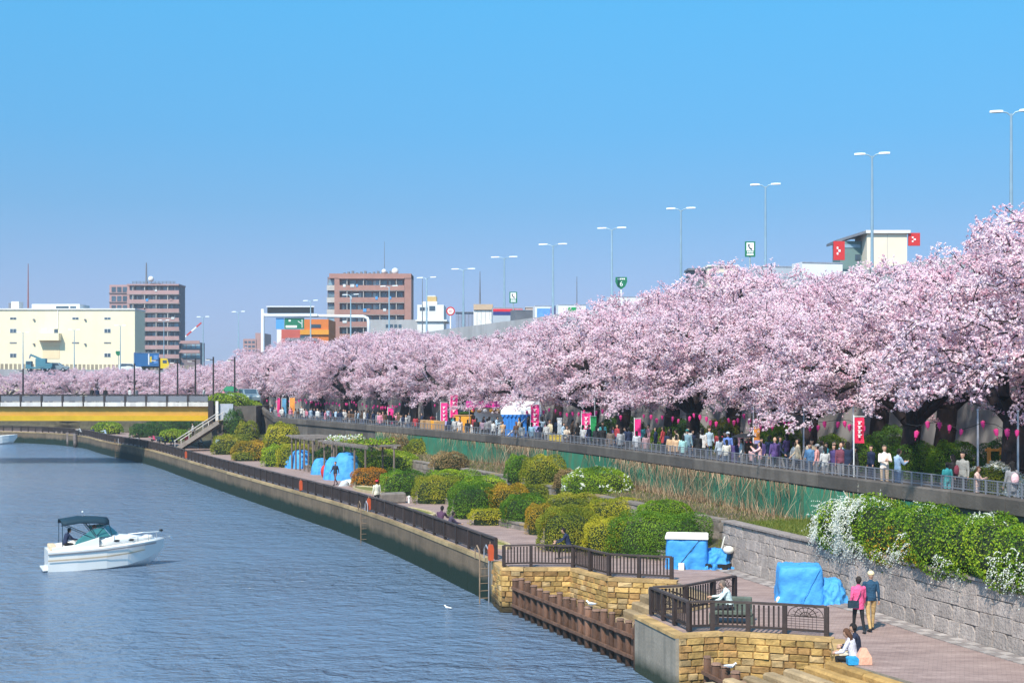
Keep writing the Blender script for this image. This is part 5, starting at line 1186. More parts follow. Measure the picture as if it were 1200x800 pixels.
for k in range(5): f.box('panel_joint', 537 + k * 4, 537.4 + k * 4, 367, 392, .04, .05, M_bgrey)
r = thing('concrete_tower', 'white stair tower with tan cap and slanted braces beside the expressway', 'tower', (-7, 232, 3)); f = Fac(r, 232)
f.box('shaft', 555, 576, 363, 0, 0, 5, M_roofw, zfloor=3.0); f.box('cap', 555, 577.5, 356.5, 363, .3, 5.6, mat('tower_tan', (.50, .36, .25), .8, .1, .6))
for k in range(4): f.box('rib', 558.5 + k * 5, 559.2 + k * 5, 363.4, 395, .05, .06, M_pale)
for x0, x1, y0, y1 in ((561, 570, 375, 396), (574, 584, 375, 400)):
    q = MB(); a, b = pd(x0, y0, 231.0), pd(x1, y1, 230.0); q.beam(a, b, .35, .35); q.build('brace', M_roofw, r)
q = MB(); p = pd(562.5, 356, 234); q.tube([(p.x, 234, p.z), (p.x, 234, pd(562.5, 318, 234).z)], [.16, .05], 6); q.build('mast', M_bgrey, r)
f.box('side_bracket', 576, 580, 364, 378, -.5, 1.5, mat('tower_tan2', (.42, .30, .22), .8, .1, .6))
r = thing('rooftop_building', 'tan flat rooftop behind the white and red trucks', 'building', (8, 330, 3)); f = Fac(r, 330); f.box('wall', 616, 644, 360, 0, 0, 10, mat('tan_block', (.45, .33, .28), .85, .08, .4), zfloor=3.0); f.box('roof_edge', 615.5, 644.5, 359.4, 360.4, .15, 10.3, M_pale)
r = thing('grey_warehouse', 'long low grey building right of the salmon apartments', 'building', (-45, 340, 3)); f = Fac(r, 340); f.box('wall', 430, 489, 374.5, 0, 0, 12, M_deck, zfloor=3.0)
for k in range(4): f.box('window', 452 + k * 5, 455.5 + k * 5, 380, 384, .06, .1, M_glass)
# cream rooftop building with red signs
M_crm2 = mat('cream_plaster', (0.72, 0.62, 0.50), 0.85, 0.06, 0.3)
d = 170; r = thing('rooftop_building', 'cream flat roofed building with two red signboards above the blossom at right', 'building', (46.5, d, 3)); f = Fac(r, d)
f.box('wall', 1016, 1063, 273, 0, 0, 6, M_crm2, zfloor=3.0); f.box('wall_joint', 1039.6, 1040.2, 275, 320, .03, .04, M_pale)
m = MB(); a, b = pd(1014, 270, d), pd(1066, 273.5, d); c = pd(988, 279, d)
m.add([(a.x, d - .4, a.z), (b.x, d - .4, a.z), (b.x, d + 7, a.z), (a.x, d + 7, a.z), (a.x, d - .4, b.z), (b.x, d - .4, b.z), (b.x, d + 7, b.z), (a.x, d + 7, b.z)], [(0, 1, 2, 3), (7, 6, 5, 4), (4, 5, 1, 0), (5, 6, 2, 1), (6, 7, 3, 2), (7, 4, 0, 3)]); m.build('roof_slab', M_roofw, r)
m = MB(); m.add([(a.x - .02, d - .3, a.z - .05), (a.x - .02, d - .3, b.z), (c.x, d + 3.5, c.z - .2), (c.x, d + 3.5, c.z + .15), (a.x - .02, d + 7, a.z - .05), (a.x - .02, d + 7, b.z), (c.x, d + 9, c.z - .2), (c.x, d + 9, c.z + .15)], [(0, 1, 2, 3), (0, 3, 7, 4), (1, 5, 6, 2), (4, 7, 6, 5), (3, 2, 6, 7)]); m.build('side_canopy', M_bgrey, r)
f.box('side_wall', 990, 1016.2, 280, 0, -2.5, 4, mat('shadowed_side_teal', (.14, .22, .22), .8, .1, .4), zfloor=3.0); f.box('side_window', 993, 1014, 284, 288, -2.42, .1, M_glass2); f.box('side_window', 1008, 1014.5, 296, 303, -2.42, .1, M_glass)  # shadow on the left side is put into this dark teal colour
def redsign(x0, x1, y0, y1, dd):
    s_ = f.box('red_signboard', x0, x1, y0, y1, dd, .25, M_sred); w_ = x1 - x0
    for i in range(3): f.box('lettering', x0 + w_ * .28 + (i % 2) * w_ * .15, x0 + w_ * .42 + (i % 2) * w_ * .2, y0 + (y1 - y0) * (.3 + .15 * i), y0 + (y1 - y0) * (.42 + .15 * i), dd + .03, .03, M_swhite, s_)
redsign(976, 989, 283, 305, .4); redsign(1064.5, 1078, 273, 288, .1)
d = 232; r = thing('rooftop_building', 'small cream rooftop with dark side above the blossom, left of the telephone sign', 'building', (34, d, 3)); f = Fac(r, d)
f.box('wall', 829, 865, 312.5, 0, 0, 6, M_crm2, zfloor=3.0); f.box('roof_slab', 828, 866, 310.5, 312.5, .3, 6.6, M_roofw); f.box('window', 835, 839, 314, 318, .06, .1, M_glass); f.box('window_band', 834, 848, 319.5, 324, .06, .1, M_glass2); f.box('dark_side', 809, 829, 316, 0, -2, 4, M_bgrey, zfloor=3.0); f.box('side_roof', 807.5, 829, 313.5, 316, -1.2, 5.5, M_bgrey)
# thin masts
for x, yt, yb, d, lab in ((450.5, 283, 320, 420, 'hair thin antenna mast above the salmon apartments'), (676, 324, 372, 260, 'thin antenna mast right of the trucks'), (495, 326, 380, 290, 'thin antenna mast left of the white rooftop')):
    m = MB(); a = pd(x, yb, d); m.tube([(a.x, d, 3), (a.x, d, a.z), (a.x, d, pd(x, yt, d).z)], [.2, .12, .05], 6); tag(m.build('antenna_mast', M_bgrey), lab, 'mast')

# ================================================================ vehicles on the elevated roads
M_tyre = mat('tyre_rubber', (0.02, 0.02, 0.02), 0.9, 0.1, 2.0)
def wheels(r, xs, hw, rad=.48):
    for x in xs:
        for s in (-1, 1):
            m = MB(); m.tube([(x, s * hw, rad), (x, s * (hw - .28), rad)], rad, 14); w_ = m.build('wheel', M_tyre, r, world=False); m = MB(); m.tube([(x, s * (hw + .005), rad), (x, s * (hw - .05), rad)], rad * .5, 10); m.build('rim', M_steel, w_, world=False)
def truck(lab, x, d, zr, rz, L, mbox, mcab, off=0, h=2.5, deco=None):
    p = pd(x, 400, d); r = thing('box_truck', lab, 'truck', (p.x, d, zr), rz)
    m = MB(); m.box((-.0, 0, .95), (L + 2.2, 1.0, .25)); m.build('chassis', M_black, r, world=False)
    m = MB(); m.box((-.9, 0, 1.1 + h / 2), (L, 2.4, h)); bx = m.build('cargo_box', mbox, r, world=False)
    for s in (-1, 1): m = MB(); m.beam((-.9 - L / 2, s * 1.22, 1.1 + h - .05), (-.9 + L / 2, s * 1.22, 1.1 + h - .05), .06, .1); m.build('edge_trim', M_steel, bx, world=False)
    m = MB(); x0 = L / 2 - .75; m.loft([[(x0 + a, y, z) for a, z in ((0, .7), (1.75, .7), (1.75, 1.6), (1.4, 2.6), (0, 2.7))] for y in (-1.15, 1.15)]); cb = m.build('cab', mcab, r, world=False)
    m = MB(); m.loft([[(x0 + a, y, z) for a, z in ((1.775, 1.65), (1.44, 2.5), (1.46, 2.5), (1.79, 1.65))] for y in (-1.0, 1.0)]); m.build('windscreen', M_glass, cb, world=False)
    for s in (-1, 1): m = MB(); m.box((x0 + .95, s * 1.155, 2.0), (.8, .02, .6)); m.build('side_window', M_glass, cb, world=False)
    wheels(r, (x0 + .8, -L / 2 - .2 + .6, -L / 2 + 1.4), 1.12)
    if deco:
        for (u0, u1, w0, w1, mm) in deco:
            m = MB(); m.box((-.9 - L / 2 + L * (u0 + u1) / 2, -1.225, 1.1 + h * (w0 + w1) / 2), (L * (u1 - u0), .03, h * (w1 - w0))); m.build('livery_panel', mm, bx, world=False)
    return r
M_tw1 = mat('truck_white', (0.75, 0.75, 0.76), 0.4, 0.06, 0.5); M_tgrey = mat('truck_grey', (0.42, 0.45, 0.50), 0.5, 0.08, 0.5); M_tblue = mat('truck_blue', (0.03, 0.13, 0.32), 0.5, 0.08, 0.5); M_tyel = mat('truck_yellow', (0.75, 0.52, 0.02), 0.5, 0.06, 0.5); M_teal = mat('truck_teal', (0.06, 0.19, 0.25), 0.5, 0.1, 0.5); M_lb = mat('livery_blue', (.12, .28, .6), .5, .2, 2.); M_lr = mat('livery_red', (.65, .03, .05), .5, .15, 2.); M_lg = mat('livery_green', (.02, .3, .1), .5, .1, 2.); M_lp = mat('livery_lilac', (.45, .35, .65), .5, .15, 2.)
M_navy = mat('livery_navy', (.04, .05, .2), .5, .1, 2.)
ang = math.atan2(-20, 7)          # the road's direction toward the camera
truck('white truck with blue and red livery on the expressway', 655, 200, 15, .12, 5.6, M_tw1, M_tw1, deco=((.05, .45, .15, .85, M_lb), (.4, .62, .2, .9, M_lp), (.55, .9, .15, .85, M_lr)))
truck('white truck with green mountain livery, right of the blue and red one', 676, 197, 15, .12, 4.0, M_tw1, M_tw1, deco=((.1, .9, .05, .25, M_lg), (.35, .65, .5, .85, M_lg)))
truck('grey box truck with red and navy stripe behind the left telephone sign', 601, 213, 15, .1, 4.6, M_tgrey, M_tgrey, h=3.0, deco=((.0, 1.0, .78, .92, M_lr), (.0, 1.0, .60, .77, M_navy)))
truck('teal grey truck just left of the blue and red livery truck', 628, 206, 15, .3, 5.5, M_bgrey, M_tw1, h=2.2)
truck('grey truck half hidden by blossom right of the right telephone sign', 928, 138, 15, .2, 6.5, M_tgrey, M_tw1, h=2.9)
truck('blue truck half hidden by blossom below the right telephone sign', 902, 141, 15, .25, 4, M_tblue, M_tblue, h=2.0)
truck('pale truck roof just showing left of the red signboards', 968, 128, 15, .2, 4, M_tw1, M_tw1, h=2.4)
truck('blue container truck with a yellow cab in front of the brown tower', 177, 268, 9.6, .35, 4.6, M_tblue, M_tyel, h=2.7, deco=((.55, .6, .1, .9, M_tw1), (.62, .7, .3, .7, M_tyel), (.78, .95, .2, .8, M_lb)))
truck('pale truck behind the route shield by the blossom crest', 748, 176, 15, .15, 6, M_tw1, M_tw1, h=2.3)
def car(lab, x, d, zr, rz, m_):
    p = pd(x, 400, d); r = thing('car', lab, 'car', (p.x, d, zr), rz)
    prof = [(-2.2, .35), (2.2, .35), (2.25, .75), (2.1, .95), (1.2, 1.05), (.45, 1.62), (-1.75, 1.68), (-2.2, 1.1)]
    m = MB(); m.loft([[(a, y * (1 if z < 1.06 else .88), z) for a, z in prof] for y in (-.88, .88)]); b = m.build('body', m_, r, world=False)
    for s in (-1, 1): m = MB(); m.loft([[(a, s * y, z) for a, z in ((-1.7, 1.1), (.75, 1.1), (.4, 1.55), (-1.6, 1.6))] for y in (.80, .885)]); m.build('side_window', M_glass, b, world=False)
    m = MB(); m.add([(1.16, -.68, 1.1), (1.16, .68, 1.1), (.52, .68, 1.6), (.52, -.68, 1.6)], [(0, 1, 2, 3)]); m.build('windscreen', M_glass, b, world=False)
    for s in (-.6, .6): m = MB(); m.box((2.2, s, .8), (.1, .3, .14)); m.build('headlight', M_lhead, b, world=False)
    wheels(r, (-1.4, 1.4), .9, .33); return r
M_cblk = mat('car_dark', (0.03, 0.045, 0.055), 0.3, 0.05, 1.0, coat=.5); M_cgr = mat('car_greyblue', (0.18, 0.24, 0.28), 0.3, 0.05, 1.0, coat=.5)
o = car('dark four wheel drive on the expressway right of the trucks', 699, 190, 15.35, math.pi + .15, M_cblk); o.scale = (1.05, 1, 1.25)
car('grey car on the ramp in front of the warehouse, right of the teal crane truck', 66, 256, 9.6, .1, M_cgr)
car('white car on the ramp just left of the blue container truck', 152, 266, 9.6, .3, M_tw1)
car('blue grey car parked at the bridge approach beside the cherry crowns', 292, 158, 5.0, -1.2, M_cgr)
# crane truck
p = pd(46, 430, 254); r = thing('crane_truck', 'teal crane truck on the ramp in front of the warehouse', 'truck', (p.x, 254, 9.6), .1); r.scale = (.62, .62, .7)
for nm, c_, dm in (('chassis', (0, 0, .9), (7.5, 2.2, .5)), ('cab', (-2.9, 0, 1.9), (1.6, 2.2, 1.6)), ('engine_house', (.6, 0, 2.3), (3.0, 2.2, 2.2)), ('rear_body', (3.0, 0, 1.6), (2.0, 2.2, 1.0))):
    m = MB(); m.box(c_, dm); bevel(m.build(nm, M_teal, r, world=False), .08)
m = MB(); m.beam((.6, 0, 3.2), (-2.6, 0, 4.4), .45, .5); m.build('boom', M_teal, r, world=False); m = MB(); m.tube([(-2.6, 0, 4.3), (-2.9, 0, 3.4)], [.3, .2], 8); m.build('hook_block', M_steel, r, world=False); m = MB(); m.box((-2.9, -1.11, 2.2), (1.2, .04, .7)); m.build('side_window', M_glass, r, world=False); wheels(r, (-2.8, 1.2, 2.6), 1.05)
# construction crane jib behind the tower
m = MB(); a, b = pd(213, 398, 500), pd(236, 378, 500)
r = thing('tower_crane', 'small red and white crane jib behind the brown tower', 'crane', (a.x, 500, 3))
for k in range(4): q = MB(); q.beam(a + (b - a) * (k / 4), a + (b - a) * ((k + 1) / 4 - .004), .5, .5); q.build('jib_section', M_sred if k % 2 else M_swhite, r)
q = MB(); q.tube([(a.x, 500, 3), (a.x, 500, a.z)], .4, 8); q.build('mast', M_swhite, r)
# ================================================================ people
def body_mesh(name, P, voxel=.022, fingers=True):
    """P: pose angles in degrees. The figure faces +Y, feet (or seat) on z = 0. One continuous surface grown from tapered limbs."""
    g = lambda k, d=0.0: P.get(k, d); S = math.sin; C = math.cos
    lean, turn = R(g('lean')), R(g('turn')); H = 1.0
    caps = []      # (p, q, r0, r1, region, flat)
    legs = {}
    for s, k in ((-1, 'l'), (1, 'r')):
        a, kn, sp = R(g('hip_' + k)), R(g('knee_' + k)), g('splay', .02) * s
        hip = Vector((s * .09, 0, 0)); td = Vector((sp, S(a), -C(a))).normalized(); knee = hip + td * .43
        sd_ = Vector((sp * .3, S(a - kn), -C(a - kn))).normalized(); ank = knee + sd_ * .41; fa = R(g('foot_' + k, 0)); fd = Vector((s * .12, C(fa), S(fa) - .12)).normalized()
        legs[k] = (hip, knee, ank, fd)
    low = min(min(l[2].z - .075, (l[2] + l[3] * .17).z - .04) for l in legs.values())
    if 'seat' in P: pz = P['seat'] + .10
    else: pz = -low
    O = Vector((0, 0, pz))
    for k, (hip, knee, ank, fd) in legs.items():
        caps += [(O + hip, O + knee, .085, .058, 2, 1), (O + knee, O + ank, .056, .040, 2, 1), (O + ank + Vector((0, -.03, -.035)), O + ank + fd * .17 + Vector((0, 0, -.04)), .043, .034, 3, 1)]
    up = Vector((0, S(lean), C(lean))); fw = Vector((0, C(lean), -S(lean)))
    pel = O + Vector((0, 0, .03)); waist = pel + up * .16; chest = pel + up * .33; neck = pel + up * .50
    tors = [(pel - up * .06, .15, .105), (pel + up * .04, .165, .12), (waist, .145, .105), (chest, .175, .12), (pel + up * .42, .185, .11), (pel + up * .475, .12, .08), (neck + up * .01, .055, .055)]
    coat = g('coat', 0)
    if coat: tors = [(pel - up * .22, .17 * 1.05, .13), (pel - up * .06, .175, .13)] + [(c_, a_ * 1.06, b_ * 1.1) for c_, a_, b_ in tors[1:]]
    nod = R(g('nod')) + lean; hup = Vector((S(turn) * S(nod) * .3, S(nod), C(nod))); hc = neck + hup * .17; hf = Vector((S(turn), C(turn) * C(nod), -S(nod))).normalized(); hs = hf.cross(hup).normalized()
    caps.append((neck - up * .02, neck + hup * .09, .052, .05, 0, 1))
    for s, k in ((-1, 'l'), (1, 'r')):
        b, e, ab, inn = R(g('arm_' + k)), R(g('elbow_' + k)), R(g('abd_' + k, 9)), g('in_' + k, 0.0)
        sh = pel + up * .435 + Vector((s * .175, 0, 0)); ud = Vector((s * S(ab), S(b + lean * .5) * C(ab), -C(b + lean * .5) * C(ab))).normalized(); el = sh + ud * .27
        fd = Vector((s * (.10 - inn), S(b + e + lean * .5), -C(b + e + lean * .5))).normalized(); wr = el + fd * .23
        caps += [(sh, el, .062, .047, 1, 1), (el, wr, .045, .033, 1, 1)]
        side = fd.cross(Vector((s, 0, 0))).normalized() if abs(fd.x) < .95 else Vector((0, 0, 1)); palm = wr + fd * .085
        caps.append((wr, palm, .028, .036, 0, .62))
        if fingers:
            for j, (o_, L) in enumerate(((-.027, .065), (-.009, .078), (.009, .073), (.027, .055))):
                b0 = palm + side * o_; m0 = b0 + (fd + Vector((-s * .25, 0, 0))).normalized() * L * .55; caps += [(palm - fd * .02 + side * o_, m0, .0105, .0095, 0, 1), (m0, m0 + (fd * .6 + Vector((-s * .7, 0, 0))).normalized() * L * .5, .0095, .008, 0, 1)]
            th0 = wr + fd * .03 + side * .028; caps += [(th0, th0 + (fd + side * .9).normalized() * .045, .013, .011, 0, 1), (th0 + (fd + side * .9).normalized() * .045, th0 + (fd + side * .9).normalized() * .045 + fd * .035, .011, .009, 0, 1)]
    m = MB()
    def capsule(p, q, r0, r1, flat):
        t = (q - p); L = t.length; t = t / max(L, 1e-6); a = t.orthogonal().normalized(); b = t.cross(a); secs = []
        for u, k in ((-r0 * .98, .2), (-r0 * .7, .714), (0, 1)): secs.append((p + t * u, r0 * k))
        for u, k in ((0, 1), (r1 * .7, .714), (r1 * .98, .2)): secs.append((q + t * u, r1 * k))
        m.loft([[c + (a * math.cos(th) * flat + b * math.sin(th)) * r for th in np.linspace(0, 2 * math.pi, 10, endpoint=False)] for c, r in secs])
    for p, q, r0, r1, rg, fl in caps: capsule(p, q, r0, r1, fl)
    m.loft([[c + Vector((math.cos(th) * a_, 0, 0)) + fw * (math.sin(th) * b_) for th in np.linspace(0, 2 * math.pi, 14, endpoint=False)] for c, a_, b_ in tors])
    hm = MB(); hm.ell((0, 0, 0), (.076, .094, .115), 14, 10); hm.ell((0, .092, -.012), (.014, .022, .022), 8, 6); hm.ell((0, .075, -.085), (.03, .025, .022), 8, 6)
    for s in (-1, 1): hm.ell((s * .078, -.005, -.01), (.012, .02, .03), 8, 6)
    hair = g('hair', 1)
    if hair: hm.ell((0, -.018, .022), (.088, .098, .108), 14, 10)
    if hair == 2: hm.ell((0, -.055, -.06), (.082, .055, .15), 12, 8)
    m.add([hc + hs * v[0] + hf * v[1] + hup * v[2] for v in hm.v], hm.f)
    me = m.mesh(name + '_src', None if False else MATS['quay_concrete']); o = link(name, me); md = o.modifiers.new('r', 'REMESH'); md.mode = 'VOXEL'; md.voxel_size = voxel; sm = o.modifiers.new('s', 'SMOOTH'); sm.iterations = 2; sm.factor = .5
    bpy.context.view_layer.update(); me2 = bpy.data.meshes.new_from_object(o.evaluated_get(bpy.context.evaluated_depsgraph_get())); bpy.data.objects.remove(o); me2.name = name
    # regions by the nearest limb
    n = len(me2.polygons); Cc = np.empty(n * 3); me2.polygons.foreach_get('center', Cc); Cc = Cc.reshape(-1, 3); best = np.full(n, 9.0); reg = np.ones(n, int); src = np.zeros(n, int)
    def seg(p, q, r0, r1, rg, sid=0):
        nonlocal best, reg, src
        p, q = np.array(p), np.array(q); d = q - p; t = np.clip(((Cc - p) @ d) / max(1e-9, d @ d), 0, 1); ds = np.linalg.norm(Cc - p - t[:, None] * d, axis=1) - (r0 + (r1 - r0) * t); k = ds < best; best = np.where(k, ds, best); reg = np.where(k, rg, reg); src = np.where(k, sid, src)
    for p, q, r0, r1, rg, fl in caps: seg(p, q, r0, r1, rg, 1 if rg == 2 else 0)
    for (c0, a0, b0), (c1, a1, b1) in zip(tors, tors[1:]): seg(c0, c1, (a0 + b0) / 2, (a1 + b1) / 2, 1 if (c1 - pel).dot(up) > .02 or coat else 2, 1)
    hem = pel.z + (-.20 if coat else -.07)
    if 'seat' not in P: reg = np.where((src == 1) & (reg != 3), np.where(Cc[:, 2] > hem, 1, 2), reg)
    rel = Cc - np.array(hc); lx, ly, lz = rel @ np.array(hs), rel @ np.array(hf), rel @ np.array(hup); inh = (np.abs(lx) < .11) & (np.abs(ly) < .13) & (lz > -.12) & (lz < .16); k = inh & (np.sqrt((lx / .076) ** 2 + (ly / .094) ** 2 + (lz / .115) ** 2) < 1.5) & (best > -.02)
    reg = np.where(k, np.where(((lz > .055) | (ly < .005)) & (hair > 0), 4, 0), reg)
    if hair == 2: reg = np.where((lz < -.05) & (lz > -.22) & (ly < -.03) & (np.abs(lx) < .1), 4, reg)
    if g('sleeve', 1) == 0: pass
    me2.materials.clear()
    for q in ('skin', 'shirt', 'trousers', 'shoes', 'hair'): me2.materials.append(CM(q, (.5, .5, .5)))
    me2.polygons.foreach_set('material_index', reg.astype(np.int32)); me2.polygons.foreach_set('use_smooth', [True] * n); me2.update(); me2['head'] = [hc.x, hc.y, hc.z]; me2['headf'] = [hf.x, hf.y, hf.z]
    return me2
def CM(kind, col, rough=.85):
    nm = 'cloth_%s_%02d%02d%02d' % (kind, int(col[0] * 99), int(col[1] * 99), int(col[2] * 99))
    return mat(nm, col, rough if kind != 'skin' else .55, .16 if kind != 'skin' else .04, 5.0, .6 if kind != 'skin' else 0, 16.0)
SK = (0.52, 0.30, 0.21)
POSES = {
 'stand': dict(arm_l=4, arm_r=-3, elbow_l=14, elbow_r=12), 'stand2': dict(arm_l=8, arm_r=6, elbow_l=25, elbow_r=70, in_r=.5, hair=2, nod=8),
 'walk': dict(hip_l=22, knee_l=8, hip_r=-14, knee_r=22, arm_l=-18, arm_r=20, elbow_l=15, elbow_r=25, foot_r=-25), 'phone': dict(arm_l=28, arm_r=30, elbow_l=80, elbow_r=85, in_l=.55, in_r=.55, nod=22, hair=1),
 'folded': dict(arm_l=22, arm_r=20, elbow_l=88, elbow_r=84, in_l=1.1, in_r=1.1), 'photo': dict(arm_l=62, arm_r=62, elbow_l=75, elbow_r=75, in_l=.4, in_r=.4, abd_l=18, abd_r=18, hair=2),
 'bench': dict(hip_l=84, knee_l=86, hip_r=80, knee_r=80, seat=.42, lean=18, arm_l=28, arm_r=36, elbow_l=35, elbow_r=30, nod=14), 'ground': dict(hip_l=100, knee_l=112, hip_r=96, knee_r=106, seat=.0, lean=22, arm_l=58, arm_r=60, elbow_l=30, elbow_r=28, nod=10),
 'coat': dict(coat=1, arm_l=6, arm_r=2, elbow_l=16, elbow_r=14, hair=2), 'bald': dict(arm_l=3, arm_r=3, elbow_l=10, elbow_r=10, hair=0)}
BODY = {k: body_mesh('body_' + k, v, .02, True) for k, v in POSES.items()}
M_eye = mat('eye_dark', (.02, .015, .012), .4, 0, 1); M_lip = mat('lip', (.35, .10, .09), .6, 0, 1)
FACE = None
def face_mesh():
    m = MB()
    for s in (-1, 1): m.ell((s * .032, .083, .008), (.012, .008, .007), 8, 6, 0)
    m.ell((0, .090, -.058), (.022, .008, .006), 8, 6, 1); me = m.mesh('face_marks', [M_eye, M_lip], True); return me
FACE = face_mesh()
def person(label, loc, rz, pose, shirt, trousers, hair=(.015, .012, .012), shoes=(.03, .03, .035), skin=SK, scale=1.0, group='visitors', body=None, face=True):
    me = body or BODY[pose]; o = link('person', me); o.location = loc; o.rotation_euler = (0, 0, rz); o.scale = (scale,) * 3
    for i, (k, c) in enumerate((('skin', skin), ('shirt', shirt), ('trousers', trousers), ('shoes', shoes), ('hair', hair))):
        o.material_slots[i].link = 'OBJECT'; o.material_slots[i].material = CM(k, c)
    if face:
        f = link('face', FACE, o); f.location = Vector(me['head']); hf = Vector(me['headf']); f.rotation_euler = (math.asin(max(-1, min(1, hf.z))), 0, math.atan2(-hf.x, hf.y))
    return tag(o, label, 'person', group)
def wear(o, name, mb, m, smooth=True):
    c = mb.build(name, m, o, smooth, world=False); return c
def hat(o, col, brim=True):
    h = Vector(o.data['head']); f = Vector(o.data['headf']); m = MB(); m.ell((h.x, h.y - .012, h.z + .045), (.098, .110, .085), 14, 8)
    if brim: m.ell((h.x + f.x * .12, h.y + f.y * .10, h.z + .045), (.07, .075, .012), 12, 6)
    wear(o, 'cap', m, CM('cap', col))
def bag(o, col, side=-1, back=False):
    m = MB()
    if back: m.ell((0, -.18, 1.15), (.14, .09, .2), 12, 8); wear(o, 'backpack', m, CM('bag', col)); return
    m.loft([[(side * .20 + x * .16, -.10 + y * .05, z) for x, y in ((-1, -1), (1, -1), (1, 1), (-1, 1))] for z in (.78, .82, .98, 1.0)]); b = wear(o, 'shoulder_bag', m, CM('bag', col), False)
    m = MB(); m.tube([(side * .1, -.15, .99), (0, -.17, 1.22), (-side * .1, -.02, 1.45), (0, .14, 1.2), (side * .18, .02, 1.0)], .012, 5); wear(o, 'bag_strap', m, CM('bag', col))
W = (.52, .50, .49); NAVY = (.02, .03, .07); BLK = (.018, .018, .02); PINK = (.70, .10, .22); KH = (.42, .30, .16); JEAN = (.06, .09, .16); GREY = (.25, .24, .25); LBL = (.38, .50, .62); PEACH = (.62, .33, .22); TEAL = (.06, .28, .32); BRN = (.12, .07, .045); PURP = (.07, .05, .16)  # white cloth is greyed to carry the tree shade over the path
# --- near people with closer bodies
nb = {k: body_mesh('near_' + k, v, .0095) for k, v in dict(
    walkf=dict(hip_l=12, knee_l=5, hip_r=-9, knee_r=14, arm_l=-4, arm_r=8, elbow_l=20, elbow_r=18, foot_r=-15, coat=1), walkm=dict(hip_l=-10, knee_l=18, hip_r=14, knee_r=6, arm_l=8, arm_r=-6, elbow_l=22, elbow_r=18, foot_l=-15, hair=0),
    seatm=dict(hip_l=82, knee_l=84, hip_r=78, knee_r=78, seat=.42, lean=16, arm_l=30, arm_r=40, elbow_l=30, elbow_r=34, nod=16), sitw=dict(hip_l=92, knee_l=98, hip_r=86, knee_r=70, seat=.0, lean=14, arm_l=18, arm_r=22, elbow_l=48, elbow_r=44, in_l=.35, in_r=.35, nod=16, hair=2), sitm=dict(hip_l=88, knee_l=90, hip_r=84, knee_r=80, seat=.0, lean=10, arm_l=20, arm_r=24, elbow_l=55, elbow_r=50, in_l=.3, in_r=.3, nod=8)).items()}
p = px(1006, 741); o = person('woman in a pink jacket and black trousers walking away beside the grey wall', (p.x, p.y, 0), .12, None, (.72, .10, .24), BLK, scale=.95, group='couple walking', body=nb['walkf'], hair=(.03, .022, .02)); bag(o, (.02, .04, .06), -1)
p = px(1020.5, 738.5); o = person('man in a navy jacket, khaki trousers and cream cap walking away', (p.x, p.y, 0), .05, None, (.025, .075, .14), (.55, .36, .16), scale=1.02, group='couple walking', body=nb['walkm']); hat(o, (.75, .60, .36))
o = person('grey haired man in a pale shirt sitting on the bench of the nearest platform', (6.55, 41.0, .02), 1.35, None, (.62, .72, .70), (.03, .03, .035), (.16, .12, .10), body=nb['seatm'], group='seated visitors')
o = person('woman in a pale lilac top and black trousers sitting on the golden steps', (8.86, 35.35, -.02), .95, None, (.62, .58, .64), BLK, (.10, .045, .025), body=nb['sitw'], group='couple on the steps', shoes=(.03, .03, .035))
o = person('man in dark clothes sitting behind the woman in lilac on the golden steps', (9.12, 35.95, 0.0), 1.2, None, (.02, .025, .05), (.55, .50, .42), body=nb['sitm'], group='couple on the steps', shoes=BLK)
# --- promenade
def pon(label, x, d, rz, pose, shirt, trs, scale=1.0, z=0.0, **k): return person(label, ((x - 600) * d / F, d, z), rz, pose, shirt, trs, scale=scale, **k)
pon('person in navy sitting by the bushes behind the middle platform fence', 667, 56.3, 1.4, 'bench', NAVY, BLK, group='seated visitors')
pon('person in a purple top sitting upright by the riverside fence', 515.5, 65.6, -.4, 'bench', (.09, .04, .08), NAVY, 1.04, group='seated visitors')
pon('person in dark purple sitting hunched beside the upright purple one', 526, 63.9, -1.2, 'bench', (.06, .045, .08), GREY, .96, group='seated visitors')
o = pon('person in a red cap and white top standing by the fence', 441.5, 78.2, .6, 'stand', (.75, .70, .55), BLK, 1.0, group='strollers on the promenade'); hat(o, (.50, .03, .04))
pon('man in a black jacket walking past the blue tents', 393, 97.5, 2.6, 'walk', (.02, .025, .04), (.14, .08, .09), 1.0, group='strollers on the promenade')
rp_ = random.Random(3)
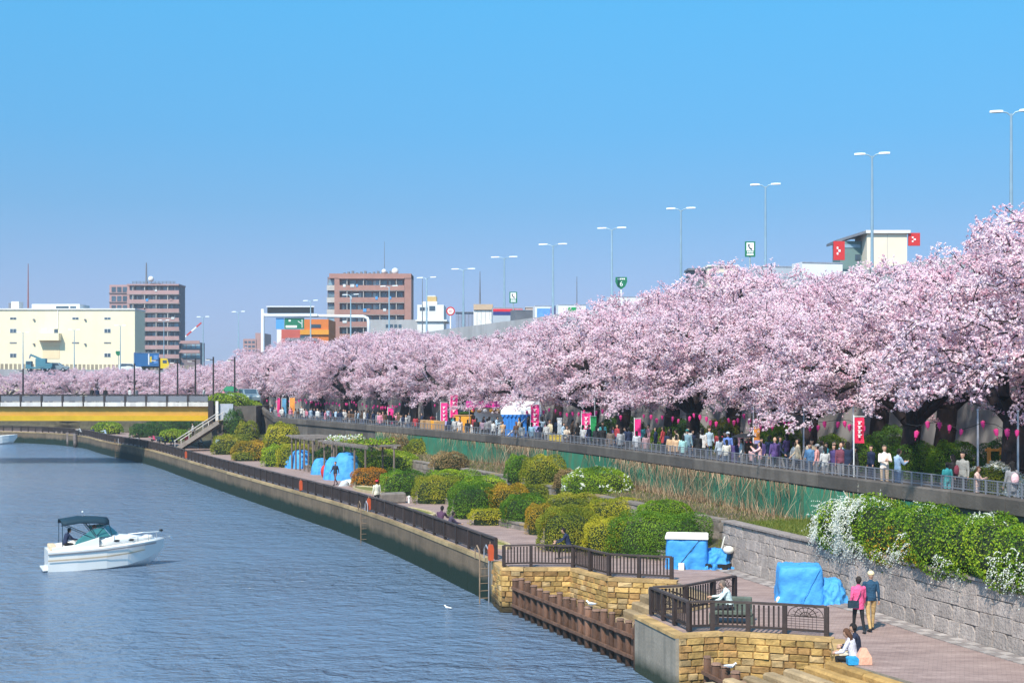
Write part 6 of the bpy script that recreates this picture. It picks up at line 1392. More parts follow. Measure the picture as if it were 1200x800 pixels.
for lab, x, d, pose, sh, rz in (('person in white sitting alone under the bridge left end', 95, 190, 'ground', W, 1.5), ('dark figure sitting near the left low hedge', 110, 188, 'ground', NAVY, 1.), ('figure in a grey blue top sitting right of the left low hedge', 124, 184, 'ground', LBL, 1.2), ('dark clothed person sitting on the paving under the bridge', 163, 168, 'ground', BLK, 1.6),
    ('person in pink sitting in the group near the stair foot', 181, 163, 'ground', PINK, 1.0), ('person in white sitting in the group near the stair foot, beside the pink one', 186, 162, 'ground', W, .5), ('person in light blue sitting in the group near the stair foot', 191, 161, 'ground', LBL, 1.8), ('person in black sitting in the group near the stair foot', 197, 159, 'ground', BLK, 2.2), ('person in teal at the right of the group near the stair foot', 203, 158, 'ground', TEAL, 1.),
    ('person in navy and white at the right end of the sitting group', 207, 157, 'ground', NAVY, 1.), ('woman in a red long coat standing at the quay edge below the bridge', 219, 153, 'coat', (.45, .04, .06), 0), ('person in white standing below the stairs', 232, 158, 'stand', W, 2.5), ('person in pale blue sitting below the stairs', 237, 155, 'ground', LBL, 2.), ('person in a yellow skirt seen from behind on the promenade', 259, 141, 'stand', (.62, .50, .16), 0), ('person in pale blue stooping beside the yellow skirt', 255, 146, 'coat', LBL, .4), ('walker in white on the bridge stairway', 226, 148.6, 'stand', W, 1.5)):
    pon(lab, x, d, rz, pose, sh, rp_.choice([BLK, JEAN, GREY]), rp_.uniform(.92, 1.04), group='people by the bridge', z=1.2 if 'stairway' in lab else (.42 if pose == 'ground' else 0))
# --- levee path
LZ = 3.0
def lev(label, x, off_, rz, pose, sh, tr, scale=1.0, cap=None, bg=None, **k):
    q = hit_px(offset(PAR, off_), x); o = person(label, (q.x, q.y, LZ + k.pop('dz', 0)), rz, pose, sh, tr, scale=scale, group='visitors on the levee path', **k)
    if cap: hat(o, cap)
    if bg: bag(o, bg, back=True)
    return o
PI = math.pi
lev('person in a grey hoodie with a pink backpack at the right edge', 1186, .75, .2, 'coat', GREY, GREY, .98, bg=(.75, .45, .48))
lev('woman in a peach floral top bending by the fence', 1145, .9, -2.2, 'phone', (.62, .40, .34), (.55, .42, .40), .82, hair=(.10, .05, .03))
lev('man in a grey jacket holding a black bag beside the spirea', 1128, 1.7, 2.4, 'stand', (.30, .29, .27), BLK, 1.04)
lev('child in a teal jacket beside the maroon backpack', 1110, .9, .3, 'stand', (.05, .30, .30), TEAL, .84)
lev('dark haired person with a maroon backpack', 1117, 1.5, .5, 'stand2', BLK, BLK, .98, bg=(.16, .03, .05))
lev('man in a light blue shirt looking at his phone', 1052, 1.2, -1.3, 'phone', (.42, .54, .70), (.09, .14, .26), 1.02)
lev('man in a white shirt and khaki trousers standing with folded arms', 1036.5, 1.6, PI, 'folded', (.78, .66, .60), (.50, .36, .24), 1.05, hair=(.10, .07, .05))
lev('person in navy behind the man with folded arms', 1021, 3.2, 2.0, 'stand', NAVY, NAVY, .95)
lev('grey haired man with a maroon shirt and open grey jacket', 985.5, 2.2, PI, 'bald', (.17, .05, .08), GREY, 1.0)
lev('man in a dark coat beside the man in maroon', 977.5, 2.4, PI, 'coat', BLK, BLK, 1.0, hair=(.10, .08, .07))
lev('woman in a white blouse seen from behind by the fence', 967, 1.0, .3, 'stand2', W, GREY, .94)
lev('person in a pink top and grey cap', 957.5, 1.5, 1.2, 'stand', (.60, .28, .26), GREY, .96, cap=(.3, .3, .32))
lev('woman in a blue checked shirt', 949, 1.6, 2.6, 'stand2', (.10, .22, .40), JEAN, .96)
lev('bald man in a purple jacket looking at the trees', 908, 1.6, .3, 'bald', (.10, .06, .20), BLK, 1.04)
lev('woman in a pale pink top raising a phone', 890.5, .9, 1.3, 'photo', (.72, .42, .42), GREY, .92)
lev('girl in rose by the fence left of the woman in pale pink', 881, .8, -.9, 'stand2', (.5, .3, .3), BLK, .80)
lev('person in white under the black umbrella', 869, 1.5, 1.5, 'stand', W, GREY, .94)
lev('person in black and beige at the right of the umbrella', 877.5, 2.0, PI, 'coat', BRN, BLK, .98)
lev('woman in a white floral blouse by the fence', 851.5, 1.0, .2, 'stand2', (.66, .62, .56), JEAN, .90)
lev('person in a white cap and blue jacket behind the floral blouse', 853, 2.6, PI, 'stand', (.12, .2, .5), BLK, 1.04, cap=(.8, .8, .8))
lev('woman in a pale denim jacket', 843.5, 1.6, .5, 'coat', (.40, .45, .52), JEAN, .96)
lev('person in a violet coat next to the umbrella', 860.5, 1.4, 0, 'coat', PURP, PURP, .9)
lev('tall person in black by the fence left of the pale denim jacket', 818, 1.6, .4, 'coat', BLK, BLK, 1.0)
lev('person in a blue grey top and teal cap', 805.5, 2.2, PI, 'stand', (.16, .26, .33), JEAN, 1.04, cap=(.03, .18, .18))
lev('person in a light aqua hood leaning by the fence', 800.5, .9, .2, 'coat', (.34, .58, .58), JEAN, .92)
lev('person in a peach jacket by the fence, left of two', 786, .9, .1, 'coat', (.66, .42, .24), BRN, .92)
lev('person in a peach jacket by the fence, right of two', 792.5, 1.0, -.1, 'coat', (.66, .42, .26), BRN, .92)
lev('dark haired person behind the left peach jacket', 783, 2.4, .3, 'stand2', NAVY, BLK, .94)
lev('person in dusty pink by the fence under the hanging blossom', 757, .9, .2, 'coat', (.42, .26, .28), GREY, .9)
lev('person in pale grey and white by the fence', 746, 1.0, .1, 'coat', (.50, .50, .54), JEAN, .92)
lev('person in a grey striped hoodie with hands in pockets', 727.5, .9, .1, 'coat', (.42, .41, .42), BLK, .96)
lev('person in dark navy between the grey hoodies', 737, 2.0, .5, 'stand', NAVY, BLK, .98)
lev('person in a brown jacket by the fence', 715.5, .9, .1, 'coat', (.16, .12, .10), BRN, .94)
lev('man in a black coat right of the green banner', 706, 1.3, .2, 'coat', BLK, BLK, 1.0)
lev('second man in a black coat just left of the first', 699, 1.1, -.2, 'coat', (.03, .03, .035), BLK, .97)
lev('person in dark blue beside the pink banner', 690, 2.2, 1.0, 'stand', NAVY, JEAN, .95)
lev('person with white sleeves near the pink banner', 683, 1.6, -.8, 'stand2', W, BLK, .95)
lev('woman in a black jacket left of the pink banner', 677, 2.6, .8, 'stand2', BLK, BLK, .98)
lev('man in a beige shirt resting his arms on the fence', 664, .7, PI + .3, 'phone', (.60, .50, .40), BRN, .92, hair=(.08, .04, .02))
lev('person in cream beside the white pillar post', 644, 2.5, 2.6, 'stand', (.62, .52, .36), W, 1.02, hair=(.16, .08, .04))
lev('person in white by the fence right of the navy jacket', 640.5, 1.2, .2, 'stand', W, GREY, .95)
lev('person in a navy jacket bending near the pink banner', 633, 1.0, .7, 'phone', NAVY, NAVY, .95)
lev('person in a sky blue shirt right of the blue tent', 623, .9, .2, 'coat', (.30, .48, .62), JEAN, .94)
lev('person in white by the blue tent', 611.5, .9, 0, 'coat', W, GREY, .88)
lev('brown haired person by the left side of the blue tent', 605, 1.1, .5, 'stand2', BRN, BLK, .92, hair=(.14, .06, .03))
lev('person in a tan shirt leaning on the fence at the food stall', 589.5, .8, .3, 'phone', (.58, .36, .20), BRN, .92, hair=(.1, .05, .03))
lev('person in white bending over at the food stall', 578, .9, -.7, 'phone', W, BLK, .92)
lev('person in grey at the food stall counter', 571, 1.5, .3, 'stand', GREY, BLK, .96)
lev('woman in mauve at the food stall counter', 566, 1.3, .1, 'stand2', (.30, .2, .26), BLK, .95)
lev('dark haired person in front of the food stall left side', 558.5, 1.2, .1, 'coat', BLK, BLK, .96)
lev('person in black sitting before the orange box', 548, .9, .1, 'coat', BLK, BLK, .88)
lev('person in cream by the orange box', 539, .9, .4, 'coat', (.66, .56, .50), GREY, .9, hair=(.16, .07, .04))
lev('person in pinkish white left of the orange box', 533, 1.0, .2, 'coat', W, GREY, .94)
lev('person in navy left of the orange box', 526.5, 1.0, .5, 'coat', NAVY, NAVY, .92)
lev('person in red by the tan boxes', 487, 1.2, .3, 'coat', (.42, .05, .06), BLK, .92)
cols = [('black', BLK), ('navy', NAVY), ('white', W), ('pink', (.62, .22, .30)), ('grey', GREY), ('light blue', LBL), ('brown', BRN)]
rr2 = random.Random(12)
for i in range(58):
    x = 304 + (482 - 304) * (i + rr2.uniform(-.4, .4)) / 58; nm, c = rr2.choice(cols); o_ = rr2.choice([.8, 1.2, 1.8, 2.6, 3.4]); q = hit_px(offset(PAR, o_), x)
    if q is None: continue
    person('tiny %s clothed visitor in the distant crowd left of the festival stalls' % nm, (q.x, q.y, LZ), rr2.uniform(0, 6.28), rr2.choice(['stand', 'coat', 'stand2', 'walk']), c, rr2.choice([BLK, JEAN, GREY]), scale=rr2.uniform(.9, 1.06), group='distant %s clothed crowd' % nm, face=False)
for i, (x, nm, c) in enumerate(((108, 'dark', BLK), (114, 'navy', NAVY), (123.5, 'black and white', BLK), (152, 'white', W), (160, 'grey', GREY), (239, 'white', W), (262, 'pink', (.6, .2, .28)))):
    pon('%s clothed pedestrian on the yellow bridge, %s from the left' % (nm, ordn[i]), x, 151.5 if x < 240 else 156, rr2.uniform(0, 6), 'stand', c, BLK, 1.0, z=5.09 if x < 240 else 4.85, group='pedestrians on the bridge', face=False)
# the denser second row of visitors, farther back on the path
MARKS = [(492, 'the red coat'), (543, 'the orange stall'), (614, 'the blue tent'), (656, 'the white post'), (695, 'the green banner'), (747, 'the leaning trunk banner'), (790, 'the peach jackets'), (818, 'the tall person in black'), (872, 'the umbrella'), (908, 'the purple jacket'), (949, 'the blue checked shirt'), (1007, 'the red banner')]
CN = [('black', BLK), ('navy', NAVY), ('white', W), ('rose pink', (.60, .28, .32)), ('grey', GREY), ('light blue', LBL), ('brown', BRN), ('beige', (.55, .44, .32)), ('teal', TEAL), ('violet', PURP), ('red', (.40, .05, .06))]
for (xa, na), (xb, nb_) in zip(MARKS, MARKS[1:]):
    k = max(3, int((xb - xa) / 8)); cc = rr2.sample(CN, min(k, len(CN)))
    for i, (nm, c) in enumerate(cc):
        lev('visitor in %s standing farther back between %s and %s' % (nm, na, nb_), xa + (xb - xa) * (i + .5 + rr2.uniform(-.25, .25)) / len(cc), rr2.uniform(2.2, 4.6), rr2.uniform(0, 6.28), rr2.choice(['stand', 'coat', 'stand2', 'walk', 'phone']), c, rr2.choice([BLK, JEAN, GREY, NAVY]), rr2.uniform(.92, 1.06))
# umbrella
q = hit_px(offset(PAR, 1.5), 872); r = thing('umbrella', 'open black umbrella held over the group on the path', 'umbrella', (q.x, q.y, LZ + 1.0))
m = MB(); n = 8
secs = [[(.62 * k * math.cos(2 * PI * i / 16) * (1 if i % 2 == 0 else .95), .62 * k * math.sin(2 * PI * i / 16) * (1 if i % 2 == 0 else .95), .62 + .24 * math.sqrt(max(0, 1 - k * k * .9))) for i in range(16)] for k in (1, .8, .55, .3, .05)]
m.loft(secs, caps=False); m.build('canopy', M_black, r, world=False); m = MB(); m.tube([(0, 0, -.1), (0, 0, .9)], .01, 5); m.build('shaft', M_steel, r, world=False)

# ================================================================ festival things on the levee
M_pink = leafmat('lantern_paper', [(.72, .03, .22), (.80, .06, .30), (.85, .12, .38)], .3); M_lcap = mat('lantern_cap', (.55, .10, .18), .6, .1, 2.)
def lantern_mesh():
    b = MB(); sec = lambda r, z: [(r * math.cos(2 * PI * k / 8), r * math.sin(2 * PI * k / 8), z) for k in range(8)]
    b.loft([sec(.13, 0), sec(.17, -.02), sec(.155, -.2), sec(.10, -.42), sec(.06, -.44)]); me = b.mesh('lantern_body', M_pink); at = me.attributes.new('tint', 'FLOAT', 'POINT'); at.data.foreach_set('value', np.full(len(me.vertices), .5, np.float32)); c = MB(); c.loft([sec(.09, .005), sec(.09, .05), sec(.03, .07)]); t = MB(); t.tube([(0, 0, -.445), (0, 0, -.62)], [.03, .012], 5)
    return me, c.mesh('cap', M_lcap), t.mesh('tassel', M_pink)
LNT = lantern_mesh(); M_cable = mat('cable_black', (.03, .03, .03), .7, 0, 1)
def lantern_run(x0, x1, step, off_, z, where):
    """a cable with lanterns on it along the path; step in picture pixels"""
    xs = np.arange(x0, x1, step); pts = []
    for x in xs:
        q = hit_px(offset(PAR, off_), x + rr2.uniform(-1.5, 1.5))
        if q: pts.append(Vector((q.x, q.y, z + .12 * math.sin(x * .11) + rr2.uniform(-.05, .05))))
    c = MB(); c.tube([p_ + Vector((0, 0, .14)) for p_ in pts], .012, 4); tag(c.build('lantern_cable', M_cable), 'thin black cable carrying the pink lanterns ' + where, 'cable')
    for p_ in pts:
        if rr2.random() < .2: continue
        o = link('paper_lantern', LNT[0]); o.location = p_ + Vector((0, 0, rr2.uniform(-.08, .22))); o.scale = (rr2.uniform(.42, .58),) * 3; o.rotation_euler = (rr2.uniform(-.15, .15), rr2.uniform(-.2, .2), rr2.uniform(0, 6)); tag(o, 'pink paper lantern hanging in the row ' + where, 'lantern', 'pink lanterns ' + where)
        link('cap', LNT[1], o); link('tassel', LNT[2], o)
lantern_run(1062, 1200, 13, 2.6, 5.55, 'at the right end near the spirea bush')
lantern_run(936, 1012, 7.5, 2.9, 5.45, 'left of the red banner')
lantern_run(775, 936, 6.5, 2.9, 5.35, 'above the umbrella group between the dark trunks')
lantern_run(636, 770, 7, 2.9, 5.3, 'between the blue tent and the leaning trunk')
lantern_run(604, 632, 3.6, 3.2, 5.35, 'on the front of the blue and white tent')
lantern_run(505, 560, 5, 2.9, 5.3, 'left of the food stall banner')
lantern_run(312, 470, 3.2, 2.6, 5.25, 'over the distant crowd')
for i, (x, zt) in enumerate(((1146, 6.2), (1193, 6.2), (1000, 6.4), (942, 6.0), (883, 6.2), (697, 6.2), (632, 6.6), (595, 6.4))):
    q = hit_px(offset(PAR, 3.4), x); r = thing('light_pole', 'thin grey pole holding the lantern cable, %s from the right edge' % ordn[[1, 0, 2, 3, 4, 5, 6, 7][i]], 'pole', (q.x, q.y, LZ), 0, 'lantern poles')
    m = MB(); m.tube([(0, 0, 0), (0, 0, zt - LZ)], [.045, .035], 6); m.build('shaft', M_steel, r, world=False); m = MB(); m.ell((0, 0, zt - LZ + .04), .055, 8, 6); m.build('finial', M_steel, r, world=False)
# tall banners
M_bp = mat('banner_pink', (.72, .03, .20), .8, .12, 2.); M_bg = mat('banner_green', (.02, .26, .08), .8, .12, 2.); M_bo = mat('banner_orange', (.70, .26, .05), .8, .12, 2.); M_bb = mat('banner_blue', (.10, .28, .45), .8, .12, 2.); M_br = mat('banner_red', (.62, .02, .07), .8, .1, 2.); M_bl = mat('banner_lilac', (.38, .36, .66), .8, .1, 2.)
def banner(lab, x, yt, yb, wpx, off_, m_, marks=True, foot=None):
    q = hit_px(offset(PAR, off_), x); s = q.y / F; w_ = wpx * s; zt, zb = CAMZ - (yt - HOR) * s - LZ, CAMZ - (yb - HOR) * s - LZ; r = thing('tall_banner', lab, 'banner', (q.x, q.y, LZ), 0, 'tall festival banners')
    m = MB(); m.tube([(-w_ / 2 - .03, 0, 0), (-w_ / 2 - .03, 0, zt + .1)], .022, 6); m.tube([(-w_ / 2 - .03, 0, zt + .04), (w_ / 2, 0, zt + .04)], .014, 5); m.build('pole', M_swhite, r, world=False)
    m = MB(); k = 8; secs = [[(-w_ / 2 + w_ * u, .06 * math.sin(3 * u + i * .9) * u + t_, zt + (zb - zt) * i / k) for u, t_ in ((0, 0), (.5, 0), (1, 0), (1, .012), (.5, .012), (0, .012))] for i in range(k + 1)]; m.loft(secs); c = m.build('cloth', m_, r, world=False)
    if foot: m = MB(); m.box((0, -.02, zb + (zt - zb) * .12), (w_ * .9, .14, (zt - zb) * .2)); m.build('foot_panel', foot, c, world=False)
    if marks:
        for j in range(4):
            z = zt + (zb - zt) * (.16 + .17 * j); m = MB(); a = w_ * .22
            m.box((0, -.085, z), (a * 2, .01, a * .35)); m.box((0, -.085, z - a * .7), (a * .4, .01, a * 1.4)); m.box((-a * .5, -.086, z - a * .9), (a * .35, .01, a)); m.build('lettering', M_swhite, c, world=False)
banner('bright pink tall banner right of the dark tent', 532, 462, 489, 8.5, 3.0, M_bp)
banner('pink and lilac banner left of the dark tent', 520.5, 472, 499, 7.5, 2.2, M_bp, True, M_bl)
banner('short bright pink banner above the food stall', 598, 463, 482, 8, 5.5, M_bp)
banner('pink banner with lilac foot right of the blue tent', 627, 474, 506, 9.5, 2.0, M_bp, True, M_bl)
banner('pink banner with lilac foot beside the green banner', 687, 484, 513, 10, 2.8, M_bp, True, M_bl)
banner('plain green banner right of the pink one', 695.5, 488, 516, 6.5, 2.6, M_bg, False)
banner('pink banner with lilac foot against the leaning trunk', 747.5, 491, 517, 7, 2.8, M_bp, False, M_bl)
banner('red banner with a dark top mark hanging under blossom at right', 1007, 489, 519, 11, 2.4, M_br)
banner('pale orange and blue banner near the umbrella', 887, 500, 520, 7, 3.0, M_bo, False, M_bl)
banner('faded pink banner over the distant crowd at the pergola', 458, 478, 496, 6.5, 2.2, M_bp, False)
banner('orange banner over the distant crowd', 342.5, 466, 488, 6, 2.0, M_bo, False)
banner('blue banner over the distant crowd beside the orange one', 333, 467, 487, 5, 2.0, M_bb, False)
banner('narrow pink banner at the far left of the crowd', 326.5, 466, 488, 3.5, 2.0, M_bp, False)
# tents and stalls
M_tentw = mat('tent_white', (.78, .76, .74), .8, .06, 1.); M_tentb = mat('tent_blue', (.03, .17, .50), .7, .15, 2., .3, 6); M_stalo = mat('stall_orange', (.72, .32, .03), .7, .12, 1.5); M_tan = mat('cardboard', (.45, .26, .12), .85, .15, 2.); M_hot = mat('stall_pink_cloth', (.78, .03, .36), .75, .1, 2.); M_dt = mat('tent_dark', (.03, .045, .06), .7, .2, 2.)
q = hit_px(offset(PAR, 3.6), 614); r = thing('festival_tent', 'white roofed festival tent with blue tarp sides on the levee path', 'tent', (q.x, q.y, LZ), -.18)
for sx in (-1.35, 1.35):
    for sy in (-1.1, 1.1): m = MB(); m.tube([(sx, sy, 0), (sx, sy, 2.1)], .03, 6); m.build('pole', M_steel, r, world=False)
m = MB(); m.loft([[(-1.5, -1.25, 2.0), (1.5, -1.25, 2.0), (1.5, 1.25, 2.0), (-1.5, 1.25, 2.0)], [(-1.5, -1.25, 2.25), (1.5, -1.25, 2.25), (1.5, 1.25, 2.25), (-1.5, 1.25, 2.25)], [(-1.2, -.1, 2.95), (1.2, -.1, 2.95), (1.2, .1, 2.95), (-1.2, .1, 2.95)]]); m.build('roof', M_tentw, r, world=False)
k = 14; m = MB(); vs = [(-1.36 + 1.75 * j / k, -1.13 - .05 * (j % 2), z) for z in (.05, 2.0) for j in range(k + 1)]; m.add(vs, [(j, j + 1, k + 2 + j, k + 1 + j) for j in range(k)]); m.build('front_tarp', M_tentb, r, world=False)
m = MB(); vs = [(-1.38, -1.1 + 2.2 * j / k, z) for z in (.05, 2.0) for j in range(k + 1)]; m.add(vs, [(j, j + 1, k + 2 + j, k + 1 + j) for j in range(k)]); m.build('side_tarp', M_tentb, r, world=False)
m = MB(); m.beam((-1.1, -1.2, .4), (.3, -1.2, 1.7), .05, .05); m.build('brace_pole', M_tentw, r, world=False); m = MB(); m.box((.95, -.9, 1.0), (.7, .3, 1.9)); m.build('dark_opening', M_dt, r, world=False)  # dark box stands in for the shade inside the open front
k = 10; m = MB(); vs = [(-1.5 + 3.0 * j / k, -1.27, 2.0) for j in range(k + 1)] + [(-1.5 + 3.0 * (j + .5) / k, -1.29, 1.78) for j in range(k)]; m.add(vs, [(j, j + 1, k + 1 + j) for j in range(k)]); m.build('valance', M_tentb, r, world=False)
q = hit_px(offset(PAR, 4.4), 573); r = thing('food_stall', 'food stall with bright pink banner roof and tan boxes left of the blue tent', 'stall', (q.x, q.y, LZ), -.18)
for nm, c_, dm, mm in (('counter', (0, -.6, .5), (2.6, .7, 1.0), M_tentw), ('back_wall', (0, .7, 1.2), (2.7, .08, 2.4), M_tentw), ('roof', (0, 0, 2.46), (3.0, 1.9, .1), M_tentw), ('pink_banner', (-.3, -.98, 2.62), (2.7, .05, .5), M_hot), ('side_board', (1.45, 0, 1.2), (.08, 1.4, 2.3), M_tan), ('food_tray', (-.5, -.6, 1.1), (.7, .5, .18), M_stalo), ('food_tray', (.4, -.6, 1.1), (.7, .5, .18), M_tan)):
    m = MB(); m.box(c_, dm); m.build(nm, mm, r, world=False)
for s in (-1.4, 1.4): m = MB(); m.tube([(s, -.9, 0), (s, -.9, 2.4)], .03, 6); m.build('pole', M_steel, r, world=False)
for j in range(5): m = MB(); m.ell((-1.1 + .5 * j, -.95, 2.1), (.2, .12, .16), 8, 6); m.build('hanging_prize', [M_stalo, M_tan, M_tentw][j % 3], r, True, world=False)
q = hit_px(offset(PAR, 3.4), 543); r = thing('orange_stall', 'bright orange cloth covered stall table on the levee path', 'stall', (q.x, q.y, LZ), -.15)
m = MB(); m.box((0, 0, .9), (1.35, .8, 1.5)); bevel(m.build('cloth_cover', M_stalo, r, world=False), .06); m = MB(); m.box((0, 0, 1.69), (1.5, .9, .07)); m.build('table_top', M_tan, r, world=False); m = MB(); m.ell((.1, 0, 1.85), (.5, .3, .14), 10, 6); m.build('greens', LM['green'], r, True, world=False)
for i, (x, col, sz, lab) in enumerate(((503, M_tan, .55, 'small tan carton left of the orange stall, first of three'), (509, M_stalo, .6, 'orange carton in the row left of the orange stall'), (515, M_tan, .75, 'large tan carton right of the orange carton'), (497, M_tan, .5, 'low tan carton at the left end of the row'))):
    q = hit_px(offset(PAR, 1.4), x); r = thing('carton', lab, 'box', (q.x, q.y, LZ), .2 * i); m = MB(); m.box((0, 0, .62), (sz, sz * .8, 1.24)); bevel(m.build('box_body', col, r, world=False), .02); m = MB(); m.box((0, 0, 1.245), (sz * .12, sz * .81, .012)); m.build('tape', M_pale, r, world=False)
q = hit_px(offset(PAR, 5.0), 523); r = thing('dark_tent', 'dark tent behind the bright pink banner', 'tent', (q.x + .6, q.y, LZ), -.2)
m = MB(); m.loft([[(x, y, z) for x, z in ((-1.2, 0), (-1.2, 1.7), (-.8, 2.15), (0, 2.35), (.8, 2.15), (1.2, 1.7), (1.2, 0))] for y in (-1, 1)]); m.build('shell', M_dt, r, world=False)
for s in (-1.2, 0, 1.2): m = MB(); m.tube([(s, -1.03, 0), (s, -1.03, 1.75 + (.6 if s == 0 else 0))], .03, 6); m.build('pole', M_steel, r, world=False)
q = hit_px(offset(PAR, 3.2), 655.7); m = MB(); m.box((q.x, q.y, LZ + .9), (.28, .28, 1.8)); m.box((q.x, q.y, LZ + 1.85), (.36, .36, .1)); tag(m.build('stone_post', M_swhite), 'plain white square post on the path right of the blue tent', 'post')
q = hit_px(offset(PAR, 1.0), 650); r = thing('yellow_crate', 'bright yellow crate by the fence beside the white post', 'crate', (q.x, q.y, LZ), .3); m = MB(); m.box((0, 0, .42), (.75, .5, .84)); bevel(m.build('body', M_tyel, r, world=False), .03); m = MB(); m.box((0, 0, .86), (.8, .55, .05)); m.build('lid', M_tyel, r, world=False)
# wooden torii-like frame by the right edge
q = hit_px(offset(PAR, 7.5), 1166); r = thing('wooden_frame', 'orange wooden post frame beside the trunk at right', 'post frame', (q.x, q.y, LZ))
for s in (-.25, .25): m = MB(); m.box((s, 0, .8), (.12, .12, 1.6)); m.build('post', M_bo, r, world=False)
m = MB(); m.box((0, 0, 1.5), (.8, .1, .1)); m.build('crossbar', M_bo, r, world=False)

# ================================================================ tarps, pergola, fittings on the promenade
def tarp_mat(name, col):
    m = mat(name, col, .6, .12, 1.5, .5, 9.0, spec=.25, detail=4); return m
M_tarp = tarp_mat('blue_tarp', (.055, .30, .70)); M_tarp2 = tarp_mat('blue_tarp_bright', (.065, .31, .68)); M_lid = mat('lid_white', (.80, .75, .66), .7, .08, 1.5, .2, 6)
from mathutils import noise as mno
def drape(dx, dy, dz, seed, p=7, slump=0.0, wr=.02, n=(72, 40)):
    """tarp over a box: a cap down to the ground, with sharp folds, sags and gathered hems"""
    m = MB(); nu, nv = n; vs = []; rs = random.Random(seed); folds = [(rs.uniform(0, 6.28), rs.uniform(-1.2, 1.2), rs.uniform(.5, 1.0)) for _ in range(9)]
    for j in range(nv + 1):
        ph = (math.pi / 2) * (j / nv)
        for i in range(nu):
            th = 2 * math.pi * i / nu; u = np.array([math.cos(ph) * math.cos(th), math.cos(ph) * math.sin(th), math.sin(ph)]); k = (np.abs(u) ** p).sum() ** (-1 / p); q = u * k
            fl = 1 + slump * (1 - q[2]) ** 2; x, y, z = q[0] * dx / 2 * fl, q[1] * dy / 2 * fl, q[2] * dz
            v = Vector((x * 2.1 + seed * 3.1, y * 2.1, z * 1.5)); rid = 1 - abs(mno.noise(v)) * 2.2; rid2 = 1 - abs(mno.noise(v * 2.6 + Vector((7, 3, seed)))) * 2.2
            d_ = wr * (1.7 * (rid - .4) + .8 * (rid2 - .4))
            for f0, sl_, am in folds:                       # straight folds running down from the top edge
                t_ = abs((th - f0 - sl_ * (1 - q[2]) + math.pi) % (2 * math.pi) - math.pi); d_ += wr * 1.6 * am * max(0, 1 - t_ / .16) * (1.15 - q[2])
            hem = max(0, 1 - z / (.22 * dz)); d_ += wr * 1.3 * hem * math.sin(th * 17 + seed)
            sag = -wr * 1.5 * (1 + mno.noise(Vector((x * 3, y * 3, seed)))) if q[2] > .97 else 0
            vs.append((x + d_ * math.cos(th), y + d_ * math.sin(th), max(0, z + sag + (d_ * .35 if j else 0))))
    fs = [(j * nu + i, j * nu + (i + 1) % nu, (j + 1) * nu + (i + 1) % nu, (j + 1) * nu + i) for j in range(nv) for i in range(nu)]; m.add(vs, fs); return m
p = px(808, 667); r = thing('tarp_shelter', 'white topped shelter box wrapped in blue tarp at the end of the grey wall', 'shelter', (p.x, p.y + .75, 0), -.15)
drape(1.55, 1.4, 1.2, 3, 14, .03, .03).build('tarp', M_tarp, r, True, world=False)
m = MB(); m.loft([[(sx * 1.66 / 2 * k, sy * 1.5 / 2 * k, z) for sx, sy in ((-1, -1), (1, -1), (1, 1), (-1, 1))] for k, z in ((1, 1.17), (1.01, 1.2), (1.0, 1.27), (.93, 1.3))]); m.build('white_lid', M_lid, r, world=False)
m = MB(); m.tube([(.5, -.73, 1.15), (-.35, -.76, .1)], .012, 4); m.build('rope', M_dt, r, world=False); m = MB(); m.box((-.2, -.86, .13), (.22, .16, .26)); m.build('white_bucket', M_lid, r, world=False)
r = thing('tarp_heap', 'low cart heap under crumpled blue tarp leaning against the white topped shelter', 'tarp heap', (p.x + 1.12, p.y + .45, 0), -.3); drape(1.15, .9, .8, 9, 2.2, .2, .07).build('tarp', M_tarp, r, True, world=False)
m = MB(); m.box((.1, -.3, .16), (1.0, .5, .12)); m.build('cart_deck', M_black, r, world=False)
for s in (-.3, .4): m = MB(); m.tube([(s, -.6, .12), (s, -.54, .12)], .11, 12); m.build('wheel', M_tyre, r, world=False)
m = MB(); m.ell((.5, -.2, .75), (.22, .2, .16), 10, 8); m.build('white_bag', M_lid, r, True, world=False); m = MB(); m.tube([(.15, 0, .6), (.32, 0, 1.25)], .025, 6); m.build('handle', M_lid, r, world=False)
p = px(942, 708); r = thing('tarp_shelter', 'bright blue tarp covered box shelter beside the walking couple', 'shelter', (p.x, p.y + .7, 0), -.12)
drape(1.4, 1.35, 1.26, 5, 12, .06, .03).build('tarp', M_tarp2, r, True, world=False); m = MB(); m.tube([(.62, -.71, 1.2), (.05, -.78, .15)], .012, 4); m.build('rope', M_tarp, r, world=False); m = MB(); m.ell((-.72, -.6, .1), (.09, .08, .14), 8, 6); m.build('weight_bag', M_lid, r, True, world=False)
r = thing('tarp_heap', 'smaller blue tarp bundle stacked against the right side of the bright shelter', 'tarp heap', (p.x + .95, p.y + .45, 0), .2); drape(.85, .9, .82, 8, 2.6, .22, .06).build('tarp', M_tarp2, r, True, world=False); m = MB(); m.tube([(-.42, 0, .5), (-.1, -.46, .45), (.42, -.1, .5)], .012, 4); m.build('rope', M_tarp, r, world=False)
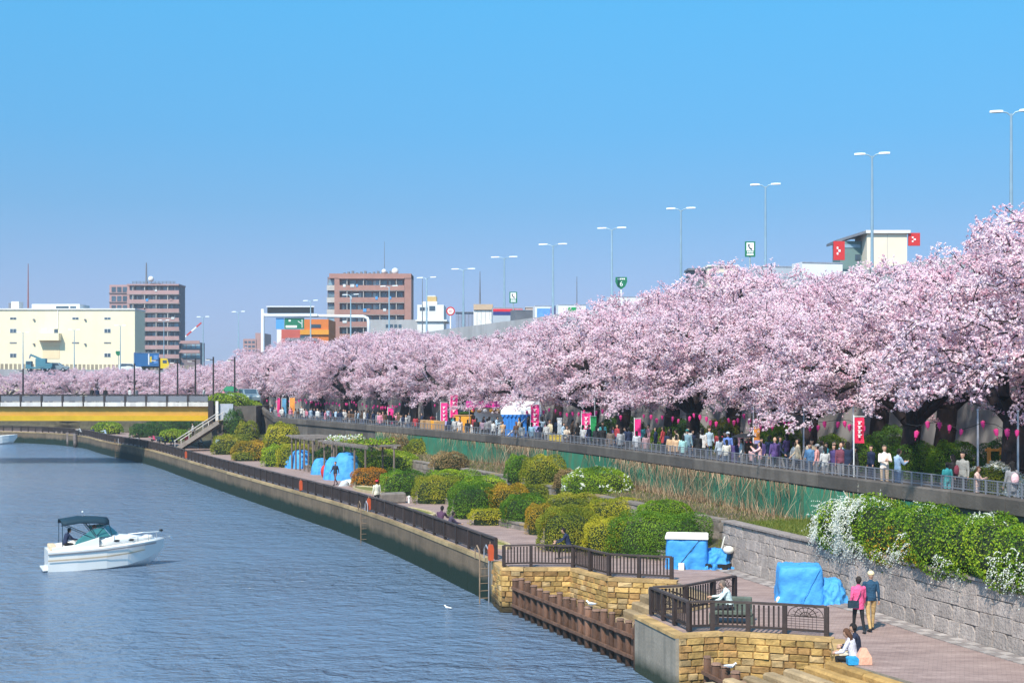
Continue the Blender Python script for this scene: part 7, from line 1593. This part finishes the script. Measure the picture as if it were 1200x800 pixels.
# far tents by the pergola
for i, (x, yb, w_, dp, h, sd_, lab) in enumerate(((404, 563, 2.1, 2.2, 2.1, 2, 'tall rounded blue tarp tent right of the pergola'), (389, 562, 1.2, 1.6, 1.7, 4, 'narrow blue tarp tent in front of the right pergola posts'), (374, 556, 1.2, 1.5, 1.3, 6, 'low slanted blue tarp tent left of the narrow tent'), (351, 549, 2.0, 1.6, 1.6, 7, 'blue tarp tent between the left pergola posts'), (340, 548, .8, 1.3, 1.1, 8, 'small blue tarp flap at the leftmost pergola posts'))):
    p = px(x, yb); r = thing('tarp_tent', lab, 'tent', (p.x, p.y + dp / 2, 0), -.3); drape(w_, dp, h, sd_, 2.6, .1, .028).build('tarp', M_tarp2 if i % 2 == 0 else M_tarp, r, True, world=False); m = MB(); m.tube([(-w_ * .3, -dp * .42, h * .2), (w_ * .2, -dp * .35, h * .75)], .02, 4); m.build('rope', M_tarp, r, world=False)
p = px(380, 559); m = MB(); m.ell((p.x, p.y, .45), (.28, .25, .5), 10, 8); tag(smoothmesh(m.build('red_bundle', CM('bag', (.55, .04, .04)))), 'upright red bundle between the blue tarp tents', 'bundle')
for i, (x, y, c_, lab) in enumerate(((408, 568, (.62, .66, .64), 'white plastic bag of rubbish by the tall blue tent'), (413, 567, (.10, .32, .26), 'green plastic bag of rubbish by the tall blue tent'), (403, 569, (.55, .58, .62), 'pale grey plastic bag left of the white one'))):
    p = px(x, y); m = drape(.6, .5, .4, 20 + i, 2.3, 0, .05, (14, 8)); m.v = [(v[0] + p.x, v[1] + p.y, v[2]) for v in m.v]; tag(smoothmesh(m.build('plastic_bag', CM('bag', c_))), lab, 'bag')
# pergola
M_perg = mat('pergola_timber', (.16, .12, .10), .8, .25, 2.); M_pergr = mat('pergola_roof', (.24, .20, .18), .85, .25, 1.5)
def pergola(lab, a, b, z, n, dep):
    a, b = Vector(a), Vector(b); t = (b - a).normalized(); nn = Vector((t.y, -t.x)); r = thing('pergola', lab, 'pergola', (a.x, a.y, 0)); L = (b - a).length
    for s in (0, 1):
        for i in range(n):
            q = a + t * (L * i / (n - 1)) - nn * (s * dep); m = MB(); m.tube([(q.x, q.y, 0), (q.x, q.y, z - .14)], .075, 7); m.build('post', M_perg, r)
        p0, p1 = a - t * .4 - nn * (s * dep), b + t * .4 - nn * (s * dep); m = MB(); m.beam((p0.x, p0.y, z - .05), (p1.x, p1.y, z - .05), .14, .16); m.build('beam', M_pergr, r)
    k = int(L / .45)
    for i in range(k + 1):
        q = a + t * (L * i / k); q0, q1 = q + nn * .5, q - nn * (dep + .5); m = MB(); m.beam((q0.x, q0.y, z + .09), (q1.x, q1.y, z + .09), .09, .11); m.build('rafter', M_pergr, r)
    return r
pa = px(342, 549); pb = px(362, 551)
pergola('dark timber pergola with thin posts over the left blue tents', (pa.x, pa.y), (pa.x + 2.6, pa.y - 5.5), 2.75, 6, 2.0)
pc = px(376, 559)
pr = pergola('longer pergola with vines on its roof above the right blue tents', (pc.x, pc.y + 2), (pc.x + 4.2, pc.y - 7.0), 2.65, 5, 2.2)
# vines on its roof
n = 2600; U = RNG.random(n); V_ = RNG.random(n); P = np.column_stack([pc.x + U * 4.4 + V_ * 2.2, pc.y + 2 - U * 9.2 + V_ * 1.6, 2.78 + RNG.random(n) ** 2 * .5 * (.5 + .5 * np.sin(U * 9))])
o = link('climbing_vine', cloud('climbing_vine', P, np.tile([0, 0, 1.0], (n, 1)), .16, RNG.random(n), [LM['bright'], M_white, LM['brown']], jit=.9, mi=np.where((U < .35) & (RNG.random(n) < .5), 1, np.where(RNG.random(n) < .25, 2, 0)))); tag(o, 'green and white flowering vine lying on the longer pergola roof', 'vine')
# lifebuoy boxes and quay ladders
M_oran = mat('lifebuoy_orange', (.50, .085, .03), .5, .15, 2.); M_rust = mat('rusty_steel', (.22, .15, .10), .8, .3, 3.)
frz = lambda d: plat([Vector((p.x, p.y)) for p in fpts], [0] + list(np.cumsum([(b - a).length for a, b in zip(fpts, fpts[1:])])), d)
def fence_at(x): return hit_px([Vector(p) for p in fpts], x)
for x, lab in ((571, 'orange lifebuoy post on the fence corner by the middle platform'), (434, 'red orange lifebuoy post on the fence near the red capped person'), (354, 'orange brown lifebuoy post on the fence below the pergola'), (219, 'small red lifebuoy post on the far fence below the stairs')):
    q = fence_at(x) if x != 571 else Vector((-.78, 54.9)); r = thing('lifebuoy_post', lab, 'lifebuoy post', (q.x - .1, q.y, 0.03), .3)
    m = MB(); m.loft([[(sx * w_, sy * .09 - .1, z) for sx, sy in ((-1, -1), (1, -1), (1, 1), (-1, 1))] for z, w_ in ((.1, .09), (.55, .11), (.74, .07))]); m.build('case', M_oran, r, world=False); m = MB(); m.tube([(0, 0, 0), (0, 0, .85)], .025, 6); m.build('post', M_rust, r, world=False)
for x, lab in ((568, 'steel quay ladder with curved white handrail at the fence corner'), (427, 'steel quay ladder with curved handrail at the middle of the quay'), (137, 'far quay ladder under the yellow bridge')):
    q = hit_px([Vector(p_) for p_ in offset(list(reversed(qpl)), -.17)], x) if x != 568 else Vector((-1.13, 55.6)); r = thing('quay_ladder', lab, 'ladder', (q.x, q.y, 0), .4)
    for s in (-.2, .2): m = MB(); m.tube([(s, 0, -2.3), (s, 0, .0), (s, .05, .45), (s, .3, .62), (s, .5, .45), (s, .52, .06)], .028, 6); m.build('stringer', M_rust if s < 0 else M_steel, r, world=False)
    for j in range(7): m = MB(); m.tube([(-.2, 0, -2.1 + .3 * j), (.2, 0, -2.1 + .3 * j)], .018, 5); m.build('rung', M_rust, r, world=False)
# bench on the nearest platform, stone seat, bags
M_bench = mat('bench_stone', (.10, .12, .10), .8, .3, 3., .4, 12)
r = thing('stone_bench', 'dark green stone bench under the seated man on the nearest platform', 'bench', (6.6, 41.1, 0), -.15)
m = MB(); m.box((0, 0, .36), (1.25, .48, .14)); bevel(m.build('seat', M_bench, r, world=False), .03); m = MB(); m.box((0, .34, .46), (1.25, .16, .62)); bevel(m.build('backrest', M_bench, r, world=False), .04)
for s in (-.55, .55): m = MB(); m.box((s, 0, .145), (.22, .4, .285)); m.build('leg', M_bench, r, world=False)
p = px(460, 589); r = thing('stone_block', 'mossy stone block with a white lamp by the fence island', 'stone block', (p.x, p.y, 0), .3); m = MB(); m.box((0, 0, .3), (1.5, .7, .6), jit=.05); bevel(m.build('block', M_plw, r, world=False), .06); m = MB(); m.tube([(.95, -.3, 0), (.95, -.3, .3)], .06, 8); l_ = m.build('lamp', M_swhite, r, world=False); m = MB(); m.ell((.95, -.3, .36), .09, 10, 6); m.build('lamp_globe', M_swhite, l_, True, world=False)
p = px(1013.5, 779); m = MB(); m.loft([[(p.x + sx * w_, p.y + sy * w_ * .6 + dy, z) for sx, sy in ((-1, -1), (1, -1), (1, 1), (-1, 1))] for z, w_, dy in ((.01, .19, .1), (.2, .18, .1), (.42, .07, .14))]); tag(m.build('tote_bag', CM('bag', (.62, .32, .22))), 'peach coloured cloth bag standing behind the couple on the steps', 'bag')
p = px(1000, 779); m = MB(); m.loft([[(p.x + sx * w_, p.y + sy * .12 + .1, z) for sx, sy in ((-1, -1), (1, -1), (1, 1), (-1, 1))] for z, w_ in ((.01, .13), (.16, .145), (.2, .11))]); tag(m.build('cooler_bag', CM('bag', (.03, .32, .62))), 'small bright blue bag beside the couple on the steps', 'bag')
# gulls
M_gull = mat('gull_white', (.8, .8, .78), .7, .05, 3.); M_bill = mat('gull_bill', (.6, .3, .05), .5, 0, 1)
def gull(lab, loc, rz):
    r = thing('gull', lab, 'bird', loc, rz); r.scale = (.75, .75, .75); m = MB(); m.loft([[(x, y * w_, z0 + zz * h) for y, zz in ((0, -1), (.8, -.6), (1, 0), (.7, .7), (0, 1), (-.7, .7), (-1, 0), (-.8, -.6))] for x, w_, h, z0 in ((-.24, .01, .01, .12), (-.15, .05, .04, .11), (0, .085, .075, .10), (.10, .06, .07, .12), (.15, .035, .05, .18), (.19, .04, .045, .22), (.24, .012, .015, .215))]); m.build('body', M_gull, r, True, world=False)
    m = MB(); m.tube([(.235, 0, .215), (.29, 0, .205)], [.012, .003], 6); m.build('bill', M_bill, r, world=False)
    for s in (-1, 1): m = MB(); m.loft([[(x, s * y, z) for x, z in ((.08, .13), (-.06, .15), (-.27, .11), (-.05, .08))] for y in (.075, .095)]); m.build('wing', M_steel, r, world=False)
p = px(525, 713, WZ); gull('white gull floating on the water below the quay', (p.x, p.y, WZ - .04), 2.6)
gull('white gull standing on a timber pile', (2.66, 45.98, -.26), 2.8)
gull('white gull on the piles below the nearest golden wall', (5.95, 37.2, -.55), -.4)

# ================================================================ boats
M_hull = mat('gelcoat_white', (.80, .78, .75), .25, .03, .5, coat=.5, spec=.5); M_stripe = mat('hull_stripe', (.22, .22, .24), .4, .1, 1.); M_canv = mat('bimini_navy', (.008, .030, .050), .75, .12, 3.); M_bglass = mat('boat_glass', (.05, .20, .20), .1, .1, 1., spec=.8); M_cush = mat('boat_cushion', (.66, .50, .34), .7, .1, 3.); M_chrome = mat('boat_steel', (.72, .72, .74), .2, .05, 1., metal=.9)
p = px(122, 664, WZ); r = thing('motor_boat', 'white cabin cruiser with a navy canopy on the river', 'boat', (p.x, p.y, WZ), .42); r.scale = (.88, .88, .92)
ST = [(-3.05, 1.12, .92, -.32, -.02, 1.02), (-1.5, 1.22, 1.02, -.35, .0, 1.08), (0, 1.22, 1.0, -.35, .05, 1.15), (1.2, 1.08, .8, -.28, .16, 1.24), (2.1, .80, .48, -.08, .36, 1.30), (2.75, .46, .2, .28, .62, 1.34), (3.25, .08, .03, .95, 1.15, 1.37)]
hullsec = lambda x, b, bc, zk, zc, zs: [(x, 0, zk), (x, bc, zc), (x, (b + bc) / 2, (zc + zs) / 2), (x, b, zs), (x, b * .93, zs + .06), (x, -b * .93, zs + .06), (x, -b, zs), (x, -(b + bc) / 2, (zc + zs) / 2), (x, -bc, zc)]
STA = np.array(ST); xs_ = np.linspace(STA[0, 0], STA[-1, 0], 34)
STF = [tuple([x] + [float(np.interp(x, STA[:, 0], STA[:, c])) for c in range(1, 6)]) for x in xs_]
m = MB(); m.loft([hullsec(*s) for s in STF]); m.build('hull', M_hull, r, world=False)
for sg in (-1, 1):
    m = MB(); m.loft([[(x, sg * (b + .012), zs - .16), (x, sg * (b + .022), zs - .15), (x, sg * (b + .022), zs - .09), (x, sg * (b + .012), zs - .09)] for x, b, bc, zk, zc, zs in ST[:-1]]); m.build('rub_stripe', M_stripe, r, world=False)
    m = MB(); m.loft([[(x, sg * (b * .80 + bc * .2 + .015), zc + (zs - zc) * .55), (x, sg * (b * .8 + bc * .2 + .028), zc + (zs - zc) * .55), (x, sg * (b * .9 + bc * .1 + .028), zc + (zs - zc) * .62), (x, sg * (b * .9 + bc * .1 + .015), zc + (zs - zc) * .62)] for x, b, bc, zk, zc, zs in ST[:-2]]); m.build('feature_line', M_cush, r, world=False)
CT = [(-.5, .98, 1.0, .48), (.5, .95, 1.02, .46), (1.3, .80, 1.06, .36), (2.0, .52, 1.11, .22), (2.5, .25, 1.14, .06)]
m = MB(); m.loft([[(x, b, z), (x, b * .82, z + h), (x, 0, z + h * 1.12), (x, -b * .82, z + h), (x, -b, z)] for x, b, z, h in CT]); m.build('cabin', M_hull, r, True, world=False)
m = MB(); m.loft([[(x, sg_, z) for sg_, z in ((1.08, .85), (1.08, zt), (.94, zt + .03), (.94, .85))] for x, zt in ((-2.85, 1.0), (-1.8, 1.08), (-.4, 1.45))]); m.build('coaming', M_hull, r, world=False)
m = MB(); m.loft([[(x, -sg_, z) for sg_, z in ((1.08, .85), (1.08, zt), (.94, zt + .03), (.94, .85))] for x, zt in ((-2.85, 1.0), (-1.8, 1.08), (-.4, 1.45))]); m.build('coaming', M_hull, r, world=False)
m = MB(); m.box((-3.16, 0, .1), (.3, 1.9, .10)); bevel(m.build('swim_platform', M_hull, r, world=False), .03); m = MB(); m.box((-3.12, 0, -.12), (.3, .5, .5)); m.build('outdrive', M_black, r, world=False)
for y in (-.55, 0, .55): m = MB(); m.box((-2.75, y, .98), (.35, .5, .22)); bevel(m.build('stern_cushion', M_cush, r, world=False), .05)
for x in (-.95,): 
    for y in (-.5, .5): m = MB(); m.box((x, y, 1.15), (.5, .5, .5)); bevel(m.build('seat', M_cush, r, world=False), .06)
for x in (.55, 1.35): m = MB(); m.ell((x, -.93 + (x - .55) * .17, 1.24), (.17, .03, .06), 12, 6); m.build('porthole', M_black, r, world=False)
# windscreen
m = MB(); fr = [(-.5, 1.0, 1.46), (.25, .82, 1.5), (.75, 0, 1.56), (.25, -.82, 1.5), (-.5, -1.0, 1.46)]; tp = [(-.75, .94, 1.90), (-.15, .74, 1.98), (.25, 0, 2.0), (-.15, -.74, 1.98), (-.75, -.94, 1.90)]
for i in range(4): g_ = MB(); g_.add([fr[i], fr[i + 1], tp[i + 1], tp[i]], [(0, 1, 2, 3)]); g_.build('windscreen_pane', M_bglass, r, world=False)
m.tube(tp, .025, 5); [m.tube([a, b], .022, 5) for a, b in zip(fr, tp)]; m.build('windscreen_frame', M_chrome, r, world=False)
g_ = MB(); g_.add([(-1.7, -1.02, 1.12), (-.5, -1.01, 1.46), (-.75, -.95, 1.88), (-1.5, -.97, 1.4)], [(0, 1, 2, 3)]); g_.build('side_glass', M_bglass, r, world=False)
# bimini canopy and frames
m = MB(); xs = np.linspace(-2.35, .15, 9); secs = []
for x in xs:
    u = (x + 1.1) / 1.25; zt = 2.62 - .10 * u * u - (.03 if abs(u + .2) > .15 else 0); secs.append([(x, y * 1.0, zt + .10 * (1 - y * y) - (.16 if abs(y) == 1 else 0)) for y in (-1, -.9, -.5, 0, .5, .9, 1)] + [(x, y * .98, zt + .10 * (1 - y * y) - .04 - (.16 if abs(y) == 1 else 0)) for y in (1, .9, .5, 0, -.5, -.9, -1)])
m.loft(secs); m.build('canopy', M_canv, r, True, world=False)
for sg in (-1, 1):
    for a, b in (((-2.3, 2.45), (-2.3, 1.05)), ((-1.0, 2.5), (-.35, 1.4)), ((-1.2, 2.5), (-.35, 1.4)), ((.1, 2.45), (.3, 1.65)), ((-2.2, 2.3), (-.35, 1.45)), ((.1, 2.4), (-.9, 1.3))):
        m = MB(); m.tube([(a[0], sg * .97, a[1]), (b[0], sg * 1.0, b[1])], .02, 5); m.build('canopy_frame', M_canv, r, world=False)
m = MB(); m.tube([(-1.15, 0, 2.6), (-1.15, 0, 2.9)], .03, 6); l_ = m.build('mast_light', M_chrome, r, world=False); m = MB(); m.ell((-1.15, 0, 2.92), .05, 8, 6); m.build('bulb', M_swhite, l_, world=False)
# bow rail, anchor
m = MB()
for sg in (-1, 1): m.tube([(1.1, sg * .95, 1.1), (1.25, sg * .95, 1.36), (2.2, sg * .70, 1.45), (3.0, sg * .2, 1.52), (3.15, 0, 1.52)], .012, 5)
for x, y, z in ((1.7, .83, 1.4), (2.3, .64, 1.46), (2.8, .38, 1.5)):
    for sg in (-1, 1): m.tube([(x, sg * y, 1.08), (x, sg * y, z)], .014, 5)
m.build('bow_rail', M_chrome, r, world=False); m = MB(); m.box((3.35, 0, 1.22), (.5, .16, .06)); m.tube([(3.55, 0, 1.28), (3.72, 0, 1.12)], [.03, .05], 6); m.build('anchor', M_chrome, r, world=False); m = MB(); m.ell((3.1, 0, 1.6), (.11, .05, .07), 8, 6); m.build('bow_light', M_black, r, world=False)
m = MB(); m.ell((2.35, 0, 1.30), (.32, .28, .12), 12, 6); m.build('deck_hatch', M_hull, r, True, world=False)
for c_ in r.children:
    nm = c_.name.split('.')[0]
    if nm in ('cabin', 'coaming', 'stern_cushion', 'seat', 'porthole', 'windscreen_pane', 'windscreen_frame', 'side_glass', 'bow_rail', 'anchor', 'bow_light', 'deck_hatch'): c_.location.z += .22
    elif nm in ('canopy', 'canopy_frame', 'mast_light'): c_.location.z += .04
bo = r
def on_boat(label, lx, ly, lz, rz, pose, sh, tr, hair=(.015, .012, .012)):
    a = bo.rotation_euler.z; w_ = Vector((bo.location.x +   .88 * (lx * math.cos(a) - ly * math.sin(a)), bo.location.y + .88 * (lx * math.sin(a) + ly * math.cos(a)), bo.location.z + lz * .92)); return person(label, w_, a + rz, pose, sh, tr, hair, group='people on the boat')
on_boat('person in a navy jacket sitting at the stern of the white boat', -2.15, -.55, .80, -PI / 2 + .3, 'bench', NAVY, BLK)
on_boat('person in a pale top at the helm of the white boat', -.85, -.35, .90, -PI / 2, 'bench', (.66, .52, .50), GREY, (.25, .12, .08))
# moored boat at the far left bank
p = px(2, 519, WZ); r = thing('moored_boat', 'white moored launch with blue cabin glass at the left edge by the bank', 'boat', (p.x, p.y - 3, WZ), .3)
m = MB(); m.loft([hullsec(x * 1.0, b * 1.1, bc * 1.1, zk, zc, zs) for x, b, bc, zk, zc, zs in ST]); m.build('hull', M_hull, r, world=False)
m = MB(); m.loft([[(x, y, z) for y, z in ((-.9, .85), (.9, .85), (.8, zt), (-.8, zt))] for x, zt in ((-1.6, 2.5), (.2, 2.5), (.9, 1.2))]); m.build('cabin', M_hull, r, world=False); m = MB(); m.box((-.7, 0, 2.0), (1.5, 1.74, .55)); m.build('cabin_glass', M_tblue, r, world=False); m = MB(); m.tube([(-.5, 0, 2.5), (-.5, 0, 3.6)], .03, 5); m.build('mast', M_chrome, r, world=False)
# green shelter box at the bridge approach
p = pd(270, 464, 160); r = thing('ticket_booth', 'small green and white booth at the bridge approach', 'booth', (p.x, 160, 4.2)); m = MB(); m.box((0, 0, 1.1), (1.3, 1.3, 2.2)); m.build('body', M_swhite, r, world=False); m = MB(); m.loft([[(-.9, -.9, 2.2), (.9, -.9, 2.2), (.9, .9, 2.2), (-.9, .9, 2.2)], [(-.4, -.4, 2.75), (.4, -.4, 2.75), (.4, .4, 2.75), (-.4, .4, 2.75)]]); m.build('roof', M_sgreen, r, world=False); m = MB(); m.box((0, -.66, 1.3), (.8, .05, .8)); m.build('window', M_glass, r, world=False)


# ================================================================ haze: the air between here and the far blocks
hz = MB(); hz.box((0, 1000, 30), (3400, 2900, 70)); ho = hz.build('haze', bpy.data.materials.new('haze_air')); ho['kind'] = 'stuff'
hm_ = ho.data.materials[0]; hm_.use_nodes = True; hn = hm_.node_tree; hn.nodes.remove(hn.nodes['Principled BSDF'])
hv = hn.nodes.new('ShaderNodeVolumePrincipled'); hv.inputs['Color'].default_value = (.80, .88, 1.0, 1); hv.inputs['Density'].default_value = 0.0004; hv.inputs['Anisotropy'].default_value = 0.2
hn.links.new(hv.outputs[0], hn.nodes['Material Output'].inputs['Volume'])
